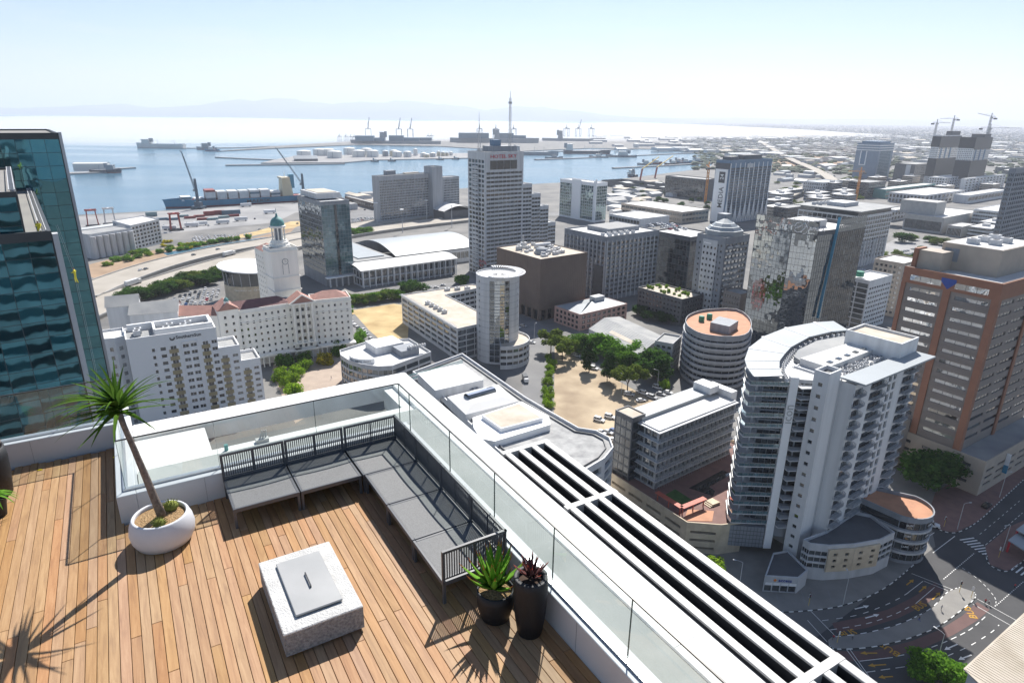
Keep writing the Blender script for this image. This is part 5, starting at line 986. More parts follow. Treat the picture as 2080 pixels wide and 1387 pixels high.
# clock tower of the hotel
O = Vector((-122.3, 321.4)); a = 38; tw = thing('clock_tower', 'square cream clock tower with columned lantern and green copper dome', 'tower', (O.x, O.y, 0)); ex, ey = rot2(a), rot2(a+90); nR = Vector((ex.y, -ex.x))
block(tw, rect(O, a, 13.6, 12), 0, 53, None, 'cream_wall', 'roof_grey', .8)
for z in (31, 38, 51.6): solid(tw, sub(O, a, -.5, 14.1, -.5, -.01), z, z+.6, 'cream_wall', 'cornice'); solid(tw, sub(O, a, -.5, -.01, -.005, 12.4), z, z+.6, 'cream_wall', 'cornice')
c = ex*6.8+nR*.1; b = MB()
for k in range(16): t0, t1 = R(22.5*k), R(22.5*(k+1)); b.bar((c.x+ex.x*1.5*math.cos(t0), c.y+ex.y*1.5*math.cos(t0), 46.5+1.5*math.sin(t0)), (c.x+ex.x*1.5*math.cos(t1), c.y+ex.y*1.5*math.cos(t1), 46.5+1.5*math.sin(t1)), .2)
b.bar((c.x, c.y, 46.5), (c.x, c.y, 47.6), .12); b.bar((c.x, c.y, 46.5), (c.x+ex.x*.8, c.y+ex.y*.8, 46.2), .12); b.build('clock_face', 'mid_grey', tw)
for dx in (-1.5, 1.5): b = MB(); b.bar((c.x+ex.x*dx, c.y+ex.y*dx, 40), (c.x+ex.x*dx, c.y+ex.y*dx, 45.2), .14); b.build('panel_moulding', 'mid_grey', tw)
# annex of the tower with red roof, left behind
block(tw, sub(O, a, -.2, 9, 12.02, 26), 0, 50, {3: F(9, 4, .35, .72, .3, .6, 24, 2, 'glass_dark', .2)}, 'cream_wall', 'roof_red', .3, name='annex_wall', rname='annex_roof'); hip(tw, sub(O, a, .3, 8, 12.6, 25)[0], a, 8, 12.6, 50.4, 3.2, 'roof_red', name='annex_hip')
c = ex*6.8+ey*6
b = MB(); b.lathe([(5.2, 53.4), (5.2, 54.4), (4.6, 54.6), (4.6, 56), (3.9, 56.2), (3.9, 57)], 20, (c.x, c.y)); b.build('lantern_base', 'cream_wall', tw)
for i in range(10): d = rot2(36*i); b = MB(); b.lathe([(.45, 57), (.38, 57.3), (.34, 62.8), (.45, 63.2)], 8, (c.x+d.x*3.1, c.y+d.y*3.1)); b.build('lantern_column', 'cream_wall', tw)
b = MB(); b.lathe([(1.9, 57), (1.9, 63)], 12, (c.x, c.y)); b.build('lantern_core', 'mid_grey', tw)
b = MB(); b.lathe([(3.9, 63.2), (3.9, 64.1), (3.5, 64.3)], 20, (c.x, c.y)); b.build('lantern_cornice', 'cream_wall', tw)
b = MB(); b.lathe([(3.5, 64.2), (3.45, 65.4), (3.0, 66.8), (2.1, 67.9), (.9, 68.5), (.5, 69.2), (.5, 70), (.12, 70.4), (.08, 73)], 20, (c.x, c.y), close=False); b.build('dome', 'copper_green', tw, smooth=True)
# --- drum-shaped convention centre entrance
C = Vector((-176, 424)); cn = thing('convention_drum', 'sandstone drum with dark glazed upper ring and sloping white disc roof', 'building', (C.x, C.y, 0))
b = MB(); b.lathe([(17.5, 0), (17.5, 11.5)], 40, (0, 0)); b.build('drum_wall', 'sandstone', cn); b = MB(); b.lathe([(17.0, 11.5), (17.6, 20)], 40, (0, 0)); b.build('glass_ring', 'glass_dark', cn)
for i in range(20): d = rot2(18*i); b = MB(); b.bar((d.x*17.2, d.y*17.2, 11.5), (d.x*17.9, d.y*17.9, 20), .3); b.build('mullion', 'light_grey', cn)
b = MB(); vs = []; 
for k in range(40): d = rot2(9*k); vs.append((d.x*20.5, d.y*20.5, 21.2-d.x*1.6)); 
vs += [(x, y, z+.8) for x, y, z in vs]; b.idx(vs, [tuple(range(39, -1, -1)), tuple(range(40, 80))]+[(i, (i+1) % 40, 40+(i+1) % 40, 40+i) for i in range(40)]); b.build('disc_roof', 'white', cn)
for i, ch in enumerate('Convention Centre'):
    if ch == ' ': continue
    an = 253+i*3.7; d = rot2(an); t = Vector((-d.y, d.x)); p = d*17.6; text('lettering', ch, 'white', cn, (p.x, p.y, 8.6), (t.x, t.y, 0), (0, 0, 1), 1.9, .03)
# --- convention halls
O = Vector((-108.4, 453.1)); ch_ = bldg('convention_hall', 'long convention hall with glazed colonnade and white curved roof', rect(O, 37, 78.9, 26), 12, {0: F(2, 16, .1, .92, .9, .6, .3, .6, 'glass_mid', 1.2, mull=1, frame='light_grey'), 3: F(2, 5, .1, .92, .9, .6, .3, .6, 'glass_dark', .6)}, 'light_grey', 'roof_white', None)
def curved_roof(root, O, ang, x0, x1, y0, y1, z, rise, m, n=10, along='x', ov=1.5, name='curved_roof'):
    o = Vector(O)-Vector(root.location[:2]); ex, ey = rot2(ang), rot2(ang+90); b = MB()
    for i in range(n):
        for k, (t0, t1) in enumerate([(i/n, (i+1)/n)]):
            h0, h1 = z+rise*math.sin(math.pi*t0), z+rise*math.sin(math.pi*t1); ya, yb = y0-ov+(y1-y0+2*ov)*t0, y0-ov+(y1-y0+2*ov)*t1
            P = lambda x, y, zz: (*(o+ex*x+ey*y), zz); b.face([P(x0-ov, ya, h0), P(x1+ov, ya, h0), P(x1+ov, yb, h1), P(x0-ov, yb, h1)]); b.face([P(x1+ov, ya, h0-.4), P(x0-ov, ya, h0-.4), P(x0-ov, yb, h1-.4), P(x1+ov, yb, h1-.4)][::1]); b.face([P(x0-ov, ya, h0-.4), P(x0-ov, ya, h0), P(x0-ov, yb, h1), P(x0-ov, yb, h1-.4)])
    P = lambda x, y, zz: (*(o+ex*x+ey*y), zz); b.face([P(x0-ov, y0-ov, z-.4), P(x1+ov, y0-ov, z-.4), P(x1+ov, y0-ov, z), P(x0-ov, y0-ov, z)]); b.build(name, m, root)
curved_roof(ch_, O, 37, 0, 78.9, 0, 26, 12.5, 2.2, 'roof_white')
for i in range(17): v = rot2(37)*(i*4.9)-rot2(127)*2.2; b = MB(); b.tube([(v.x, v.y, 0), (v.x, v.y, 12)], .3, 8); b.build('column', 'white', ch_)
O = Vector((-120, 487)); c2_ = bldg('exhibition_hall', 'wide exhibition hall with grey flat and white vaulted roofs behind the colonnade hall', rect(O, 37, 112, 78), 11, {0: F(1, 26, .3, .8, .9, 1, 0, 0, 'glass_mid', .4), 3: F(2, 18, .2, .85, .9, 1, .3, .5, 'glass_mid', .4)}, 'light_grey', 'roof_grey', None)
curved_roof(c2_, O, 37, 36, 112, 4, 74, 11.4, 6.5, 'roof_metal', 14, name='vault_roof'); solid(c2_, sub(O, 37, -1.5, 30, -1.5, 79), 11.2, 12, 'roof_grey', 'flat_roof'); solid(c2_, sub(O, 37, 4, 26, 6, 72), 12, 12.8, 'roof_metal', 'roof_deck')
# --- teal glass office tower on the left, with its terraces
C0 = Vector((-45.4, 63.2)); AP = 37; ex, ey = rot2(AP), rot2(AP+90); nR = Vector((ex.y, -ex.x))
pt = thing('teal_glass_tower', 'dark teal glass tower with stepped terraces and wavy reflecting panes', 'tower', (C0.x, C0.y, 0))
O = C0-ex*52; tg = F(66, 26, .015, .985, .975, .1, 0, .6, 'glass_teal', .06)
block(pt, rect(O, AP, 52, 45.4), 0, 106.6, tg, 'sign_dark', 'paving', .3, pt=.3, name='front_wall', rname='terrace')
solid(pt, sub(O, AP, 52.02, 52.5, -.2, .9), 0, 106.6, 'light_grey', 'sunlit_sliver')  # light grey strip paints in the sunlit sliver of the side wall
O2 = C0+ex*4.6+ey*45.5-ex*62; block(pt, rect(O2, AP, 62, 26), 0, 114.6, {0: F(58, 34, .015, .985, .975, .1, 0, .6, 'glass_teal', .06)}, 'sign_dark', 'paving', .3, pt=.3, name='rear_wall', rname='rear_roof')
solid(pt, sub(O2, AP, 62.01, 62.4, -.2, .8), 0, 115, 'light_grey', 'sunlit_sliver')  # same painted sunlit edge on the rear block
U = at(50, 464, 107.2); U = Vector(U[:2]); ub = [U-ex*30, U, U+ey*34, U-ex*30+ey*34]
block(pt, ub, 106.1, 110.4, {0: F(3, 16, .02, .98, .96, .1, 0, .2, 'glass_teal', .06), 1: F(3, 16, .02, .98, .96, .1, 0, .2, 'glass_teal', .06)}, 'sign_dark', 'paving', .3, pt=.3, name='upper_wall', rname='upper_terrace')
for z, a_, c_ in ((106.8, C0-C0-ex*.6, -ex*.6+ey*45), (110.7, U-C0-ex*.3, U-C0-ex*.3+ey*33)):   # window-cleaning rails
    b = MB()
    for off in (-.22, .22): b.bar((a_.x+ex.x*off, a_.y+ex.y*off, z+.2), (c_.x+ex.x*off, c_.y+ex.y*off, z+.2), .07)
    for i in range(50): p = a_.lerp(c_, i/49); b.bar((p.x-ex.x*.22, p.y-ex.y*.22, z+.2), (p.x+ex.x*.22, p.y+ex.y*.22, z+.2), .05)
    b.build('cleaning_rail', 'light_grey', pt)
# --- grain silo hotel building near the quay
O = Vector((-351.5, 535.6)); sl_ = bldg('silo_building', 'grey concrete silo block with a flat roof beside the container yard', [Vector((-356, 538)), Vector((-338.5, 573)), Vector((-362, 586)), Vector((-381, 552))], 20, None, 'light_grey', 'roof_grey', .8)
for i in range(7): d = Vector((-338.5, 573))-Vector((-356, 538)); p = d*(i+.5)/7; b = MB(); b.tube([(p.x, p.y, 0), (p.x, p.y, 18.6)], 2.5, 12); b.build('silo_bulge', 'light_grey', sl_)
bldg('balcony_block', 'grey apartment block with balconies behind the concrete silo', [Vector((-340.5, 574)), Vector((-335.0, 612)), Vector((-362, 634)), Vector((-372, 600))], 22, {0: F(6, 8, .2, .8, .7, .6, 1, .5, 'glass_dark', .8)}, 'light_grey', 'roof_white', .9)
gable('long_quay_shed', 'long grey roofed shed between silo block and quay', (-381, 556), 64, 80, 14, 17, 4, 'light_grey', 'roof_metal')
# --- box fitted from its near roof corner and the ends of its two visible walls
def ext(O, ang, z, x):
    d = rot2(ang); lo, hi = 0.0, 500.0; f = lambda t: proj((O[0]+d.x*t, O[1]+d.y*t, z))[0]; s = 1 if f(1) > f(0) else -1
    for _ in range(40):
        mdl = (lo+hi)/2
        if s*(f(mdl)-x) < 0: lo = mdl
        else: hi = mdl
    return lo
def fbox(name, label, p, h, xr, xl, spec, wall, roof='roof_white', par=.7, ang=37, L=None, W=None, cat='building', group=None):
    O = at(*p, h); L = L or ext(O, ang, h, xr); W = W or ext(O, ang+90, h, xl); return bldg(name, label, rect(O, ang, L, W), h, spec, wall, roof, par, cat, 0.0, group), Vector(O[:2]), L, W
rib = lambda n, nb, g='glass_dark': F(n, nb, .3, .8, .92, .5, .6, .6, g, .3)
fbox('exhibition_shed', 'huge flat white-roofed hall in front of the dark dockside block', (1386, 432), 13, 1440, 1262, {0: rib(2, 8), 3: rib(2, 14)}, 'taupe_light', 'roof_white')
fbox('saw_roof_hall', 'white saw-tooth roofed hall left of the flat white hall', (1300, 446), 9, 1360, 1238, {3: rib(1, 10)}, 'white_wall', 'roof_white')
fbox('dark_long_block', 'long dark glass block right of the white-branched tower', (1600, 424), 20, 1705, 1572, {0: rib(5, 18), 3: rib(5, 5)}, 'dark_grey', 'roof_grey')
fbox('window_grid_office', 'pale office with rows of square windows below the motorway ramp', (1672, 372), 22, 1712, 1632, {0: F(4, 8, .25, .8, .55, .6, 1, .6, 'glass_dark', .4), 3: F(4, 9, .25, .8, .55, .6, 1, .6, 'glass_dark', .4)}, 'light_grey', 'roof_metal')
fbox('dark_crane_block', 'dark glazed block behind the thin orange crane', (1766, 372), 24, 1800, 1724, {0: rib(6, 8), 3: rib(6, 9)}, 'dark_grey', 'roof_grey')
fbox('teal_hall', 'low hall with flat white roof and teal side wall', (1800, 386), 14, 1900, 1775, {0: rib(2, 12)}, 'copper_green', 'roof_white')
fbox('arcade_block', 'low white block with arched lower storey near the theatre', (1880, 398), 14, 1960, 1806, {0: F(2, 10, .1, .8, .6, .6, .3, .5, 'glass_dark', .6), 3: F(2, 10, .1, .8, .6, .6, .3, .5, 'glass_dark', .6)}, 'light_grey', 'roof_white')
fbox('blue_striped_flats', 'white flats with blue strips at the foot of the construction towers', (1920, 362), 20, 1960, 1888, {0: F(4, 8, .25, .8, .6, .5, .6, .6, 'glass_dark', .3), 3: F(4, 6, .25, .8, .6, .5, .6, .6, 'glass_dark', .3)}, 'white_wall', 'roof_white')
fbox('white_flats', 'plain white flats right of the construction towers', (1962, 364), 24, 2044, 1953, {0: F(5, 12, .3, .75, .5, .8, .6, .6, 'glass_dark', .3), 3: None}, 'white_wall', 'roof_white')
fbox('domed_hall', 'broad white low-domed hall beyond the theatre', (1968, 398), 12, 2046, 1938, {0: rib(1, 12)}, 'white_wall', 'roof_white')
fbox('striped_block', 'white office with long horizontal stripes beside the dark park trees', (2040, 432), 22, 2092, 1978, {0: rib(5, 12, 'glass_mid'), 3: rib(5, 12, 'glass_mid')}, 'white_wall', 'roof_white')
fbox('civic_slab', 'tall grey slab tower cut by the right edge of the view', (2064, 345), 88, 2140, 2050, {0: F(26, 20, .2, .8, .6, .6, 2, 2, 'glass_dark', .4), 3: F(26, 3, .2, .8, .6, .6, 2, 2, 'glass_dark', .4)}, 'mid_grey', 'roof_grey')
th, O, L, W = fbox('theatre', 'concrete theatre with glazed foyer front and a high fly tower', (1918, 444), 17, 1992, 1838, {3: F(1, 34, .12, .72, .8, 1.5, 0, 0, 'glass_dark', 1.2), 0: None}, 'concrete', 'roof_white')
solid(th, sub(O, 37, 10, 36, 14, 52), 17, 32, 'concrete', 'fly_tower'); solid(th, sub(O, 37, 3, 34, 53, 72), 17, 20, 'light_grey', 'foyer_roof')
fbox('theatre_annex', 'low glazed annex before the theatre', (1955, 462), 11, 1982, 1925, {3: F(1, 10, .1, .8, .8, .6, 0, 0, 'glass_dark', .8), 0: None}, 'concrete', 'roof_white')
fbox('court_block', 'low flat building left of the theatre', (1812, 430), 12, 1850, 1796, {3: F(2, 5, .2, .8, .7, .6, .3, .3, 'glass_dark', .6), 0: F(2, 6, .2, .8, .7, .6, .3, .3, 'glass_dark', .6)}, 'light_grey', 'roof_white')
fbox('quay_shed', 'dark-roofed long quay shed by the basin', (1380, 384), 10, 1420, 1222, None, 'dark_grey', 'roof_grey', None)
fbox('railway_shed', 'long brown railway shed behind the harbour slab', (760, 414), 8, 770, 700, {3: rib(1, 14)}, 'brown_box', 'roof_grey', .4)
fbox('viaduct_office', 'brown brick office left of the mirror tower base', (1505, 600), 22, 1530, 1470, {3: F(6, 6, .3, .75, .5, .6, 1, .6, 'glass_dark', .3)}, 'taupe', 'roof_grey')
# canopies of the bus station and roof at the lower right
bs = thing('bus_station', 'bus station with grey sheet canopies on red frames', 'shelter', (at(2030, 1120).x, at(2030, 1120).y, 0)); o = Vector(bs.location[:2])
for (q, z) in (([(2048, 1096), (2100, 1130), (2140, 1098), (2084, 1068)], 4.2), ([(2064, 1075), (2098, 1050), (2140, 1070), (2110, 1100)], 5.4)):
    pp = [Vector(at(x, y, z)[:2])-o for x, y in q]; ar = sum(pp[i].x*pp[(i+1) % 4].y-pp[(i+1) % 4].x*pp[i].y for i in range(4)); pp = pp if ar > 0 else pp[::-1]
    b = MB(); b.prism([(p.x, p.y) for p in pp], z-.3, z); b.build('canopy', 'roof_metal', bs)
    for p in pp: b = MB(); k = p*.9+sum(pp, Vector((0, 0)))/4*.1; b.box(k.x-.2, k.x+.2, k.y-.2, k.y+.2, 0, z-.3); b.build('post', 'red_sign', bs)
rf = [Vector(at(x, y, 16)[:2]) for x, y in ((1957, 1357), (2010, 1387+20), (2160, 1400), (2160, 1180), (2082, 1242))]
rs = thing('corrugated_hall', 'hall with pale corrugated roof at the lower right corner', 'building', (rf[0].x, rf[0].y, 0)); q = [p-rf[0] for p in rf]
ar = sum(q[i].x*q[(i+1) % 5].y-q[(i+1) % 5].x*q[i].y for i in range(5)); q = q if ar > 0 else q[::-1]
b = MB(); b.prism([(p.x, p.y) for p in inset(q, .8)], 0, 15.7); b.build('wall', 'light_grey', rs); b = MB(); b.prism([(p.x, p.y) for p in q], 15.7, 16); b.build('roof', 'roof_tan', rs)
e = (Vector(at(2082, 1242, 16)[:2])-rf[0]); Lr = e.length; e = e/Lr; nn = Vector((e.y, -e.x))
for i in range(40): b = MB(); a_ = e*(i*Lr/40); b.bar((a_.x+nn.x*.3, a_.y+nn.y*.3, 16.05), (a_.x+nn.x*14, a_.y+nn.y*14, 16.05), .12, .08); b.build('roof_rib', 'roof_tan', rs)
# --- distant warehouses, one by one, and the mass of suburb beyond
rr = random.Random(31); WH = {}
def warehouse_mesh(k):
    L, W, h, rh = [(60, 30, 8, 4), (90, 34, 9, 3), (40, 26, 7, 4), (70, 50, 10, 2), (34, 20, 12, 1)][k]; b = MB(); b.box(-L/2, L/2, -W/2, W/2, 0, h)
    b.cur = 1; b.idx([(-L/2-1, -W/2-1, h+.05), (L/2+1, -W/2-1, h+.05), (L/2+1, 0, h+rh), (-L/2-1, 0, h+rh), (L/2+1, W/2+1, h+.05), (-L/2-1, W/2+1, h+.05)], [(0, 1, 2, 3), (3, 2, 4, 5)]); b.cur = 0
    b.idx([(-L/2, -W/2, h), (-L/2, W/2, h), (-L/2, 0, h+rh-.2), (L/2, -W/2, h), (L/2, W/2, h), (L/2, 0, h+rh-.2)], [(0, 2, 1), (3, 4, 5)]); return b
for k in range(5):
    for rm in ('roof_white', 'roof_grey', 'roof_tan', 'roof_metal'): WH[k, rm] = warehouse_mesh(k).mesh('warehouse', ['light_grey', rm])
placed = []
avoid = [(1725, 1830), (1850, 2045)]
n_w = 0; tries = 0
while n_w < 110 and tries < 4000:
    tries += 1; x, y = rr.uniform(1470, 2160), rr.uniform(276, 345); p = at(x, y)
    if x < 1580 and y > 318: continue
    if any((Vector(p[:2])-q).length < 70 for q in placed) or (y > 335 and x > 1700): continue
    placed.append(Vector(p[:2])); k = rr.randrange(5); o = put('warehouse', WH[k, rr.choice(('roof_white', 'roof_white', 'roof_grey', 'roof_tan', 'roof_metal'))], None, (p.x, p.y, 0), R(rr.choice((37, 127, 30, 120))))
    tag(o, 'pale roofed warehouse in the distant industrial district', 'warehouse', 'warehouses of the industrial district'); n_w += 1
for i in range(34):
    p = at(rr.uniform(1180, 1450), rr.uniform(276, 299)); o = put('port_shed', WH[rr.randrange(5), rr.choice(('roof_white', 'roof_grey'))], None, (p.x, p.y, 0), R(rr.choice((12, 5)))); tag(o, 'grey-roofed shed on the far container terminal', 'shed', 'sheds on the far terminal')
for x, y, k in ((1345, 306, 3), (1380, 305, 3), (1410, 309, 0), (1440, 312, 4), (1500, 318, 1), (1560, 316, 1), (1260, 306, 2)): p = at(x, y); tag(put('dock_shed', WH[k, 'roof_metal'], None, (p.x, p.y, 0), R(20)), 'shed on the mole behind the grey naval ships', 'shed', 'sheds on the mole')
b = MB()
for i in range(9000):
    d = 2600*(9.0**rr.random()); a = rr.uniform(14, 44); x, y = d*math.sin(R(a)), d*math.cos(R(a)); s = rr.uniform(8, 34); s2 = rr.uniform(8, 22); h = rr.uniform(3, 9); M = Matrix.Translation((x, y, 0)) @ Matrix.Rotation(rr.choice((.6, 2.2, .2))+rr.uniform(-.1, .1), 4, 'Z'); b.box(-s/2, s/2, -s2/2, s2/2, 0, h, M)
stuff(b.build('distant_suburb', 'far_roof'), 'mass of small distant houses and sheds fading into haze', 'suburb')
b = MB()
for i in range(5200):
    d = 1700*(12.0**rr.random()); a = rr.uniform(15, 44); x, y = d*math.sin(R(a)), d*math.cos(R(a)); s = rr.uniform(4, 14); h = rr.uniform(3, 8); b.lathe([(s*.6, 0), (s, h*.4), (s*.8, h*.8), (s*.2, h)], 5, (x, y))
stuff(b.build('distant_tree_cover', 'far_green'), 'scattered dark tree cover between the distant houses', 'trees')
# motorway snaking away to the right, on piers
for nm, pts_, w in (('motorway', [(1590, 400, 7), (1640, 378, 9), (1690, 366, 9), (1660, 345, 8), (1600, 322, 4), (1560, 300, 0), (1540, 288, 0)], 22), ('motorway', [(1760, 330, 2), (1700, 312, 0), (1640, 300, 0), (1590, 291, 0), (1500, 280, 0)], 40)):
    ln = smooth_line([at(x, y, z) for x, y, z in pts_]); b, _, _ = ribbon(nm, ln, w, 7 if w == 22 else .3, 'freeway', 1.5); struct(b.build(nm, 'freeway'))
# ------------------------------------------------------------------ harbour
def pier(label_pts, z=0, m='quay', name='pier', width=12):
    b, _, _ = ribbon(name, [at(*p) for p in label_pts], width, z, m, 4); struct(b.build(name, m))
def land_poly(name, m, *pp):
    q = [Vector(v[:2]) for v in px(*pp)]; ar = sum(q[i].x*q[(i+1) % len(q)].y-q[(i+1) % len(q)].x*q[i].y for i in range(len(q))); q = q if ar > 0 else q[::-1]
    b = MB(); b.prism([(p.x, p.y) for p in q], -4, .05, bottom=False); struct(b.build(name, m))
land_poly('tank_mole', 'quay', (530, 331), (700, 330), (760, 325), (950, 321), (1060, 316), (1060, 309), (900, 312), (740, 314), (600, 317), (560, 324))
pier([(440, 319), (500, 322), (580, 325)], .2); pier([(458, 335), (560, 334), (700, 332)], .2); pier([(130, 352), (205, 349), (232, 346)], .2, width=34); pier([(225, 343), (272, 340)], .2, width=14)
pier([(1088, 324), (1200, 320), (1330, 314), (1440, 309)], .2); pier([(1246, 341), (1350, 336), (1456, 330)], .2); pier([(1100, 308), (1280, 303)], .2, width=30); pier([(370, 301), (470, 300), (560, 297)], .2, width=16)
# tanks
for i, (x, y, r, h, m) in enumerate([(618, 320, 20, 17, 'tank_white'), (650, 316, 20, 17, 'tank_white'), (667, 316, 19, 17, 'tank_white'), (680, 321, 21, 17, 'tank_white'), (710, 314, 18, 18, 'tank_white'), (729, 319, 19, 17, 'tank_white'), (745, 315, 17, 18, 'tank_white'), (757, 319, 18, 17, 'tank_white'), (783, 318, 9, 15, 'ship_grey'), (800, 317, 13, 15, 'ship_cream'), (807, 319, 14, 14, 'tank_white'), (828, 319, 12, 14, 'tank_white'), (844, 316, 7, 18, 'tank_white'), (860, 319, 9, 10, 'tank_white'), (867, 320, 8, 8, 'ship_cream'), (879, 319, 9, 10, 'light_grey'), (891, 317, 6, 12, 'ship_cream'), (900, 317, 6, 10, 'ship_cream'), (908, 317, 5, 9, 'ship_cream'), (916, 316, 6, 9, 'tank_white'), (1292, 300, 12, 14, 'tank_white')]):
    p = at(x, y); t = thing('storage_tank', 'large white oil tank in the row on the mole' if r >= 16 else 'small pale oil tank on the far end of the mole', 'tank', (p.x, p.y, 0), 0, 'oil tanks on the mole' if r >= 16 else 'small tanks on the mole')
    b = MB(); b.lathe([(r, 0), (r, h)], 28); b.build('shell', m, t); b = MB(); b.lathe([(r+.4, h), (r+.4, h+.5), (r*.6, h+2.4), (.5, h+3.4)], 28, close=False); b.build('roof', 'tank_white', t, smooth=True); b = MB(); b.bar((0, -r-.3, 0), (0, -r-.3, h), .8); b.build('ladder', 'mid_grey', t)
gable('mole_shed', 'dark pitched shed beside the oil tanks', (at(598, 328).x, at(598, 328).y), 20, 60, 30, 6, 8, 'dark_grey', 'ship_grey'); gable('pier_shed', 'white shed on the pier at the left edge of the harbour', (at(150, 348).x, at(150, 348).y), 15, 62, 24, 15, 2, 'ship_white', 'roof_white')
# ships
def ship(name, label, p, L, B, ang, fb, hull, house, boot='hull_red', hx=-.36, hh=16, hl=.1, cargo=None, funnel='ship_grey', masts=(), group=None):
    t = thing(name, label, 'ship', (p[0], p[1], -2.2), R(ang), group); b = MB(); st = [(-.5, .8), (-.47, .95), (-.3, 1), (.25, 1), (.36, .86), (.44, .5), (.5, .03)]
    lv = [(-1.5, .86, 0), (1.6, .92, .1), (fb, 1, .35), (fb+2.6, 1.02, .62)]; vs = []; fs = []
    for k, (z, w, rake) in enumerate(lv):
        for sgn in (1, -1):
            for x, y in (st if sgn == 1 else st[::-1]):
                zz = z if k < 3 else (fb+(2.6 if x > .34 else (.9 if x < -.4 else .3))); vs.append((x*L*(1 + (rake*.06 if x > .3 else 0)), sgn*y*B/2*w, zz))
    n = len(st)*2
    for k in range(3):
        for i in range(n): fs.append((k*n+i, k*n+(i+1) % n, (k+1)*n+(i+1) % n, (k+1)*n+i))
    b.mi = []
    for f in fs: b.mi.append(1 if f[0] < n else 0)
    b.v = vs; b.f = [f[::-1] for f in fs]; me = b.mesh('hull', [hull, boot]); put('hull', me, t)
    b = MB(); b.face([(x*L*(1+(.03 if x > .3 else 0)), y*B/2*.98, fb+.1) for x, y in st]+[(x*L*(1+(.03 if x > .3 else 0)), -y*B/2*.98, fb+.1) for x, y in st[::-1]]); b.f = [f[::-1] for f in b.f]; b.build('deck', 'ship_grey' if hull != 'hull_blue' else 'hull_red', t)
    x0, x1 = hx*L, (hx+hl)*L; b = MB(); nlev = max(2, int(hh/3))
    for i in range(nlev): k = i*.4; b.box(x0+k, x1-k*.6, -B*.42+k*.5, B*.42-k*.5, fb+.1+i*hh/nlev, fb+.1+(i+1)*hh/nlev-.02)
    b.box(x1-hl*L*.35, x1-.6, -B*.52, B*.52, fb+hh-2.4, fb+hh+.3); b.build('superstructure', house, t)
    b = MB(); b.box(x1-.55, x1-.4, -B*.36, B*.36, fb+hh-2, fb+hh-.8); b.build('bridge_window', 'glass_dark', t)
    b = MB(); b.box(x0-hl*L*.3, x0+hl*L*.15, -B*.14, B*.14, fb+hh*.4, fb+hh+3.5); b.build('funnel', funnel, t)
    b = MB(); b.tube([((x0+x1)/2, 0, fb+hh), ((x0+x1)/2, 0, fb+hh+8)], [.5, .2], 6); b.bar(((x0+x1)/2, -3, fb+hh+5), ((x0+x1)/2, 3, fb+hh+5), .3); b.build('mast', 'ship_white', t)
    for mx in masts: b = MB(); b.tube([(mx*L, 0, fb), (mx*L, 0, fb+hh*.9)], [.8, .4], 6); b.bar((mx*L, 0, fb+hh*.8), (mx*L+L*.06, 0, fb+hh*.55), .5); b.build('deck_crane', house, t)
    return t
CM = {}
def cont(l, m):
    if (l, m) not in CM:
        b = MB(); b.bbox(-l/2, l/2, -1.2, 1.2, 0, 2.55, .05)
        for i in range(int(l/1.0)): x = -l/2+.5+i; b.box(x-.12, x+.12, -1.25, -1.2, .15, 2.4); b.box(x-.12, x+.12, 1.2, 1.25, .15, 2.4)
        CM[l, m] = b.mesh('container', m)
    return CM[l, m]
pS, pE = Vector((-463, 868)), Vector((-312, 965)); mid = (pS+pE)/2; angS = math.degrees(math.atan2((pS-pE).y, (pS-pE).x)); LS = (pS-pE).length
CSH = ship('container_ship', 'blue container ship lying at the quay with stacked white containers', mid, LS, 26, angS, 8.5, 'hull_blue', 'ship_cream', hx=-.42, hh=26, hl=.085, funnel='hull_blue')
sd = (pS-pE).normalized(); sn = Vector((-sd.y, sd.x)); rr = random.Random(5)
if sn.dot(-mid) < 0: sn = -sn
q = mid+sn*13.35-sd*10; tr = -sd
text('lettering', 'MAERSK', 'sign_dark', None, (q.x, q.y, .6), (tr.x, tr.y, 0), (0, 0, 1), 6.0, .05, sx=1.5, bold=.05); MSK = [o for o in COL.objects if o.type == 'FONT'][-1]; MSK.parent = CSH; MSK.matrix_parent_inverse = (Matrix.Translation(CSH.location) @ CSH.rotation_euler.to_matrix().to_4x4()).inverted()
CONT_LABELS = {'cont_white': 'white container stacked on the deck of the blue ship', 'cont_red': 'dark red container on top of a ship stack', 'cont_blue': 'blue-grey container in the ship deck stacks'}
for bay in range(9):
    x = LS*.36-bay*14.2-(2 if bay else 0)
    tiers = [2, 1, 5, 4, 4, 4, 4, 4, 3][bay]
    for row in range(5):
        for tier in range(tiers):
            if 0 < row < 4 and tier < tiers-1: continue
            m_ = 'cont_white'
            if bay == 2 and tier == 4: m_ = 'cont_red'
            elif rr.random() < .12: m_ = 'cont_blue'
            c = mid+sd*x+sn*((row-2)*4.4); o = put('container', cont(12.2, m_), None, (c.x, c.y, 6.6+tier*2.6), math.atan2(sd.y, sd.x), (1, 1.75, 1)); tag(o, CONT_LABELS[m_], 'container', 'containers on the blue ship: '+m_[5:])
p = at(405, 424); 
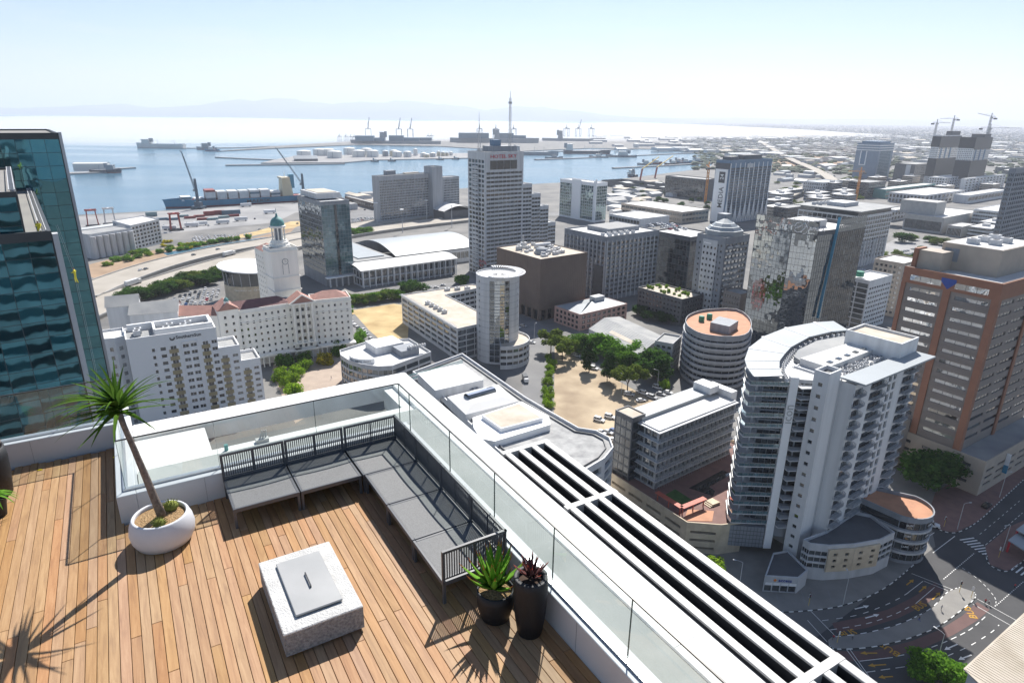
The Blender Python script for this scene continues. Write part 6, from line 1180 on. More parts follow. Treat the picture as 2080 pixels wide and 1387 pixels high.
def mobile_crane(label, p, ang, lean):
    t = thing('harbour_crane', label, 'crane', (p[0], p[1], 0), R(ang)); b = MB(); b.box(-8, 8, -5, 5, 1.2, 3.4); b.build('carriage', 'crane_blue', t)
    for sx_ in (-7, -3, 3, 7):
        for sy_ in (-4.6, 4.6): b = MB(); b.tube([(sx_, sy_-.6, .9), (sx_, sy_+.6, .9)], .9, 10); b.build('wheel', 'tyre', t)
    b = MB(); b.box(-5, 4, -3, 3, 3.6, 9); b.build('machinery_house', 'crane_blue', t); b = MB(); b.tube([(0, 0, 9), (0, 0, 38)], [2.2, 1.5], 10); b.build('tower', 'crane_blue', t); b = MB(); b.box(1.2, 4, -1.4, 1.4, 22, 25); b.build('cab', 'ship_grey', t)
    b = MB(); tip = Vector((lean, 0, 70)); root_ = Vector((1.5, 0, 24))
    for sy_ in (-1, 1):
        for dz in (0, 2): b.bar(root_+Vector((0, sy_*1.3, dz)), tip+Vector((0, sy_*.3, dz*.3)), .35)
    for i in range(14): a_, c_ = root_.lerp(tip, i/14), root_.lerp(tip, (i+1)/14); b.bar(a_+Vector((0, -1, 1)), c_+Vector((0, 1, 1)), .2); b.bar(a_+Vector((0, 1, 0)), c_+Vector((0, -1, 2)), .2)
    b.bar(tip, (tip.x+2, 0, 73), .8); b.build('jib', 'crane_blue', t); b = MB(); b.bar((0, 0, 38), tip, .15); b.build('cable', 'metal_dark', t)
mobile_crane('dark blue harbour crane with raised lattice jib beside the container ship', at(404, 424), 165, 14); mobile_crane('dark harbour crane whose jib leans left behind the glass hotel', at(618, 408), 170, 34)
rr = random.Random(9)
for i, (x, y, n, m_, a) in enumerate([(308, 440, 2, 'cont_teal', 37), (330, 447, 1, 'cont_blue', 30), (352, 447, 1, 'cont_blue', 30), (372, 441, 1, 'cont_teal', 30), (386, 444, 1, 'cont_red', 30), (405, 441, 1, 'cont_red', 30), (425, 438, 2, 'cont_red', 30), (446, 436, 2, 'cont_red', 30), (462, 436, 2, 'cont_blue', 30), (478, 435, 2, 'cont_blue', 30), (412, 447, 1, 'cont_red', 30), (432, 447, 1, 'cont_teal', 30), (455, 443, 1, 'cont_teal', 40), (475, 440, 1, 'cont_red', 30)]):
    for k in range(n):
        p = at(x, y); o = put('container', cont(12.2, m_), None, (p.x, p.y, .05+k*2.62), R(a), (1, 1.05, 1)); tag(o, ('upper ' if k else '')+{'cont_teal': 'grey-green', 'cont_blue': 'blue-grey', 'cont_red': 'dark red'}[m_]+' container in the quayside yard', 'container', 'yard containers '+m_[5:]+str(k))
for x, y, a in ((345, 467, 10), (390, 461, 20), (408, 458, 25), (453, 455, 30), (490, 449, 30), (548, 434, 35), (500, 420, 37)):
    p = at(x, y); t = thing('truck_trailer', 'white box trailer parked on the container yard', 'trailer', (p.x, p.y, 0), R(a), 'white trailers on the yard'); b = MB(); b.bbox(-7, 7, -1.4, 1.4, 1.1, 4.6, .08); b.build('box', 'cont_white', t)
    for sx_ in (-5, -3.6, 5): b = MB(); b.tube([(sx_, -1.3, .55), (sx_, 1.3, .55)], .55, 10); b.build('axle', 'tyre', t)
def straddle(label, p, m, n=2):
    t = thing('straddle_carrier', label, 'crane', (p[0], p[1], 0), R(35)); b = MB()
    for sx_ in (-5, 5):
        for sy_ in (-3.5, 3.5): b.bar((sx_, sy_, .8), (sx_*.8, sy_, 17), .9)
    b.build('leg', m, t); b = MB(); b.box(-5.5, 5.5, -4.2, -3, 17, 18.2); b.box(-5.5, 5.5, 3, 4.2, 17, 18.2); b.box(-1, 1, -2.99, 2.99, 17, 18.4); b.build('top_frame', m, t); b = MB(); b.box(-7, 7, -4.3, -2.7, 0, 1.6); b.box(-7, 7, 2.7, 4.3, 0, 1.6); b.build('wheel_frame', 'metal_dark', t)
straddle('tall red straddle carrier on the yard', at(358, 468), 'crane_red'); straddle('red straddle carrier behind the quay shed roof', at(190, 460), 'crane_red'); straddle('white straddle carrier right of the red one behind the shed', at(225, 456), 'crane_white')
# ship-to-shore gantries
def gantry(label, p, up, ang=12, m='ship_grey', s=1.0, group='ship-to-shore gantry cranes'):
    t = thing('gantry_crane', label, 'crane', (p[0], p[1], 0), R(ang), group); t.scale = (s, s, s); b = MB()
    for sx_ in (-13, 13):
        for sy_ in (-15, 15): b.bar((sx_, sy_, 0), (sx_, sy_, 55), 2)
        b.bar((sx_, -15, 14), (sx_, 15, 14), 1.6); b.bar((sx_, -15, 54), (sx_, 15, 54), 2.2)
    for sy_ in (-15, 15): b.bar((-13, sy_, 54), (13, sy_, 54), 2.2)
    b.build('portal', m, t); b = MB(); b.bar((0, 15, 56), (0, -18, 56), 2.6, 3); b.bar((0, -15, 55), (0, -4, 80), 1.6); b.bar((0, 15, 55), (0, -4, 80), 1.2); b.build('apex_frame', m, t)
    b = MB(); a_ = Vector((0, -18, 57)); tip = a_+(Vector((8, -10, 50)) if up else Vector((0, -52, 0)))
    b.bar(a_, tip, 2.4, 2.4); b.bar((0, -4, 80), a_.lerp(tip, .75), .8); b.build('boom', m, t); b = MB(); b.box(-3, 3, 2, 12, 57.6, 63); b.build('machinery_house', m, t)
for x, y, up in ((749, 286, 1), (811, 286, 1), (834, 286, 1)): gantry('grey gantry crane with boom raised over the far left container ship', at(x, y), up)
for x, y, up in ((974, 284, 0), (1007, 284, 0), (1043, 284, 0)): gantry('gantry crane with lowered boom behind the tall stepped tower', at(x, y), up, group='gantry cranes behind the stepped tower')
for x, y, up in ((1150, 281, 0), (1174, 281, 1), (1200, 281, 0)): gantry('gantry crane at the right group of the far terminal', at(x, y), up, group='gantry cranes right of the tower mast')
for x, y in ((690, 289), (703, 289), (713, 290), (720, 290), (870, 287), (876, 287)): gantry('small yard gantry far off beside the container ship', at(x, y), 0, 40, s=.45, group='small yard gantries')
ship('bulk_ship', 'hazy grey container ship under the left gantry cranes', at(805, 292), 390, 46, 183, 14, 'ship_grey', 'ship_grey', 'ship_grey', hx=.12, hh=36, hl=.06)
for i, (x, w) in enumerate(((742, 30), (772, 16), (806, 24), (832, 34), (862, 26))):
    p = at(x, 292); o = MB(); o.box(-w*1.3, w*1.3, -20, 20, 11, 11+random.Random(i).uniform(12, 24)); tag(o.build('container_stack', 'cont_blue', None, (p.x, p.y, 0), R(3)), 'hazy stack of containers on the far left container ship', 'container stack', 'stacks on the far left ship')
ship('bulk_ship', 'big hazy container ship left of the tower mast', at(1004, 290), 420, 52, 3, 22, 'ship_grey', 'ship_grey', 'ship_grey', hx=.0, hh=40, hl=.06)
for i, x in enumerate((950, 975, 1025, 1050)): p = at(x, 290); o = MB(); o.box(-42, 42, -22, 22, 20, 44 if i < 3 else 34); tag(o.build('container_stack', 'cont_blue', None, (p.x, p.y, 0), R(3)), 'hazy block of containers on the big ship behind the tower', 'container stack', 'stacks on the big far ship')
ship('bulk_ship', 'hazy ship below the right gantry cranes', at(1165, 287), 330, 44, 3, 16, 'ship_grey', 'ship_grey', 'ship_grey', hx=-.25, hh=38, hl=.07)
ship('tanker', 'dark tanker with white deckhouse astern lying right of the tower', at(1192, 311), 165, 28, 2, 10, 'hull_dark', 'ship_white', hx=-.45, hh=22, hl=.14, masts=(-.05, .12))
ship('tanker', 'grey tanker half hidden by the tall stepped tower', at(1085, 314), 160, 26, 2, 11, 'ship_grey', 'ship_grey', 'ship_grey', hx=-.4, hh=18, hl=.1, masts=(0, .2))
ship('naval_ship', 'pale grey naval ship at the thin mole', at(1262, 318), 100, 16, 183, 6, 'ship_grey', 'ship_white', 'hull_dark', hx=-.2, hh=12, hl=.3, masts=(.2,))
ship('naval_ship', 'smaller pale vessel ahead of the naval ship at the mole', at(1216, 319), 62, 11, 183, 4, 'ship_grey', 'ship_white', 'hull_dark', hx=-.1, hh=7, hl=.25)
ship('naval_ship', 'small low grey vessel at the left tip of the thin mole', at(1125, 320), 56, 10, 3, 3, 'ship_grey', 'ship_grey', 'hull_dark', hx=-.1, hh=5, hl=.25)
ship('reefer_ship', 'long pale ship dim in the fog on the left', at(327, 300), 175, 26, 176, 15, 'ship_white', 'ship_white', 'ship_grey', hx=.2, hh=15, hl=.16, masts=(-.3, .05, .38))
ship('trawler', 'blue-grey trawler in the fog beside the breakwater', at(421, 303), 74, 16, 178, 7, 'ship_grey', 'ship_grey', 'hull_red', hx=-.1, hh=14, hl=.3, masts=(.25,))
ship('trawler', 'small trawler ahead of the foggy blue-grey one', at(431, 306), 50, 13, 178, 5, 'hull_blue', 'ship_white', 'hull_red', hx=-.1, hh=8, hl=.3)
ship('tug_boat', 'red and black tug moored at the left pier', at(215, 349), 58, 15, 12, 6, 'hull_dark', 'ship_grey', 'hull_red', hx=.05, hh=10, hl=.25, masts=(-.2,))
ship('trawler', 'small dark trawler by the dockside sheds', at(1284, 357), 45, 12, 100, 5, 'hull_dark', 'ship_white', 'hull_red', hx=-.1, hh=9, hl=.3, masts=(.2,))
for x, y, c in ((1310, 333, 'ship_white'), (1330, 332, 'hull_red'), (1376, 329, 'hull_red'), (1390, 330, 'hull_blue'), (1415, 328, 'ship_grey'), (1365, 333, 'hull_dark')): ship('fishing_boat', 'small fishing boat along the inner pier', at(x, y), 42, 10, 5, 4, c, 'ship_white', 'hull_red', hx=-.1, hh=7, hl=.3, masts=(.25,), group='fishing boats on the inner pier')
for x, y in ((761, 326.5), (796, 326), (894, 323), (925, 322)): ship('work_boat', 'tiny work boat below the oil tanks', at(x, y+.5), 22, 6, 5, 2, 'hull_dark', 'ship_white', 'hull_dark', hx=-.1, hh=4, hl=.4, group='work boats by the tank mole')
for x, y, m_ in ((1300, 366, 'crane_red'), (1330, 362, 'crane_red')):
    p = at(x, y); t = thing('dock_crane', 'red and yellow dock crane at the near quay', 'crane', (p.x, p.y, 0), 0, 'dock cranes'); b = MB(); b.bar((0, 0, 0), (3, 0, 22), 3); b.build('tower', m_, t); b = MB(); b.bar((3, 0, 22), (40, 25, 44), 1.4); b.build('jib', 'crane_yellow', t)

# yards, sheds and blocks between the harbour, the motorway and the offices
rr = random.Random(63); used = []
def scatter(n, xr, yr, gap, fn):
    k = tries = 0
    while k < n and tries < n*30:
        tries += 1; x, y = rr.uniform(*xr), rr.uniform(*yr); p = Vector(at(x, y)[:2])
        if any((p-q).length < gap for q in used): continue
        used.append(p); fn(p); k += 1
def yard_shed(p): o = put('yard_shed', WH[rr.randrange(5), rr.choice(('roof_white', 'roof_grey', 'roof_tan', 'roof_metal'))], None, (p.x, p.y, 0), R(rr.choice((37, 127)))); o.scale = (.4, .45, .6); tag(o, 'small shed in the yards between docks and offices', 'shed', 'sheds in the yards')
scatter(26, (1245, 1440), (372, 400), 26, yard_shed); scatter(22, (1570, 1730), (322, 372), 34, yard_shed); scatter(14, (620, 760), (398, 425), 26, yard_shed); scatter(16, (1240, 1300), (400, 440), 20, yard_shed)
MR = []
for L_, W_m, h_, nf in ((34, 20, 15, 4), (24, 22, 22, 6), (44, 18, 12, 3)):
    b = MB(); b.box(-L_/2, L_/2, -W_m/2, W_m/2, 0, h_); b.cur = 1
    for j in range(nf): z = h_/nf*(j+.35); b.box(-L_/2-.05, L_/2+.05, -W_m/2-.05, W_m/2+.05, z, z+h_/nf*.45)
    b.cur = 2; b.box(-L_/2+.6, L_/2-.6, -W_m/2+.6, W_m/2-.6, h_, h_+.2); b.box(-3, 3, -3, 3, h_+.2, h_+3); MR += [b.mesh('office_block', [w_, 'glass_dark', 'roof_white']) for w_ in ('light_grey', 'taupe_light', 'mid_grey')]
def mid(p): tag(put('office_block', rr.choice(MR), None, (p.x, p.y, 0), R(37)), 'mid-rise office block in the district behind the mirror tower', 'building', 'office blocks behind the mirror tower')
scatter(12, (1575, 1720), (398, 440), 46, mid); scatter(14, (1700, 2070), (345, 392), 60, mid); scatter(6, (1990, 2090), (440, 500), 50, mid)
# ------------------------------------------------------------------ trees
TREES = {}
def crown_mesh(kind, seed, leafm, nleaf=1500):
    """leaf cards spread through several overlapping clumps of one crown (unit: crown about 1 across its half width, 1.7 tall)"""
    rr = random.Random(seed); b = MB(); cl = []; nleaf = int(nleaf*1.7)
    if kind == 'round':
        for _ in range(15): a = rr.uniform(0, 6.28); r = rr.uniform(.15, .72); cl.append((Vector((math.cos(a)*r, math.sin(a)*r, rr.uniform(.25, 1.25))), rr.uniform(.26, .46)))
        cl.append((Vector((0, 0, .8)), .6))
    elif kind == 'tall':
        for i in range(16): z = .1+1.7*i/16; r = .55*(1-abs(z-.6)/1.5); a = rr.uniform(0, 6.28); cl.append((Vector((math.cos(a)*r*.6, math.sin(a)*r*.6, z)), rr.uniform(.22, .36)))
    elif kind == 'airy':
        for _ in range(13): a = rr.uniform(0, 6.28); r = rr.uniform(.2, .8); cl.append((Vector((math.cos(a)*r, math.sin(a)*r, rr.uniform(.2, 1.5)*(1-.35*r))), rr.uniform(.2, .34)))
    else:
        for _ in range(10): a = rr.uniform(0, 6.28); r = rr.uniform(.1, .65); cl.append((Vector((math.cos(a)*r, math.sin(a)*r, rr.uniform(.15, .75))), rr.uniform(.28, .42)))
    tot = sum(r**2 for _, r in cl)
    for c, r in cl:
        for _ in range(int(nleaf*r*r/tot)):
            d = Vector((rr.gauss(0, 1), rr.gauss(0, 1), rr.gauss(0, 1))).normalized(); p = c+d*r*(rr.random()**.35); s = rr.uniform(.05, .10); u = Vector((rr.gauss(0, 1), rr.gauss(0, 1), rr.gauss(0, .6))).normalized(); v = u.cross((d+Vector((rr.gauss(0, .5), rr.gauss(0, .5), .4))).normalized())
            v = v.normalized() if v.length > .05 else Vector((0, 0, 1)); b.face([p-u*s, p-v*s*.6, p+u*s, p+v*s*.6])
    return b.mesh('crown', leafm)
def trunk_mesh(seed, limbs=4):
    rr = random.Random(seed); b = MB(); b.tube([(0, 0, -.75), (.02, 0, -.3), (.01, .02, .1), (0, 0, .7)], [.075, .055, .045, .02], 8)
    for i in range(limbs): a = i*6.28/limbs+rr.uniform(-.4, .4); b.tube([(0, 0, -.15+.1*i), (math.cos(a)*.25, math.sin(a)*.25, .25+.1*i), (math.cos(a)*.5, math.sin(a)*.5, .6+.12*i)], [.035, .025, .008], 6)
    return b.mesh('trunk', 'bark')
for kd, lm, n in (('round', 'leaf_green', 1700), ('round', 'leaf_dark', 1700), ('airy', 'leaf_olive', 1300), ('tall', 'leaf_dark', 1500), ('bush', 'leaf_bright', 900), ('bush', 'leaf_green', 900), ('bush', 'leaf_olive', 800), ('bush', 'leaf_yellow', 900), ('round', 'leaf_olive', 1500), ('round', 'leaf_bright', 1500)):
    for s_ in range(2): TREES.setdefault((kd, lm[5:]), []).append((crown_mesh(kd, len(kd)*13+len(lm)*7+s_, lm, n), trunk_mesh(s_+len(lm))))
TN = [0]
def tree(p, kd, lm, w, h, label, group=None, name='tree', z=0.0):
    """w crown half width, h full height in metres"""
    TN[0] += 1; cr, tk = TREES[kd, lm][TN[0] % 2]; t = thing(name, label, 'bush' if kd == 'bush' else 'tree', (p[0], p[1], z), R(TN[0]*57 % 360), group)
    cz = {'round': 1.65, 'tall': 2.0, 'airy': 1.75, 'bush': 1.1}[kd]; w *= 1.2 if kd == 'bush' else 1.65; tb = 0.0 if kd == 'bush' else h*(.16 if kd != 'airy' else .24); sz = (h-tb)/cz
    o = put('crown', cr, t, (0, 0, tb)); o.scale = (w, w, sz); o = put('trunk', tk, t, (0, 0, tb)); o.scale = (w*.5, w*.5, max(sz*.8, tb/.75 if tb else .3)); return t
zz = lambda a, b_: (1040+a*.18743, 640+b_*.18743)
for i, (a, b_, kd, lm, w, h, lab) in enumerate([(420, 410, 'airy', 'olive', 6.2, 16, 'tall loose olive tree at the left end of the dirt lot'), (545, 490, 'airy', 'olive', 5.6, 17, 'tall olive tree with bare lower trunk second from the lot corner'), (740, 400, 'round', 'green', 5.0, 12, 'round green tree left in the row beside the grey shed'), (900, 420, 'round', 'green', 5.4, 13, 'round green tree second in the row beside the shed'), (835, 610, 'tall', 'dark', 4.6, 17, 'dark upright tree nearest the shed on the dirt lot'), (1030, 470, 'round', 'green', 5.2, 12, 'green tree in the middle of the shed row'), (1150, 520, 'round', 'green', 5.2, 12, 'green tree right of the middle in the shed row'), (1030, 725, 'tall', 'dark', 4.6, 16, 'dark upright tree in the middle of the dirt lot edge'), (1260, 590, 'round', 'green', 4.8, 11, 'last green tree of the shed row before the big dark one'), (1250, 820, 'airy', 'olive', 5.6, 16, 'brownish olive tree over the parked cars'), (1555, 690, 'round', 'dark', 7.6, 17, 'very large dark round tree beside the curved office'), (1655, 790, 'bush', 'bright', 3.0, 6, 'small bright green tree at the curved office corner'), (1350, 480, 'round', 'green', 4.4, 10, 'green tree half hidden by the big dark one')]):
    tree(at(*zz(a, b_)), kd, lm, w, h, lab)
for i, (a, b_, w) in enumerate([(385, 470, 2.4), (425, 545, 3.0), (420, 610, 3.0), (415, 665, 2.6), (395, 745, 3.2), (375, 860, 3.2), (375, 935, 3.2), (390, 1005, 3.0)]): tree(at(*zz(a, b_)), 'bush', 'bright', w, w*1.45, ['first', 'second', 'third', 'fourth', 'fifth', 'sixth', 'seventh', 'eighth'][i]+' bush from the far end of the bright hedge row along the lot', 'hedge row along the lot', 'bush')
zcc = lambda a, b_: (200+a*.30286, 440+b_*.30286)
for i, (a, b_, lm, w, lab) in enumerate([(1250, 1010, 'green', 4.4, 'dark green round tree left in the hotel forecourt'), (1390, 975, 'green', 4.0, 'round green tree by the hotel steps'), (1530, 985, 'yellow', 4.2, 'bright yellow flowering tree on the hotel forecourt'), (1600, 925, 'green', 4.4, 'large green tree behind the yellow one'), (1375, 1020, 'bright', 3.6, 'yellow-green tree between the two forecourt trees'), (1325, 1065, 'bright', 3.2, 'small light green tree in the forecourt row'), (1225, 1100, 'bright', 4.2, 'yellow-green tree nearest the stepped hotel'), (1300, 1140, 'bright', 4.0, 'yellow-green tree in the front of the forecourt row'), (1330, 1200, 'bright', 4.2, 'yellow-green tree closest to the white rim'), (1745, 830, 'green', 4.0, 'green tree at the right corner of the classical hotel'), (1740, 880, 'green', 3.6, 'green bush below the right hotel corner')]): tree(at(*zcc(a, b_)), 'bush', lm, w*1.25, w*1.9, lab, name='tree')
for i, x in enumerate((716, 728, 741, 754, 767, 780, 793, 806)): tree(at(x, 619-i*1.6), 'round', 'green' if i % 2 else 'olive', 4.4, 7.5, 'street tree in the row north of the dry field', 'street trees by the dry field')
tree(at(836, 600), 'round', 'dark', 8, 11, 'broad dark tree at the end of the row by the dry field'); tree(at(936, 580), 'round', 'green', 5, 9, 'green tree before the exhibition hall'); tree(at(700, 640), 'round', 'green', 3.6, 7, 'small tree at the corner of the dry field')
rr = random.Random(21)
for i in range(30):
    t = i/29; x, y = 258+t*200+rr.uniform(-6, 6), 612-52*t+rr.uniform(-7, 9); tree(at(x, y), 'round', rr.choice(('dark', 'olive', 'dark')), rr.uniform(4, 6.2), rr.uniform(7, 10), 'dull green tree in the belt along the near side of the freeway', 'trees along the freeway')
for i, (a, b_) in enumerate([(250, 250), (180, 290), (300, 240), (330, 262), (410, 245), (480, 237), (560, 225), (620, 207), (660, 200), (700, 192), (760, 182), (790, 178), (830, 170), (870, 166), (930, 158), (1000, 148), (120, 300), (215, 300), (60, 330), (270, 275)]): tree(at(*zcc(a, b_)), 'bush', ('bright', 'green', 'green')[i % 3] if i < 4 or i > 15 else 'green', rr.uniform(4, 6.5), rr.uniform(4, 6), 'clipped shrub on the strip beside the canal', 'shrubs beside the canal', 'bush')
for i in range(14): tree(at(330+rr.uniform(0, 70), 500+rr.uniform(-8, 6)), 'bush', 'yellow' if i % 2 else 'bright', rr.uniform(2.5, 4.5), 3, 'yellow-green shrub on the verge below the silo block', 'shrubs below the silo', 'bush')
for i, (x, y, w) in enumerate([(690, 446, 6), (722, 478, 6), (735, 476, 6), (748, 474, 5)]): tree(at(x, y), 'round', 'green', w, 8, 'green tree beside the boulevard', 'trees beside the boulevard')
for i in range(16): q = GARDEN+rot2(37)*rr.uniform(2, 18)+rot2(127)*rr.uniform(2, 33); tree(q, 'bush', 'bright', rr.uniform(.9, 1.8), rr.uniform(1.4, 3.2), 'potted shrub on the roof of the planted car park', 'roof shrubs', 'bush', 16.1)
for i, (x, y, w, h) in enumerate([(1832, 492, 8, 11), (1852, 488, 5, 7), (1888, 492, 5, 7), (1905, 497, 6, 8), (1870, 512, 4, 6), (1822, 520, 4, 6), (1826, 534, 4, 6), (1845, 530, 4, 6), (1860, 527, 4, 6), (1880, 521, 4, 6), (1895, 517, 4, 6), (1790, 520, 4, 6), (1780, 532, 4, 6)]): tree(at(x, y), 'round', 'olive' if i % 2 else 'dark', w, h, 'small tree on the sunlit square before the theatre', 'trees on the theatre square')
for i in range(9): tree(at(2000+i*11, 484-(i % 3)*8), 'round', 'dark', 9, 13, 'dark tree in the park under the grey slab tower', 'park trees')
for x, y, w, h, lab in ((1882, 995, 7, 15, 'big dark tree in the shade left of the orange tower'), (1905, 975, 6, 13, 'dark tree close to the orange tower garage'), (1868, 1375, 2.6, 7, 'green street tree at the bottom edge by the road'), (1905, 1388, 3.0, 8, 'green street tree beside the corrugated hall'), (1935, 1393, 2.6, 7, 'bright-lit street tree nearest the corrugated hall'), (1452, 1165, 2.6, 5, 'small light green tree at the podium foot')): tree(at(x, y), 'round', 'dark' if y < 1000 else ('bright' if 'light' in lab else 'green'), w, h, lab)
for x, y in ((1300, 640), (1320, 650), (1345, 655), (1366, 655), (1338, 640)): tree(at(x, y), 'round', 'dark', 4, 7, 'dark tree behind the grey shed', 'trees behind the shed')
# ------------------------------------------------------------------ vehicles
def car_mesh(paint, kind='car'):
    b = MB(); L, W = (4.3, 1.75) if kind == 'car' else (4.9, 1.9); hb, hr = (.82, 1.42) if kind == 'car' else (1.0, 1.85)
    prof = [(-L/2, .32), (-L/2+.02, .72), (-L/2+.35, hb), (L/2-1.15, hb), (L/2-.15, hb-.16), (L/2, .5), (L/2-.05, .3)]
    n = len(prof); vs = []
    for s_ in (-1, 1):
        for x, z in prof: vs.append((x, s_*W/2*(.94 if z > .75 else 1), z))
    fs = [(i, (i+1) % n, n+(i+1) % n, n+i) for i in range(n)]+[tuple(range(n-1, -1, -1)), tuple(range(n, 2*n))]; b.idx(vs, [f[::-1] for f in fs])
    x0, x1, x2, x3 = (-L/2+.45, -L/2+.95, L/2-1.95, L/2-1.2) if kind == 'car' else (-L/2+.15, -L/2+.4, L/2-2.0, L/2-1.4)
    b.cur = 1; c = W/2*.92; r = W/2*.74; lo = [(x0, -c, hb), (x3, -c, hb), (x3, c, hb), (x0, c, hb)]; hi = [(x1, -r, hr-.05), (x2, -r, hr-.05), (x2, r, hr-.05), (x1, r, hr-.05)]; b.idx(lo+hi, [(0, 1, 5, 4), (1, 2, 6, 5), (2, 3, 7, 6), (3, 0, 4, 7)])
    b.cur = 0; b.prism([(x1-.03, -r-.02), (x2+.03, -r-.02), (x2+.03, r+.02), (x1-.03, r+.02)], hr-.05, hr)
    for s_ in (-1, 1): b.bar(((x1+x2)/2, s_*(c+r)/2*1.01, hb), ((x1+x2)/2, s_*r*1.02, hr-.04), .1); b.bar((x2, s_*r*1.01, hr-.04), (x3, s_*c*1.01, hb), .07); b.bar((x1, s_*r*1.01, hr-.04), (x0, s_*c*1.01, hb), .1)
    b.cur = 2
    for x in (-L/2+.8, L/2-.85):
        for s_ in (-1, 1): b.tube([(x, s_*(W/2-.2), .32), (x, s_*(W/2+.01), .32)], .32, 10)
    b.cur = 3; 
    for s_ in (-1, 1): b.box(L/2-.06, L/2+.005, s_*W/2*.75-.16, s_*W/2*.75+.16, .55, .68)
    return b.mesh('car', [paint, 'car_glass', 'tyre', 'white'])
CARS = {(c, k): car_mesh('car_'+c, k) for c in ('white', 'silver', 'black', 'red', 'blue', 'grey') for k in ('car', 'suv')}
MIXC = ['white']*9+['silver']*5+['black']*2+['grey']*3+['red', 'blue']
def car(p, ang, col, label, group=None, kind='car', z=.08): o = put('car', CARS[col, kind], None, (p[0], p[1], z), R(ang)); return tag(o, label, 'car', group)
rr = random.Random(41); 
def rows(poly, ang, pitch, gap, n, label, group, fill=.85, z=.08, mixc=None):
    """cars in parking rows inside a pixel polygon"""
    P = [Vector(at(x, y, z)[:2]) for x, y in poly]; e = rot2(ang); f = rot2(ang+90); us = [p.dot(e) for p in P]; vs = [p.dot(f) for p in P]; cnt = 0
    def inside(q):
        c = False
        for i in range(len(P)):
            a, b_ = P[i], P[i-1]
            if (a.y > q.y) != (b_.y > q.y) and q.x < (b_.x-a.x)*(q.y-a.y)/(b_.y-a.y)+a.x: c = not c
        return c
    v = min(vs)
    while v < max(vs):
        u = min(us)
        while u < max(us):
            q = e*u+f*v
            if inside(q) and rr.random() < fill and cnt < n:
                col = rr.choice(mixc or MIXC); word = {'white': 'white', 'silver': 'silver', 'black': 'black', 'grey': 'grey', 'red': 'red', 'blue': 'blue'}[col]; car(q+Vector((rr.uniform(-.2, .2), rr.uniform(-.2, .2))), ang+90+rr.uniform(-3, 3)+(180 if rr.random() < .5 else 0), col, word+' car '+label, group+' '+word, z=z); cnt += 1
            u += pitch
        v += gap
rows([(345, 608), (400, 588), (446, 572), (446, 606), (385, 632)], 20, 2.9, 8, 38, 'parked in the rows beside the sandstone drum', 'cars beside the drum')
rows([(716, 432), (765, 424), (768, 456), (716, 452)], 45, 2.9, 7, 44, 'parked in the car park left of the harbour slab', 'cars by the harbour slab', .8)
rows([(385, 485), (440, 474), (530, 466), (545, 472), (470, 484), (395, 494)], 30, 3.0, 8, 44, 'parked in the long rows by the canal', 'cars by the canal', .9, mixc=['white']*8+['silver']*2)
rows([(1700, 540), (1760, 545), (1740, 560), (1690, 560)], 37, 3, 7, 14, 'parked in the shade below the white-framed office', 'cars below the framed office', .7); rows([(1800, 500), (1880, 498), (1900, 512), (1830, 522)], 37, 3, 9, 16, 'parked on the sunlit theatre square', 'cars on the theatre square', .5)
rows([(1262, 452), (1390, 472), (1396, 460), (1290, 446)], 37, 2.9, 7, 24, 'parked on the roof of the black glass block', 'cars on the black block roof', .8, z=40.2)
for (x, y, a, c, k, lab) in [(1217, 855, -32, 'white', 'suv', 'white car alone on the dirt lot, left of two'), (1239, 849, -30, 'white', 'suv', 'white car alone on the dirt lot, right of two'), (1222, 880, -35, 'white', 'car', 'white car at the left of the group by the round roof end'), (1235, 880, -35, 'silver', 'car', 'silver car second in the group by the round roof end'), (1247, 877, -30, 'blue', 'car', 'bright blue car beside the apartment stair tower'), (1256, 890, -40, 'black', 'car', 'black car under the blue one'), (1246, 896, -32, 'white', 'car', 'white car nearest the round balconied end'), (1262, 872, -32, 'white', 'car', 'white car partly behind the stair tower'), (1246, 938, -60, 'silver', 'car', 'silver car beside the round balconies'), (1250, 950, -80, 'white', 'suv', 'white car lower beside the round balconies'), (1246, 972, 10, 'red', 'car', 'red car below the round balconies'), (1278, 803, -20, 'silver', 'suv', 'silver car parked under the brownish olive tree'), (1308, 801, -40, 'white', 'suv', 'white van parked right of the olive tree'), (1325, 809, -40, 'silver', 'suv', 'silver pickup in the last bay by the apartment roof'), (1302, 815, 10, 'white', 'car', 'white car in front of the row by the olive tree'), (1336, 789, -35, 'white', 'suv', 'large white car on the street by the dark round tree'), (1357, 799, -35, 'white', 'car', 'white car on the street before the curved office'), (1342, 802, -35, 'silver', 'car', 'silver car on the street by the curved office'), (1051, 666, -30, 'white', 'car', 'white car in the shade behind the cylinder tower'), (1063, 663, -30, 'silver', 'car', 'silver car in the shade beside the brown block'), (1080, 697, -20, 'white', 'car', 'white car turning at the sunlit crossing'), (1171, 710, -30, 'silver', 'car', 'silver car in the street under the shed trees'), (1172, 724, -35, 'white', 'car', 'white car half hidden under the shed trees'), (1206, 750, -35, 'white', 'suv', 'white car behind the dark upright trees'), (1890, 1068, -28, 'white', 'suv', 'white off-road car waiting at the junction'), (2003, 1029, 35, 'black', 'car', 'dark car in the shade at the kerb of the wide road')]: car(at(x, y), a, c, lab, None, k)
for i, (x, y) in enumerate([(707, 646), (713, 652), (719, 658), (725, 663), (731, 668), (741, 672), (747, 680), (756, 690), (763, 697), (770, 704)]): car(at(x-2, y), -52, ('white', 'silver', 'white', 'white', 'grey')[i % 5], ('white', 'silver', 'white', 'white', 'grey')[i % 5]+' car parked along the dry field', 'cars along the dry field '+('white', 'silver', 'white', 'white', 'grey')[i % 5])
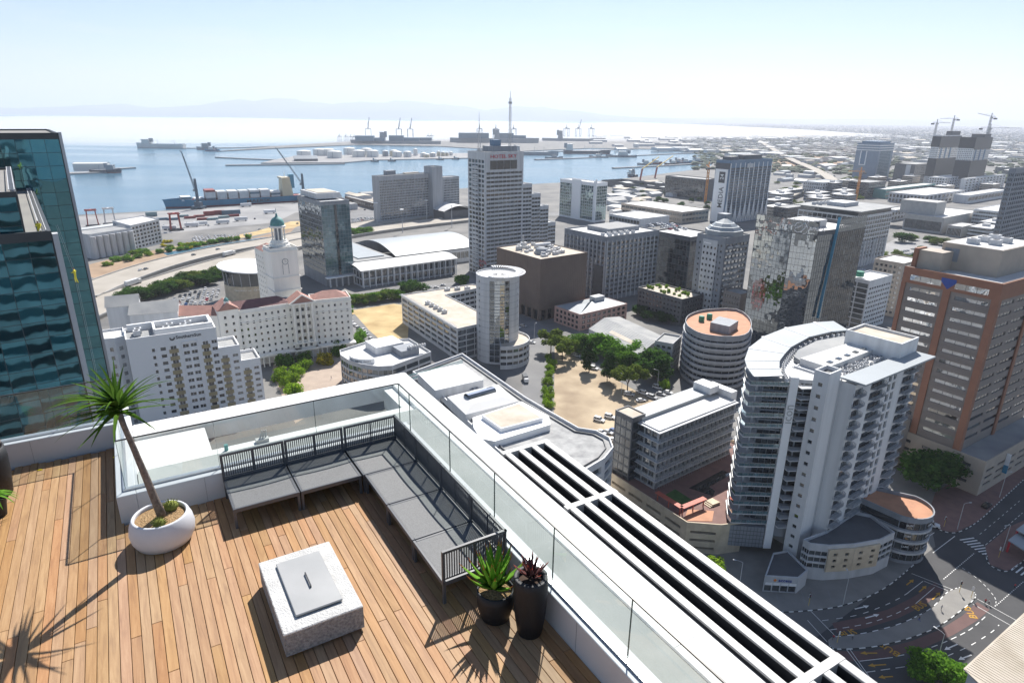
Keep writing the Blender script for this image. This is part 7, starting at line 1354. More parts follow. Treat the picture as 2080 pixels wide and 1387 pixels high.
for i in range(16): x = 690+i*14; car(at(x, 612-i*1.9-(i % 2)*3), 14+rr.uniform(-4, 4), rr.choice(MIXC) if i % 3 else 'white', 'car on the street before the colonnaded hall', 'cars before the colonnaded hall')
for i in range(18): x = 700+i*20+rr.uniform(-4, 4); car(at(x, 466-.105*(x-700)*.78+rr.uniform(-5, 4)), 35, rr.choice(MIXC), 'car on the boulevard behind the exhibition halls', 'cars on the boulevard')
for i in range(10): k = rr.randrange(6, len(fr1)-8); p = (fr1 if i % 2 else fr2)[k]; d = fr1[k+1]-fr1[k]; car((p.x+rr.uniform(-3, 3), p.y+rr.uniform(-3, 3)), math.degrees(math.atan2(d.y, d.x)), rr.choice(MIXC), 'car driving on the freeway', 'cars on the freeway', z=fz+.05)
for x, y, lab, L in ((271, 576, 'white articulated lorry on the near freeway carriageway', 14), (466, 517, 'white coach on the freeway left of the clock tower', 13)):
    p = at(x, y, fz+1); k = min(range(len(fr2)-1), key=lambda i: (Vector(p[:2])-fr2[i]).length); d = fr2[k+1]-fr2[k]; t = thing('lorry', lab, 'lorry', (p.x, p.y, fz), math.atan2(d.y, d.x)); b = MB(); b.bbox(-L/2, L/2-2.8, -1.3, 1.3, 1.1, 4.1, .08); b.build('box', 'cont_white', t); b = MB(); b.bbox(L/2-2.6, L/2, -1.25, 1.25, .7, 3.3, .15); b.build('cab', 'ship_white', t); b = MB(); b.box(L/2-.02, L/2+.02, -1.1, 1.1, 1.9, 2.9); b.build('windscreen', 'car_glass', t)
    for wx in (-L/2+1, -L/2+2.4, L/2-3.6, L/2-1.2): b = MB(); b.tube([(wx, -1.25, .5), (wx, 1.25, .5)], .5, 10); b.build('axle', 'tyre', t)
p = at(1067, 774); t = thing('truck', 'small dark delivery truck on the street beside the hedge', 'truck', (p.x, p.y, .07), R(-78)); b = MB(); b.bbox(-3, 1.2, -1.1, 1.1, .7, 2.9, .06); b.build('box', 'car_grey', t); b = MB(); b.bbox(1.3, 3, -1.0, 1.0, .5, 2.2, .12); b.build('cab', 'car_white', t)
for wx in (-2, 2): b = MB(); b.tube([(wx, -1.05, .42), (wx, 1.05, .42)], .42, 10); b.build('axle', 'tyre', t)
# ------------------------------------------------------------------ street furniture
def lamp(p, h, ang, label, group, double=False):
    t = thing('street_lamp', label, 'street lamp', (p[0], p[1], .1), R(ang), group); b = MB(); b.tube([(0, 0, 0), (0, 0, h*.6), (0, 0, h)], [.12, .09, .06] if h < 15 else [.4, .3, .2], 8); b.build('post', 'lamp_post', t)
    if h < 15: b = MB(); b.tube([(0, 0, h), (.7, 0, h+.25), (1.8, 0, h+.3)], .05, 6); b.build('arm', 'lamp_post', t); b = MB(); b.bbox(1.7, 2.5, -.17, .17, h+.22, h+.36, .04); b.build('lamp_head', 'light_grey', t)
    else: b = MB(); b.lathe([(.3, h), (2.2, h+.2), (2.2, h+.7), (.3, h+1)], 12); b.build('lamp_ring', 'white', t)
for x, y, i in ((766, 457, 0), (818, 473, 1), (867, 450, 2), (918, 462, 3)): lamp(at(x, y), 24, 0, ['tall white light mast left of the harbour slab', 'tall white light mast before the exhibition hall', 'tall white light mast at the foot of the harbour slab', 'tall white light mast left of the stepped tower'][i], 'tall light masts')
for x, y, a, lab in ((1944, 1075, 10, 'grey street lamp at the shaded crossing corner'), (1500, 1200, 160, 'grey street lamp on the pavement left of the shop'), (1712, 1228, 80, 'grey street lamp before the stone podium front'), (1900, 1352, 120, 'street lamp rising from the tree at the bottom edge'), (2030, 1010, 20, 'street lamp beside the wide shaded road'), (2036, 1120, 200, 'street lamp on the red paved corner'), (1335, 790, 150, 'street lamp over the cars by the dark round tree'), (1262, 800, 100, 'street lamp among the lot trees'), (1085, 690, 60, 'street lamp at the sunlit crossing'), (785, 592, 40, 'street lamp before the colonnaded hall')): lamp(at(x, y), 9, a, lab, None)
def signal(p, ang, label):
    t = thing('traffic_light', label, 'traffic light', (p[0], p[1], .14), R(ang)); b = MB(); b.tube([(0, 0, 0), (0, 0, 3.4)], .06, 8); b.build('post', 'crane_yellow', t); b = MB(); b.bbox(-.16, .16, -.14, .14, 2.5, 3.4, .03); h = b.build('signal_head', 'metal_dark', t); b = MB(); b.box(-.26, .26, .145, .16, 2.35, 3.55); b.build('back_board', 'white', h)
    for k, mm in enumerate(('green_tank', 'sign_orange', 'red_sign')): b = MB(); b.lathe([(.09, 0), (.09, .03)], 10); o = b.build('lens', mm, h, (0, -.145, 2.66+k*.28)); o.rotation_euler = (math.pi/2, 0, 0)
for x, y, a, lab in ((1642, 1230, 30, 'traffic light on the pavement before the shop'), (1948, 1203, 30, 'traffic light at the near tip of the island head'), (1972, 1214, 120, 'yellow-posted traffic light at the far tip of the island head'), (1850, 1140, 60, 'traffic light on the pavement corner by the round shop'), (1868, 1104, 60, 'yellow traffic light beside the round shop building'), (1917, 1070, 0, 'yellow traffic light on the shaded red corner'), (1700, 1305, 200, 'traffic light at the narrow end of the island'), (2028, 1132, 90, 'traffic light on the red corner by the bus station')): signal(at(x, y), a, lab)
# people: one continuous skinned figure, posed walking
def person_mesh(name, shirt, trousers, arms=0.0, legs=.22):
    V = [(0, 0, .95), (0, 0, 1.15), (0, 0, 1.38), (0, .01, 1.50), (0, .02, 1.60), (0, .02, 1.70), (.09, 0, .9), (.10, legs, .50), (.10, legs*.6, .08), (.10, legs*.6+.12, .04), (-.09, 0, .9), (-.10, -legs*.3, .50), (-.10, -legs*1.4, .1), (-.10, -legs*1.4+.12, .05), (.19, 0, 1.38), (.24, -.05-arms*.1, 1.12+arms*.1), (.24, .08+arms*.15, .90+arms*.25), (-.19, 0, 1.38), (-.24, .05+arms*.1, 1.12+arms*.1), (-.24, .16+arms*.15, .92+arms*.3)]
    E = [(0, 1), (1, 2), (2, 3), (3, 4), (4, 5), (0, 6), (6, 7), (7, 8), (8, 9), (0, 10), (10, 11), (11, 12), (12, 13), (2, 14), (14, 15), (15, 16), (2, 17), (17, 18), (18, 19)]
    rad = [.14, .13, .15, .055, .09, .08, .09, .065, .045, .04, .09, .065, .045, .04, .065, .048, .035, .065, .048, .035]
    me = bpy.data.meshes.new(name); me.from_pydata(V, E, []); o = bpy.data.objects.new(name, me); COL.objects.link(o); md_ = o.modifiers.new('skin', 'SKIN'); o.modifiers.new('sub', 'SUBSURF').levels = 1
    for i, r in enumerate(rad): me.skin_vertices[0].data[i].radius = (r, r*.85); me.skin_vertices[0].data[i].use_root = (i == 0)
    bpy.context.view_layer.update(); dg = bpy.context.evaluated_depsgraph_get(); res = bpy.data.meshes.new_from_object(o.evaluated_get(dg)); bpy.data.objects.remove(o)
    res.materials.clear()
    for mm in (shirt, trousers, 'skin', 'dark_cloth'): res.materials.append(MAT[mm])
    for f in res.polygons:
        z = f.center.z; x = abs(f.center.x); f.material_index = 3 if z > 1.66 or (z > 1.58 and f.center.y < 0) else (2 if z > 1.45 or (x > .2 and z < 1.05) else (1 if z < .96 and x < .2 else 0)); f.use_smooth = True
        if z < .1: f.material_index = 3
    return res
PM = [person_mesh('person', s_, t_) for s_, t_ in (('white_cloth', 'dark_cloth'), ('dark_cloth', 'blue_sign'), ('red_sign', 'dark_cloth'))]; WM = person_mesh('person', 'yellow_cloth', 'yellow_cloth', .9, .1)
for i, (x, y, z, lab) in enumerate([(1911, 1240, .16, 'person in a light shirt standing in the sun on the traffic island'), (1866, 1262, .16, 'person in dark clothes walking on the shaded island'), (1692, 1300, .16, 'person in dark clothes at the narrow island end'), (1731, 1298, .16, 'person by the kerb of the bus lane'), (1645, 1213, .16, 'person walking before the low shop'), (2000, 1226, .05, 'person in blue crossing the road beyond the island'), (2008, 1228, .05, 'second person crossing beside the one in blue'), (1590, 1200, .16, 'person standing outside the glazed shop corner'), (1069, 728, .1, 'person standing in the sunlit street by the tower base'), (1155, 728, .1, 'person in the shade of the bare-trunked olive tree'), (673, 770, .1, 'person in dark clothes standing on the hotel plaza'), (2060, 1195, .05, 'person on the zebra crossing by the red corner')]): p = at(x, y); tag(put('person', PM[i % 3], None, (p.x, p.y, z-.0), R(i*67)), lab, 'person', None)
# rope-access workers on the teal tower
C0_ = Vector((-45.4, 63.2)); ex, ey = rot2(37), rot2(127)
p = C0_-ex*.9+ey*1.2; tag(put('person', WM, None, (p.x, p.y, 106.1), R(200)), 'worker in yellow standing on the terrace edge of the teal tower', 'person')
p = C0_+ex*1.2+ey*.6; tag(put('person', WM, None, (p.x, p.y, 101.3), R(120)), 'worker in yellow hanging on ropes at the teal tower corner', 'person')
for k in (-.12, .12): b = MB(); b.tube([(C0_.x+ex.x*.55, C0_.y+ex.y*.55+k, 107.4), (p.x, p.y+k, 102.5), (p.x, p.y+k, 76)], .012, 4); tag(b.build('rope', 'light_grey'), 'work rope hanging down the teal tower, '+('left' if k < 0 else 'right')+' of the pair', 'rope', 'work ropes')
# ------------------------------------------------------------------ road paint and kerbs at the junction
def dashes(line, w, on, off, z, m, name='lane_marking', start=0.0):
    pts = smooth_line([at(*p) for p in line], 8); b = MB(); acc = start; 
    for a_, c_ in zip(pts, pts[1:]):
        L = (c_-a_).length
        if L < 1e-6: continue
        e = (c_-a_)/L; s = Vector((-e.y, e.x))*w/2; u = 0.0
        while u < L:
            ph = acc % (on+off); step = min(L-u, (on-ph) if ph < on else (on+off-ph)); step = max(step, 1e-3)
            if ph < on: p, q = a_+e*u, a_+e*(u+step); b.face([(*(p-s), z), (*(q-s), z), (*(q+s), z), (*(p+s), z)])
            u += step; acc += step
    if b.v: o = b.build(name, m); struct(o)
zx = lambda a, b_: (1640+a*.21154, 1180+b_*.21154)
dashes([zx(140, 380), zx(460, 330), zx(700, 250), zx(880, 165), zx(1000, 90)], .16, 1.8, 2.2, .075, 'paint_white'); dashes([zx(220, 468), zx(560, 410), zx(830, 320), zx(1000, 235)], .16, 1.8, 1.6, .075, 'paint_white'); dashes([zx(960, 115), zx(1110, 0)], .14, 9, 0, .075, 'paint_white'); dashes([zx(1040, 215), zx(1220, 60)], .14, 9, 0, .075, 'paint_white')
dashes([zx(500, 768), zx(820, 732)], .16, 30, 0, .075, 'paint_white'); dashes([zx(860, 720), zx(1090, 668), zx(1330, 580), zx(1560, 465), zx(1720, 330)], .18, 2, 1.4, .075, 'paint_white'); dashes([zx(560, 875), zx(1080, 800)], .15, 2.4, 1.4, .075, 'paint_white'); dashes([zx(1350, 715), zx(1560, 620), zx(1760, 495), zx(1840, 420)], .18, 1.8, 2.4, .075, 'paint_white')
for l_ in ([zx(30, 285), zx(310, 570)], [zx(0, 375), zx(190, 585)], [zx(370, 650), zx(620, 979)], [zx(405, 650), zx(680, 1040)], [zx(250, 660), zx(325, 780)], [zx(1590, 220), zx(1950, 425)], [zx(1630, 170), zx(2010, 380)], [zx(1120, 0), zx(1380, 105)]): dashes(l_, .14, 60, 0, .078, 'paint_white', 'stop_line')
dashes([zx(1800, 245), zx(2080, 0)], .2, .5, .5, .075, 'paint_white'); dashes([zx(1800, 245), zx(1800, 160), zx(1660, 0), (1950, 1150)], .15, .9, .8, .075, 'paint_white')
zy = lambda a, b_: (1840+a*.14423, 1000+b_*.14423)
dashes([zy(530, 1220), zy(970, 850)], .25, .5, .5, .075, 'paint_white'); dashes([zy(1040, 590), zy(1330, 350), zy(1600, 120)], .15, 1.4, 2, .075, 'paint_white'); dashes([zy(380, 850), zy(690, 615)], .2, 40, 0, .075, 'paint_white'); dashes([zy(210, 690), zy(400, 565)], .18, 40, 0, .075, 'paint_white'); dashes([zy(80, 1140), zy(740, 1400)], .14, 40, 0, .075, 'paint_white'); dashes([zy(1120, 740), zy(1640, 290)], .15, 1.6, 1.2, .075, 'paint_white')
for i in range(9): dashes([zy(760+i*52, 670+i*33), zy(960+i*45, 640+i*34)], .42, 40, 0, .08, 'paint_white', 'zebra_stripe')
for i in range(4): dashes([zy(1480+i*70, 1095+i*35), zy(1590+i*60, 1010+i*40)], .42, 40, 0, .08, 'paint_white', 'zebra_stripe')
def arrow(tail, head, m, w=.16):
    a_, c_ = Vector(at(*tail)[:2]), Vector(at(*head)[:2]); e = (c_-a_).normalized(); s = Vector((-e.y, e.x)); L = (c_-a_).length; h = min(1.5, L*.4); b = MB(); q = c_-e*h; z = .085
    b.idx([(*(a_-s*w), z), (*(q-s*w), z), (*(q-s*.55), z), (*c_, z), (*(q+s*.55), z), (*(q+s*w), z), (*(a_+s*w), z)], [(0, 1, 2, 3, 4, 5, 6)]); struct(b.build('road_arrow', m))
for t_, h_, m_ in (((455, 268), (592, 235), 'paint_white'), ((555, 355), (690, 318), 'paint_white'), ((1198, 178), (1275, 108), 'paint_yellow'), ((950, 38), (1020, -15), 'paint_yellow'), ((1072, 105), (1142, 45), 'paint_yellow'), ((670, 690), (505, 692), 'paint_yellow'), ((755, 800), (580, 812), 'paint_yellow'), ((1440, 605), (1315, 660), 'paint_white'), ((1575, 708), (1450, 755), 'paint_white'), ((820, 915), (680, 925), 'paint_yellow')): arrow(zx(*t_), zx(*h_), m_)
for (a, b_), (ra, rb_), lab in (((1060, 290), (1150, 235), 1), ((1640, 365), (1580, 280), 2), ((345, 545), (440, 520), 3), ((900, 700), (820, 650), 4)):
    p = at(*zx(a, b_)); q = at(*zx(ra, rb_)); r_ = (q-p).normalized(); u_ = Vector((-r_.y, r_.x, 0)); o = text('lettering', 'BUS', 'paint_yellow', None, (p.x, p.y, .09), r_, u_, 2.6, .002, bold=.04); tag(o, ['', 'yellow word painted on the sunlit part of the near bus lane', 'yellow word painted at the sunlit end of the far bus lane', 'yellow word painted in the shade at the start of the near bus lane', 'faded word painted in the shade of the far bus lane'][lab], 'road marking', 'painted words on the bus lanes')
def kerb(line, z=.145, name='kerb'):
    pts = smooth_line([at(*p) for p in line], 6); bw, bk = MB(), MB(); acc = 0
    for a_, c_ in zip(pts, pts[1:]):
        L = (c_-a_).length; n = max(1, int(L/1.0))
        for i in range(n): (bw if int(acc) % 2 else bk).bar((*a_.lerp(c_, i/n), z-.07), (*a_.lerp(c_, (i+1)/n), z-.07), .2, .16); acc += 1
    k = bw.build(name, 'paint_white'); struct(k); o = bk.build('black_segment', 'kerb_black', k)
kerb([(1470, 1240), (1578, 1243), (1640, 1240), (1701, 1232), (1760, 1213), (1806, 1188), (1850, 1152), (1876, 1128)]); kerb([(1690, 1294), (1760, 1285), (1830, 1266), (1890, 1236), (1925, 1202), (1950, 1193)]); kerb([(1978, 1202), (1980, 1215), (1945, 1245), (1900, 1275), (1840, 1298), (1770, 1314), (1700, 1318), (1684, 1310)]); kerb([(1905, 1075), (1940, 1082), (1985, 1060), (2040, 1010), (2100, 955)]); kerb([(2001, 1120), (2010, 1146), (2046, 1160), (2090, 1130)])
# pavement joints and slabs
for i in range(7): dashes([(1480+i*52, 1238-i*i*1.2), (1470+i*50, 1200-i*8)], .05, 40, 0, .145, 'mid_grey', 'pavement_joint')

rr = random.Random(64); scatter(40, (1245, 1440), (372, 432), 12, lambda p: tree(p, 'round', 'dark', rr.uniform(3, 5), rr.uniform(5, 8), 'dark tree in the yards beyond the offices', 'trees in the yards')); scatter(40, (1570, 1760), (318, 420), 16, lambda p: tree(p, 'round', 'olive', rr.uniform(3, 6), rr.uniform(5, 8), 'tree along the railway and motorway', 'trees along the railway'))
scatter(22, (1240, 1560), (366, 440), 6, lambda p: car(p, rr.choice((37, 127)), rr.choice(MIXC), 'car in the yards beyond the offices', 'cars in the yards')); scatter(22, (600, 760), (404, 470), 6, lambda p: car(p, rr.choice((37, 127)), rr.choice(MIXC), 'car on the quay roads behind the glass hotel', 'cars on the quay roads')); scatter(8, (330, 560), (440, 470), 6, lambda p: car(p, rr.choice((30, 120)), rr.choice(MIXC), 'car on the container yard', 'cars on the container yard'))
# ------------------------------------------------------------------ roof terrace in the foreground (local x along the back wall, y away from the camera)
TA, TZ = R(31.2), 113.0
def T(x, y, z=0.0): c, s = math.cos(TA), math.sin(TA); return Vector((x*c-y*s, x*s+y*c, TZ+z))
def tput(name, mb, mats, parent=None, label=None, cat=None, group=None, smooth=False):
    """mesh given in terrace coordinates"""
    if parent is None:
        o = mb.build(name, mats, None, (0, 0, TZ), TA, smooth)
        if label: tag(o, label, cat, group)
        return o
    return mb.build(name, mats, parent, smooth=smooth)
def tthing(name, label, cat, x=0, y=0, z=0, rz=0, group=None): return thing(name, label, cat, T(x, y, z), TA+rz, group)
def wood():
    mt = bpy.data.materials.new('deck_wood'); mt.use_nodes = True; n, l = mt.node_tree.nodes, mt.node_tree.links; b = n['Principled BSDF']; b.inputs['Roughness'].default_value = .62; b.inputs['Specular IOR Level'].default_value = .35
    tc = n.new('ShaderNodeTexCoord'); oi = n.new('ShaderNodeObjectInfo'); cm = n.new('ShaderNodeCombineXYZ'); ml = n.new('ShaderNodeMath'); ml.operation = 'MULTIPLY'; ml.inputs[1].default_value = 97; l.new(oi.outputs['Random'], ml.inputs[0]); l.new(ml.outputs[0], cm.inputs[2])
    ad = n.new('ShaderNodeVectorMath'); l.new(tc.outputs['Object'], ad.inputs[0]); l.new(cm.outputs[0], ad.inputs[1])
    mp = n.new('ShaderNodeMapping'); mp.inputs['Scale'].default_value = (26, 2.0, 8); l.new(ad.outputs[0], mp.inputs[0])
    t1 = n.new('ShaderNodeTexNoise'); t1.inputs['Scale'].default_value = 1.0; t1.inputs['Detail'].default_value = 8; t1.inputs['Roughness'].default_value = .6; t1.inputs['Distortion'].default_value = .6; l.new(mp.outputs[0], t1.inputs['Vector'])
    mp2 = n.new('ShaderNodeMapping'); mp2.inputs['Scale'].default_value = (9, 26, 8); mp2.inputs['Rotation'].default_value = (0, 0, .5); l.new(ad.outputs[0], mp2.inputs[0]); t3 = n.new('ShaderNodeTexNoise'); t3.inputs['Scale'].default_value = 1.0; t3.inputs['Detail'].default_value = 3; l.new(mp2.outputs[0], t3.inputs['Vector'])
    cr = n.new('ShaderNodeValToRGB'); e = cr.color_ramp.elements; e[0].color = (.26, .14, .068, 1); e[0].position = .25; e[1].color = (.45, .272, .135, 1); e[1].position = .78; k = cr.color_ramp.elements.new(.5); k.color = (.365, .203, .093, 1); l.new(t1.outputs['Fac'], cr.inputs['Fac'])
    hs_ = n.new('ShaderNodeHueSaturation'); wn_ = n.new('ShaderNodeTexWhiteNoise'); wn_.noise_dimensions = '1D'; l.new(oi.outputs['Random'], wn_.inputs['W']); sp = n.new('ShaderNodeSeparateXYZ'); l.new(wn_.outputs['Color'], sp.inputs[0])
    m1 = n.new('ShaderNodeMapRange'); m1.inputs['To Min'].default_value = .493; m1.inputs['To Max'].default_value = .507; l.new(sp.outputs[0], m1.inputs['Value']); l.new(m1.outputs[0], hs_.inputs['Hue'])
    m2 = n.new('ShaderNodeMapRange'); m2.inputs['To Min'].default_value = .85; m2.inputs['To Max'].default_value = 1.08; l.new(sp.outputs[1], m2.inputs['Value']); l.new(m2.outputs[0], hs_.inputs['Saturation'])
    m3 = n.new('ShaderNodeMapRange'); m3.inputs['To Min'].default_value = .93; m3.inputs['To Max'].default_value = 1.08; l.new(sp.outputs[2], m3.inputs['Value']); l.new(m3.outputs[0], hs_.inputs['Value'])
    l.new(cr.outputs[0], hs_.inputs['Color']); l.new(hs_.outputs[0], b.inputs['Base Color'])
    mx = n.new('ShaderNodeMath'); mx.operation = 'MULTIPLY'; l.new(t3.outputs['Fac'], mx.inputs[0]); gt = n.new('ShaderNodeMath'); gt.operation = 'GREATER_THAN'; gt.inputs[1].default_value = .72; l.new(oi.outputs['Random'], gt.inputs[0]); l.new(gt.outputs[0], mx.inputs[1])
    a2 = n.new('ShaderNodeMath'); a2.operation = 'ADD'; l.new(mx.outputs[0], a2.inputs[0]); l.new(t1.outputs['Fac'], a2.inputs[1]); bp = n.new('ShaderNodeBump'); bp.inputs['Strength'].default_value = .22; bp.inputs['Distance'].default_value = .008; l.new(a2.outputs[0], bp.inputs['Height']); l.new(bp.outputs[0], b.inputs['Normal']); MAT['deck_wood'] = mt
wood()
mat('parapet', (.56, .575, .60), .55, .05, 1.2, streak=(.6, .6, .2)); mat('roof_paint', (.68, .68, .67), .6, .08, 1.4, tint=(.80, .80, .79), bump=.1, bscale=12, detail=9); mat('membrane', (.33, .35, .34), .8, .1, 1.3, tint=(.40, .41, .40), detail=8)
mat('sofa_metal', (.085, .09, .10), .38, .06, 4, spec=.6); mat('sling', (.105, .11, .115), .55, .12, 60, bump=.2, bscale=420, tint=(.14, .145, .15), detail=2)
mat('stone_white', (.52, .515, .50), .8, .08, 6, tint=(.62, .615, .60), bump=.5, bscale=60, detail=8); mat('stone_rough', (.46, .47, .49), .95, .45, 38, tint=(.56, .56, .56), bump=1.0, bscale=75, detail=6)
mat('lid', (.33, .335, .335), .42, .05, 2, metal=.1, tint=(.38, .38, .38)); mat('pot_white', (.60, .61, .64), .65, .04, 5, bump=.05, bscale=60); mat('pot_black', (.010, .011, .014), .6, .2, 30, bump=.12, bscale=90); mat('gravel', (.42, .24, .10), .95, .35, 45, tint=(.62, .42, .22), bump=1.0, bscale=70, detail=4); mat('soil', (.05, .03, .02), .95, .3, 20)
mat('tree_bark', (.20, .165, .145), .9, .3, 22, bump=.7, bscale=90, tint=(.30, .25, .22)); mat('glass_edge', (.02, .05, .045), .2); mat('rail_dark', (.03, .032, .034), .4)
leaf_mat('dragon_leaf', (.045, .10, .018), (.10, .19, .03), .25); leaf_mat('aloe_leaf', (.10, .25, .035), (.18, .38, .05), .3); leaf_mat('aloe_tip', (.42, .12, .04), (.5, .2, .08), .2); leaf_mat('purple_leaf', (.05, .028, .032), (.11, .06, .06), .1); mat('red_edge', (.45, .08, .05), .6); leaf_mat('cactus', (.14, .17, .04), (.24, .26, .08), .1); leaf_mat('fallen', (.75, .55, .03), (.8, .65, .06), .2)
# our own tower under the terrace
tw_ = tthing('terrace_tower', 'tower carrying the timber roof terrace, its white rim and louvre ledge', 'tower')
b = MB(); b.prism([(-14, -14), (3.5, -14), (3.5, 10.0), (-14, 10.0)], -113, -.4, top=True); b.build('tower_wall', 'mid_grey', tw_)
for k in range(34): b = MB(); z = -6-k*3.15; b.ring([(-14.1, -14.1), (3.6, -14.1), (3.6, 10.1), (-14.1, 10.1)], [(-13.9, -13.9), (3.4, -13.9), (3.4, 9.9), (-13.9, 9.9)], z, z+1.5); b.build('window_band', 'glass_dark', tw_)
# the deck: boards of uneven length on a dark underlay
dk = struct(put('deck', None, None, T(0, 0, 0), TA)); dk.empty_display_size = .3
b = MB(); b.face([(-9, 0, -.045), (3.17, 0, -.045), (3.17, 8.62, -.045), (-.62, 8.62, -.045), (-.62, 11.0, -.045), (-9, 11.0, -.045)]); b.build('underlay', 'black', dk)
PL = {}
def plank(l):
    l = round(l, 1)
    if l not in PL:
        b = MB(); w = .0455; b.bbox(-w, w, -l/2+.002, l/2-.002, -.028, 0, .003); PL[l] = b.mesh('plank', 'deck_wood')
    return PL[l]
rr = random.Random(17); np_ = 0; xcol = 3.17-.048; cand = []
while xcol > -5.2:
    yend = 8.6 if xcol > -.62 else 10.97; y = 1.8-rr.uniform(0, 1.5)
    while y < yend:
        l = rr.choice((1.8, 2.4, 3.0, 3.6, 4.2, 4.8)); y1 = min(y+l, yend); l = round(y1-y, 1)
        if yend-y1 < .4: y1 = yend; l = round(y1-y, 1)
        if l >= .2 and y1 > 2.6: cand.append((xcol, y+l/2, l))
        y = y1
    xcol -= .0965
cand.sort(key=lambda q: abs(q[0]-.8)); b = MB()
for i, (x, y, l) in enumerate(cand):
    if i < 300: put('plank', plank(l), dk, (x, y, rr.uniform(-.0008, .0008)))
    else: b.bbox(x-.0455, x+.0455, y-l/2+.002, y+l/2-.002, -.028, 0, .003)
if b.v: o = b.build('outer_planks', 'deck_wood', dk); o['kind'] = 'stuff'
# parapet walls
pw = tthing('parapet_wall', 'low grey parapet wall running round the timber terrace', 'wall')
for nm, (x0, x1, y0, y1) in (('wall_panel', (-9, -.62, 11.0, 11.25)), ('wall_panel', (-.62, -.4, 8.62, 11.25)), ('wall_panel', (-.4, 3.17, 8.62, 8.84)), ('wall_panel', (3.17, 3.39, -3, 8.84))):
    b = MB(); b.bbox(x0, x1-.002, y0, y1-.002, -.3, .38, .006); b.build(nm, 'parapet', pw)
for x in (-2.9, -1.7): b = MB(); b.box(x, x+.004, 10.997, 11.0, 0, .37); b.build('wall_joint', 'mid_grey', pw)
for x in (.4, 1.6, 2.6): b = MB(); b.box(x, x+.004, 8.617, 8.62, 0, .37); b.build('wall_joint', 'mid_grey', pw)
for y in (3.0, 3.95, 5.5, 6.8): b = MB(); b.box(3.167, 3.17, y, y+.004, 0, .37); b.build('wall_joint', 'mid_grey', pw)
for (x0, x1, y0, y1) in ((-9, -.62, 11.1, 11.16), (-.54, -.48, 8.73, 11.1), (-.48, 3.2, 8.73, 8.79), (3.23, 3.29, -3, 8.73)): b = MB(); b.box(x0, x1, y0, y1, .381, .41); b.build('glass_channel', 'steel', pw)
# frameless glass
gb = tthing('glass_balustrade', 'frameless greenish glass balustrade standing on the parapet', 'balustrade')
def pane(x0, y0, x1, y1):
    d = Vector((x1-x0, y1-y0)); L = d.length; a = math.atan2(d.y, d.x); M = Matrix.Translation((x0, y0, 0)) @ Matrix.Rotation(a, 4, 'Z'); b = MB(); b.box(.004, L-.004, -.006, .006, .40, 1.085, M); g = b.build('glass_pane', 'balustrade_glass', gb)
    b = MB(); b.box(-.0022, .0022, -.007, .007, .40, 1.08, M); b.build('pane_edge', 'glass_edge', g); b = MB(); b.box(0, L, -.009, .009, 1.085, 1.1, M); b.build('top_strip', 'rail_dark', g)
ys = [8.76, 8.33, 6.95, 5.74, 4.51, 3.32, 2.1, .9, -.3]; 
for a_, c_ in zip(ys, ys[1:]): pane(3.26, a_, 3.26, c_)
xs = [-.51, .62, 1.96, 3.26]
for a_, c_ in zip(xs, xs[1:]): pane(a_, 8.76, c_, 8.76)
pane(-.51, 9.95, -.51, 8.76); pane(-.51, 11.13, -.51, 9.95)
for a_, c_ in ((-.51, -1.35), (-1.35, -2.6), (-2.6, -3.9), (-3.9, -5.2)): pane(a_, 11.13, c_, 11.13)
# white roof rim outside the glass
rm = tthing('roof_rim', 'broad white painted roof rim beyond the glass with an open slot', 'roof rim')
b = MB(); b.box(-.4, 4.05, 10.0, 10.25, -.45, -.06); b.box(-.4, .65, 10.251, 11.2, -.45, -.061); b.box(3.86, 4.05, 10.251, 11.2, -.45, -.061); b.build('white_slab', 'roof_paint', rm)
b = MB(); b.bbox(-.4, 4.52, 11.2, 11.72, -.3, 0, .015); b.build('rim_beam', 'roof_paint', rm); b = MB(); b.bbox(4.05, 4.52, -4, 11.198, -.55, -.001, .015); b.build('rim_beam', 'roof_paint', rm)
b = MB(); b.box(-.39, 4.049, 8.85, 9.998, -.45, -.02); b.box(3.4, 4.048, -4, 8.849, -.45, -.021); b.build('gutter_membrane', 'membrane', rm)
b = MB(); b.box(-.62, -.405, 11.26, 11.9, -.5, .42); b.build('rim_post', 'roof_paint', rm)
b = MB(); 
for k in range(3): b.bar((1.35+k*.05, 10.16, -.06), (1.42+k*.03, 10.19, .12), .02)
b.box(1.3, 1.5, 10.1, 10.2, -.06, .0); b.build('anchor_bracket', 'sign_grey', rm); b = MB(); b.tube([(.85, 10.13, -.06), (.85, 10.13, .04)], .03, 8); b.build('vent_stub', 'copper_green', rm)
for i in range(11): b = MB(); b.box(4.07, 4.5, 11-i*1.25, 11.006-i*1.25, -.02, .0004); b.build('rim_joint', 'mid_grey', rm)
for i in range(4): b = MB(); b.box(.5+i*1.1, .506+i*1.1, 11.22, 11.7, -.02, .0012); b.build('rim_joint', 'mid_grey', rm)
lv_ = tthing('louvre_ledge', 'ledge of long grey fins with dark slots outside the white rim', 'louvre')
for x0, x1 in ((5.04, 5.15), (5.31, 5.42), (5.58, 5.69), (5.85, 5.97)): b = MB(); b.box(x0, x1, -6, 8.5, -.95, -.53); f_ = b.build('fin', 'metal_dark', lv_); b = MB(); b.bbox(x0, x1, -6, 8.5, -.529, -.5, .006); b.build('fin_cap', 'sign_grey', f_)  # fin sides coloured dark for the shade in the slots, caps light
for y in (8.5, 6.6, 2.8, -1): b = MB(); b.box(5.0, 5.97, y, y+.1, -.84, -.495); b.build('cross_bar', 'sign_grey', lv_)
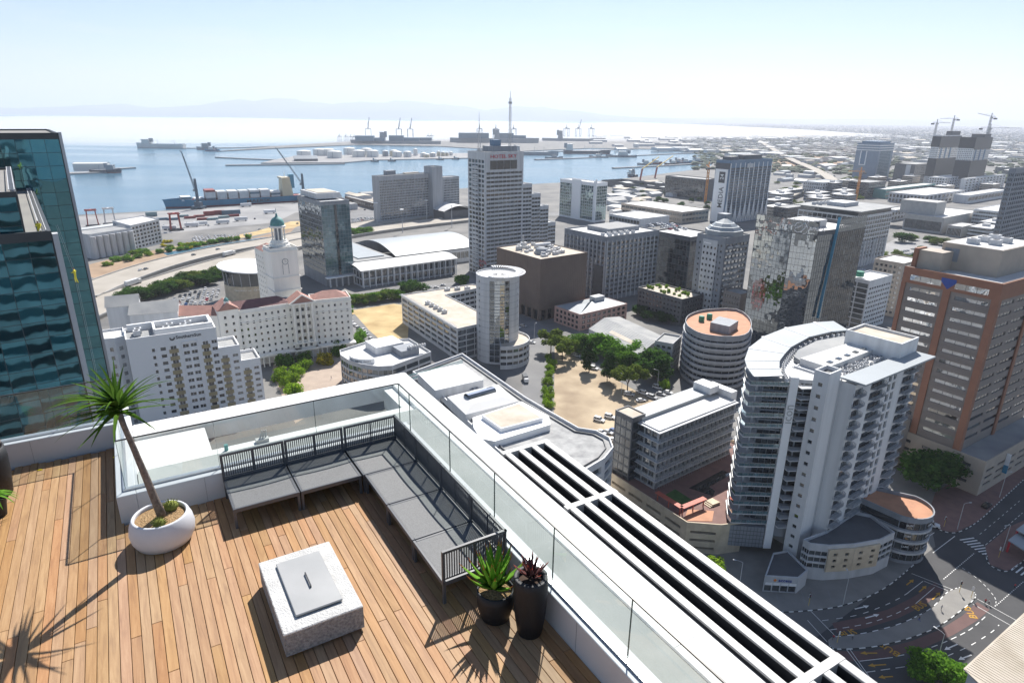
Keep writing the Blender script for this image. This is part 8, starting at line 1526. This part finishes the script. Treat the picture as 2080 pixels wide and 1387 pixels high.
b = MB(); b.box(5.04, 5.96, -6, 8.5, -1.35, -1.2); b.build('slot_shade_box', 'black', lv_); b = MB(); b.box(4.53, 5.03, -6, 8.6, -1.3, -.56); b.build('ledge_base', 'dark_grey', lv_)  # black box put beneath the slots to paint their depth dark
# ---- sofa modules
def sofa(label, x, y, w, d, rz, back=True, side=None, side2=None):
    """seat w wide, d deep, backrest at +y in its own frame; origin at front left leg"""
    t = tthing('sofa_module', label, 'sofa', x, y, 0, rz, 'outdoor sofa modules'); zs, zb = .285, .655
    for px_, py_ in ((.02, .02), (w-.02, .02), (.02, d-.02), (w-.02, d-.02)): b = MB(); b.box(px_-.016, px_+.016, py_-.016, py_+.016, 0, zs-.03); b.build('leg', 'sofa_metal', t)
    b = MB(); b.bbox(.002, w-.002, 0, .035, zs-.05, zs, .004); b.build('seat_rail', 'sofa_metal', t); b = MB(); b.bbox(.002, w-.002, d-.035, d, zs-.05, zs, .004); b.build('seat_rail', 'sofa_metal', t)
    b = MB(); b.bbox(.002, .037, .036, d-.036, zs-.05, zs-.001, .004); b.build('seat_rail', 'sofa_metal', t); b = MB(); b.bbox(w-.037, w-.002, .036, d-.036, zs-.05, zs-.001, .004); b.build('seat_rail', 'sofa_metal', t)
    b = MB(); nx = 8; vs = []; fs = []
    for j in range(nx+1):
        for i in range(nx+1): u, v = i/nx, j/nx; vs.append((.037+(w-.074)*u, .036+(d-.072)*v, zs-.004-.008*math.sin(math.pi*u)*math.sin(math.pi*v)))
    for j in range(nx):
        for i in range(nx): k = j*(nx+1)+i; fs.append((k, k+1, k+nx+2, k+nx+1))
    b.idx(vs, fs); b.build('seat_sling', 'sling', t, smooth=True)
    b = MB(); b.bar((w/2, .036, zs-.035), (w/2, d-.036, zs-.035), .025); b.build('cross_bar', 'sofa_metal', t)
    def rest(a_, c_):
        a_, c_ = Vector(a_), Vector(c_); L = (c_-a_).length; e = (c_-a_)/L
        P = lambda u, z: (a_.x+e.x*u, a_.y+e.y*u, z)
        b = MB(); b.bar(P(0, zb), P(L, zb), .03); b.bar(P(0, zs+.035), P(L, zs+.035), .02); b.bar(P(.012, zs-.03), P(.012, zb-.016), .026); b.bar(P(L-.012, zs-.03), P(L-.012, zb-.016), .026); b.bar(P(L/2, zs+.045), P(L/2, zb-.016), .02); fr = b.build('back_frame', 'sofa_metal', t)
        key = 'slat'
        if key not in PL: sb = MB(); sb.box(-.006, .006, -.004, .004, 0, zb-zs-.06); PL[key] = sb.mesh('slat', 'sofa_metal')
        ns = int(L/.0285)
        for i in range(1, ns):
            if abs(i/ns-.5) < .012: continue
            p = P(L*i/ns, zs+.045); o = put('slat', PL[key], fr, p, math.atan2(e.y, e.x))
    if back: rest((0, d-.015), (w, d-.015))
    if side: rest((w-.015, 0), (w-.015, d)) if side == 'R' else rest((.015, 0), (.015, d))
    return t
sofa('first sofa module from the white planter along the back wall', .62, 7.76, .83, .83, 0)
sofa('second sofa module from the white planter along the back wall', 1.46, 7.76, .83, .83, 0)
sofa('corner sofa module where the two rows of seats meet', 2.31, 7.76, .81, .83, 0, True, 'R')
for k, lab in enumerate(('sofa module next to the corner along the right parapet', 'middle sofa module along the right parapet', 'end sofa module with slatted armrest beside the aloe pots')): sofa(lab, 2.33, 7.75-k*.85, .84, .79, -math.pi/2, True, 'R' if k == 2 else None)
# ---- concrete fire pit
fp = tthing('fire_pit', 'block of pale rough concrete with a steel lid on the deck', 'fire pit', 1.085, 5.9)
b = MB(); b.box(-.33, .33, -.55, .55, 0, .035); b.build('plinth', 'metal_dark', fp)
b = MB(); b.box(-.39, .39, -.61, .61, .036, .285); b.build('body', 'stone_rough', fp); b = MB(); b.bbox(-.393, .393, -.613, .613, .2851, .305, .008); b.build('top_face', 'stone_white', fp)
b = MB(); b.bbox(-.235, .235, -.45, .45, .322, .34, .006); ld = b.build('lid', 'lid', fp); b = MB(); b.box(-.22, .22, -.435, .435, .3052, .3219); b.build('lid_rim', 'metal_dark', fp)
b = MB(); b.bar((0, -.12, .362), (0, .12, .362), .012); b.bar((0, -.115, .34), (0, -.115, .358), .012); b.bar((0, .115, .34), (0, .115, .358), .012); b.build('handle', 'metal_dark', ld)
# ---- planters
def tapered_leaf(b, base, dirv, L, w, bend, up=Vector((0, 0, 1)), n=7, thick=.0, fold=.25, curl=0.0):
    """a pointed leaf: V-folded blade that leaves along dirv and bends towards bend"""
    p = Vector(base); d = Vector(dirv).normalized(); vs = []; fs = []; side0 = d.cross(up)
    side0 = side0.normalized() if side0.length > .05 else Vector((1, 0, 0))
    for i in range(n+1):
        t = i/n; ww = w*(1-t)**.75*(1 if t > .12 else .75+2*t); s = side0; nn = s.cross(d).normalized()
        vs += [p-s*ww/2+nn*ww*fold, p, p+s*ww/2+nn*ww*fold]
        if thick: vs += [p-nn*thick*(1-t)]
        d = (d+Vector(bend)*(1.0/n)).normalized(); p = p+d*(L/n)
    k = 4 if thick else 3
    for i in range(n):
        a, c = i*k, (i+1)*k; fs += [(a, a+1, c+1, c), (a+1, a+2, c+2, c+1)]
        if thick: fs += [(a, c, c+3, a+3), (a+2, a+3, c+3, c+2)]
    b.idx(vs, fs); return p
t = tthing('planter', 'round white bowl planter holding the leaning dragon tree', 'planter', -.17, 7.97)
b = MB(); b.lathe([(.26, 0), (.31, .015), (.352, .10), (.365, .19), (.35, .28), (.318, .36), (.306, .375), (.286, .372), (.28, .35), (.285, .30)], 48, close=False); b.build('bowl', 'pot_white', t, smooth=True); b = MB(); b.lathe([(.287, .325), (.2, .335), (.01, .34)], 32, close=False); b.build('gravel', 'gravel', t)
tr = tthing('dragon_tree', 'slender leaning dragon tree with a tuft of long narrow leaves', 'tree', -.17, 7.97, .32)
b = MB(); path = [(0.02, 0, 0), (-.02, 0, .25), (-.07, -.01, .6), (-.13, -.02, 1.0), (-.18, -.03, 1.3), (-.2, -.03, 1.46)]; b.tube(path, [.055, .046, .04, .034, .03, .034], 12); b.build('trunk', 'tree_bark', tr, smooth=True)
rr = random.Random(3); 
for ring in range(66):
    a = ring*2.39996+rr.uniform(-.3, .3); el = rr.uniform(-.05, 1.3); L = rr.uniform(.46, .74)*(1.0 if el < .9 else .75); d = Vector((math.cos(a)*math.cos(el)-.28, math.sin(a)*math.cos(el)+.14, math.sin(el))); b = MB(); tapered_leaf(b, Vector((-.2, -.03, 1.47+.10*max(0, el)))+d*.02, d, L, rr.uniform(.046, .064), Vector((d.x*.3, d.y*.3, -1.0*rr.uniform(.2, 1.2) if el < 1.0 else -.3))+Vector((rr.uniform(-.4, .2), rr.uniform(-.2, .3), 0)), n=9); b.build('leaf', 'dragon_leaf', tr, smooth=True)
for dx, dy, r in ((.13, .12, .085), (-.02, -.20, .07)):
    cu_ = tthing('cactus', 'small round cactus on the gravel behind the trunk' if dy > 0 else 'small round cactus on the gravel before the trunk', 'cactus', -.17+dx, 7.97+dy, .325); b = MB(); vs = []; 
    b.lathe([(r*.7, 0), (r, r*.5), (r*.85, r*1.0), (r*.4, r*1.3), (.003, r*1.35)], 16, close=False); b.build('body', 'cactus', cu_, smooth=True)
    b = MB()
    for k in range(60): a = rr.uniform(0, 6.28); e = rr.uniform(.2, 1.4); d = Vector((math.cos(a)*math.cos(e), math.sin(a)*math.cos(e), math.sin(e))); p = Vector((0, 0, r*.45))+Vector((d.x*r, d.y*r, d.z*r*.9)); b.bar(p, p+d*.03, .004)
    b.build('spines', 'cactus', cu_)
def aloe(label, x, y, z, n, L, w, m, tipm=None, teeth=None, seed=1, tilt=.25, name='aloe'):
    t = tthing(name, label, 'plant', x, y, z); rr = random.Random(seed)
    for i in range(n):
        a = i*2.39996; el = .15+1.25*(i/n)**.8; ll = L*rr.uniform(.85, 1.1)*(.75+.25*math.cos(el)); d = Vector((math.cos(a)*math.cos(el), math.sin(a)*math.cos(el), math.sin(el))); b = MB(); st = Vector((math.cos(a)*.02, math.sin(a)*.02, .03+.05*i/n))
        bend = Vector((-d.x*.25, -d.y*.25, .55)) if el < 1.0 else Vector((0, 0, .1)); tapered_leaf(b, st, d, ll, w*rr.uniform(.85, 1.1), bend, n=8, thick=w*.28, fold=.18)
        lf = b.build('leaf', m, t, smooth=True)
        if teeth:
            b = MB(); vv = [v.co for v in lf.data.vertices]
            for k in range(0, 8):
                for s_ in (0, 2):
                    for f_ in (0.0, .5):
                        p = vv[k*4+s_].lerp(vv[min(k+1, 8)*4+s_], f_); out = (vv[k*4+s_]-vv[k*4+1]); out = out.normalized() if out.length > 1e-5 else d
                        q = p+out*.007+d*.003; u_ = d*.003; b.idx([p-u_, p+u_, q], [(0, 1, 2)])
            b.build('teeth', teeth, lf)
            b = MB(); p = vv[8*4+1]; q = vv[7*4+1]; b.tube([q, p+(p-q)*.4], [.006, .001], 5); b.build('tip', teeth, lf)
    return t
pa = tthing('planter', 'short black planter with orange gravel under the green aloe', 'planter', 2.73, 4.78); b = MB(); b.lathe([(.12, 0), (.15, .01), (.185, .14), (.198, .27), (.195, .36), (.178, .362), (.175, .30)], 36, close=False); b.build('pot', 'pot_black', pa, smooth=True); b = MB(); b.lathe([(.18, .325), (.1, .335), (.01, .34)], 24, close=False); b.build('gravel', 'gravel', pa)
aloe('large bright green aloe with reddish toothed edges', 2.72, 4.79, .34, 24, .45, .105, 'aloe_leaf', teeth='aloe_tip', seed=4)
pb = tthing('planter', 'tall black planter standing against the right parapet', 'planter', 2.93, 4.42); b = MB(); b.lathe([(.115, 0), (.125, .005), (.155, .2), (.172, .42), (.176, .6), (.172, .685), (.165, .69), (.125, .688), (.12, .62)], 36, close=False); b.build('pot', 'pot_black', pb, smooth=True); b = MB(); b.lathe([(.122, .645), (.06, .65), (.01, .652)], 20, close=False); b.build('gravel', 'soil', pb)
aloe('small dark purple aloe in the tall black planter', 2.93, 4.42, .645, 15, .22, .06, 'purple_leaf', teeth='red_edge', seed=9)
pc = tthing('planter', 'large textured black planter at the left edge of the deck', 'planter', -2.16, 10.25); b = MB(); b.lathe([(.24, 0), (.27, .01), (.30, .3), (.31, .55), (.295, .70), (.27, .705), (.262, .62)], 36, close=False); b.build('pot', 'pot_black', pc, smooth=True); b = MB(); b.lathe([(.265, .65), (.15, .68), (.01, .69)], 20, close=False); b.build('gravel', 'gravel', pc)
t = tthing('succulent', 'pale pinkish rosette succulent in the left black planter', 'plant', -2.14, 10.25, .66)
rr = random.Random(6); mat('pale_leaf', (.52, .42, .36), .7, .1, 9)
for i in range(46): a = i*2.399; r_ = .02+.2*(i/46)**.6; b = MB(); tapered_leaf(b, (math.cos(a)*r_, math.sin(a)*r_, .02), Vector((math.cos(a)*.6, math.sin(a)*.6, .8)), .11, .05, Vector((0, 0, .4)), n=4, thick=.012); b.build('leaf', 'pale_leaf', t, smooth=True)
t = tthing('trailing_plant', 'bright green trailing plant hanging before the left black planter', 'plant', -2.0, 9.62, 0); b = MB(); b.lathe([(.10, 0), (.13, .2), (.14, .26)], 20); b.build('pot', 'pot_black', t)
for i in range(18): a = i*2.4; d = Vector((math.cos(a), math.sin(a), 1.2)); b = MB(); tapered_leaf(b, (0, 0, .26), d, .32, .05, Vector((d.x*.5, d.y*.5, -2.2)), n=7); b.build('leaf', 'aloe_leaf', t, smooth=True)
for i, (x, y) in enumerate(((-1.62, 10.72), (-.66, 10.62), (-.42, 7.95))): b = MB(); b.lathe([(.026, 0), (.02, .008), (.004, .012)], 7, (0, 0), 1.5, .8); o = b.build('fallen_leaf', 'fallen', None, T(x, y, .002), .4); tag(o, ['small yellow leaf lying by the left wall beside the black planter', 'small yellow leaf lying near the wall corner', 'pale leaf lying beside the white bowl planter'][i], 'leaf', 'leaves fallen on the deck')
# ------------------------------------------------------------------ lettering becomes plain meshes
bpy.context.view_layer.update(); dg = bpy.context.evaluated_depsgraph_get()
for o in [x for x in COL.objects if x.type == 'FONT']:
    if not o.data.body: bpy.data.objects.remove(o); continue
    me = bpy.data.meshes.new_from_object(o.evaluated_get(dg)); q = bpy.data.objects.new('lettering', me); COL.objects.link(q); q.parent = o.parent; q.matrix_local = o.matrix_local.copy()
    for k in ('label', 'category', 'kind'):
        if k in o: q[k] = o[k]
    bpy.data.objects.remove(o)
for o in COL.objects:
    if '_nw' in o: del o['_nw']
# things of a row that look alike are told apart by their order
ORD = 'first second third fourth fifth sixth seventh eighth ninth tenth eleventh twelfth thirteenth fourteenth fifteenth sixteenth seventeenth eighteenth nineteenth'.split()
def ordinal(i): return ORD[i] if i < 19 else ('twentieth' if i == 19 else 'thirtieth' if i == 29 else 'fortieth' if i == 39 else ('twenty-', 'thirty-', 'forty-')[(i+1)//10-2]+ORD[i % 10])
same = {}
for o in COL.objects:
    if o.parent is None and 'group' in o and 'label' in o: same.setdefault(o['label'], []).append(o)
for lab, lst in same.items():
    if 2 <= len(lst) <= 45:
        lst.sort(key=lambda o: proj(o.location)[0])
        for i, o in enumerate(lst): o['label'] = lab+', '+ordinal(i)+' from left'
# ------------------------------------------------------------------ air: haze over the whole scene, and a low fog bank on the bay
def volume(name, dens, col, aniso):
    mt = bpy.data.materials.new(name); mt.use_nodes = True; n, l = mt.node_tree.nodes, mt.node_tree.links
    for x in list(n): n.remove(x)
    o = n.new('ShaderNodeOutputMaterial'); v = n.new('ShaderNodeVolumePrincipled'); v.inputs['Density'].default_value = dens; v.inputs['Color'].default_value = (*col, 1); v.inputs['Anisotropy'].default_value = aniso; l.new(v.outputs[0], o.inputs['Volume']); MAT[name] = mt
    try: mt.cycles.homogeneous_volume = True
    except Exception: pass
volume('haze_air', 7.2e-5, (.81, .86, .97), .2); volume('fog_air', 4.5e-3, (1, 1, 1), .2)
b = MB(); b.box(-46000, 46000, -3500, 61000, -5.2, 1000); stuff(b.build('haze', 'haze_air'), 'thin pale haze in the air over bay and city', 'haze')
rr = random.Random(77)
b = MB(); nx, ny = 90, 40; vs = []; fs = []; x0, x1, y0, y1 = -9000, 3600, 2300, 12500
offs = [(rr.uniform(1, 14), rr.uniform(1, 9), rr.uniform(0, 6.28)) for _ in range(10)]
def hf(u, v):
    s = sum(math.sin(a*u*3.1+c*v*3.1+p) for a, c, p in offs)/10
    return s
for j in range(ny+1):
    for i in range(nx+1):
        u, v = i/nx, (j/ny)**1.6; x = x0+(x1-x0)*u; s = hf(u, v); yy = y0+(y1-y0)*v
        front = 2350+max(0, (x+1600))*.52 + 500*s; edge = min(1, max(0, (yy-front)/1500)) * min(1, max(0, u/.06)) * min(1, max(0, (1-u)/.12)) * min(1, (1-v)/.1); vs.append((x, yy, -1.9+max(.02, 52*edge*(.75+.8*s))))
n0 = len(vs); vs += [(x, y, -2.05) for x, y, z in vs]; W_ = nx+1
for j in range(ny):
    for i in range(nx): k = j*W_+i; fs += [(k, k+1, k+W_+1, k+W_), (n0+k, n0+k+W_, n0+k+W_+1, n0+k+1)]
for i in range(nx): fs += [(i+1, i, n0+i, n0+i+1), (ny*W_+i, ny*W_+i+1, n0+ny*W_+i+1, n0+ny*W_+i)]
for j in range(ny): fs += [(j*W_, (j+1)*W_, n0+(j+1)*W_, n0+j*W_), ((j+1)*W_+nx, j*W_+nx, n0+j*W_+nx, n0+(j+1)*W_+nx)]
b.idx(vs, fs); stuff(b.build('sea_fog', 'fog_air'), 'low white fog bank lying on the far bay', 'fog')
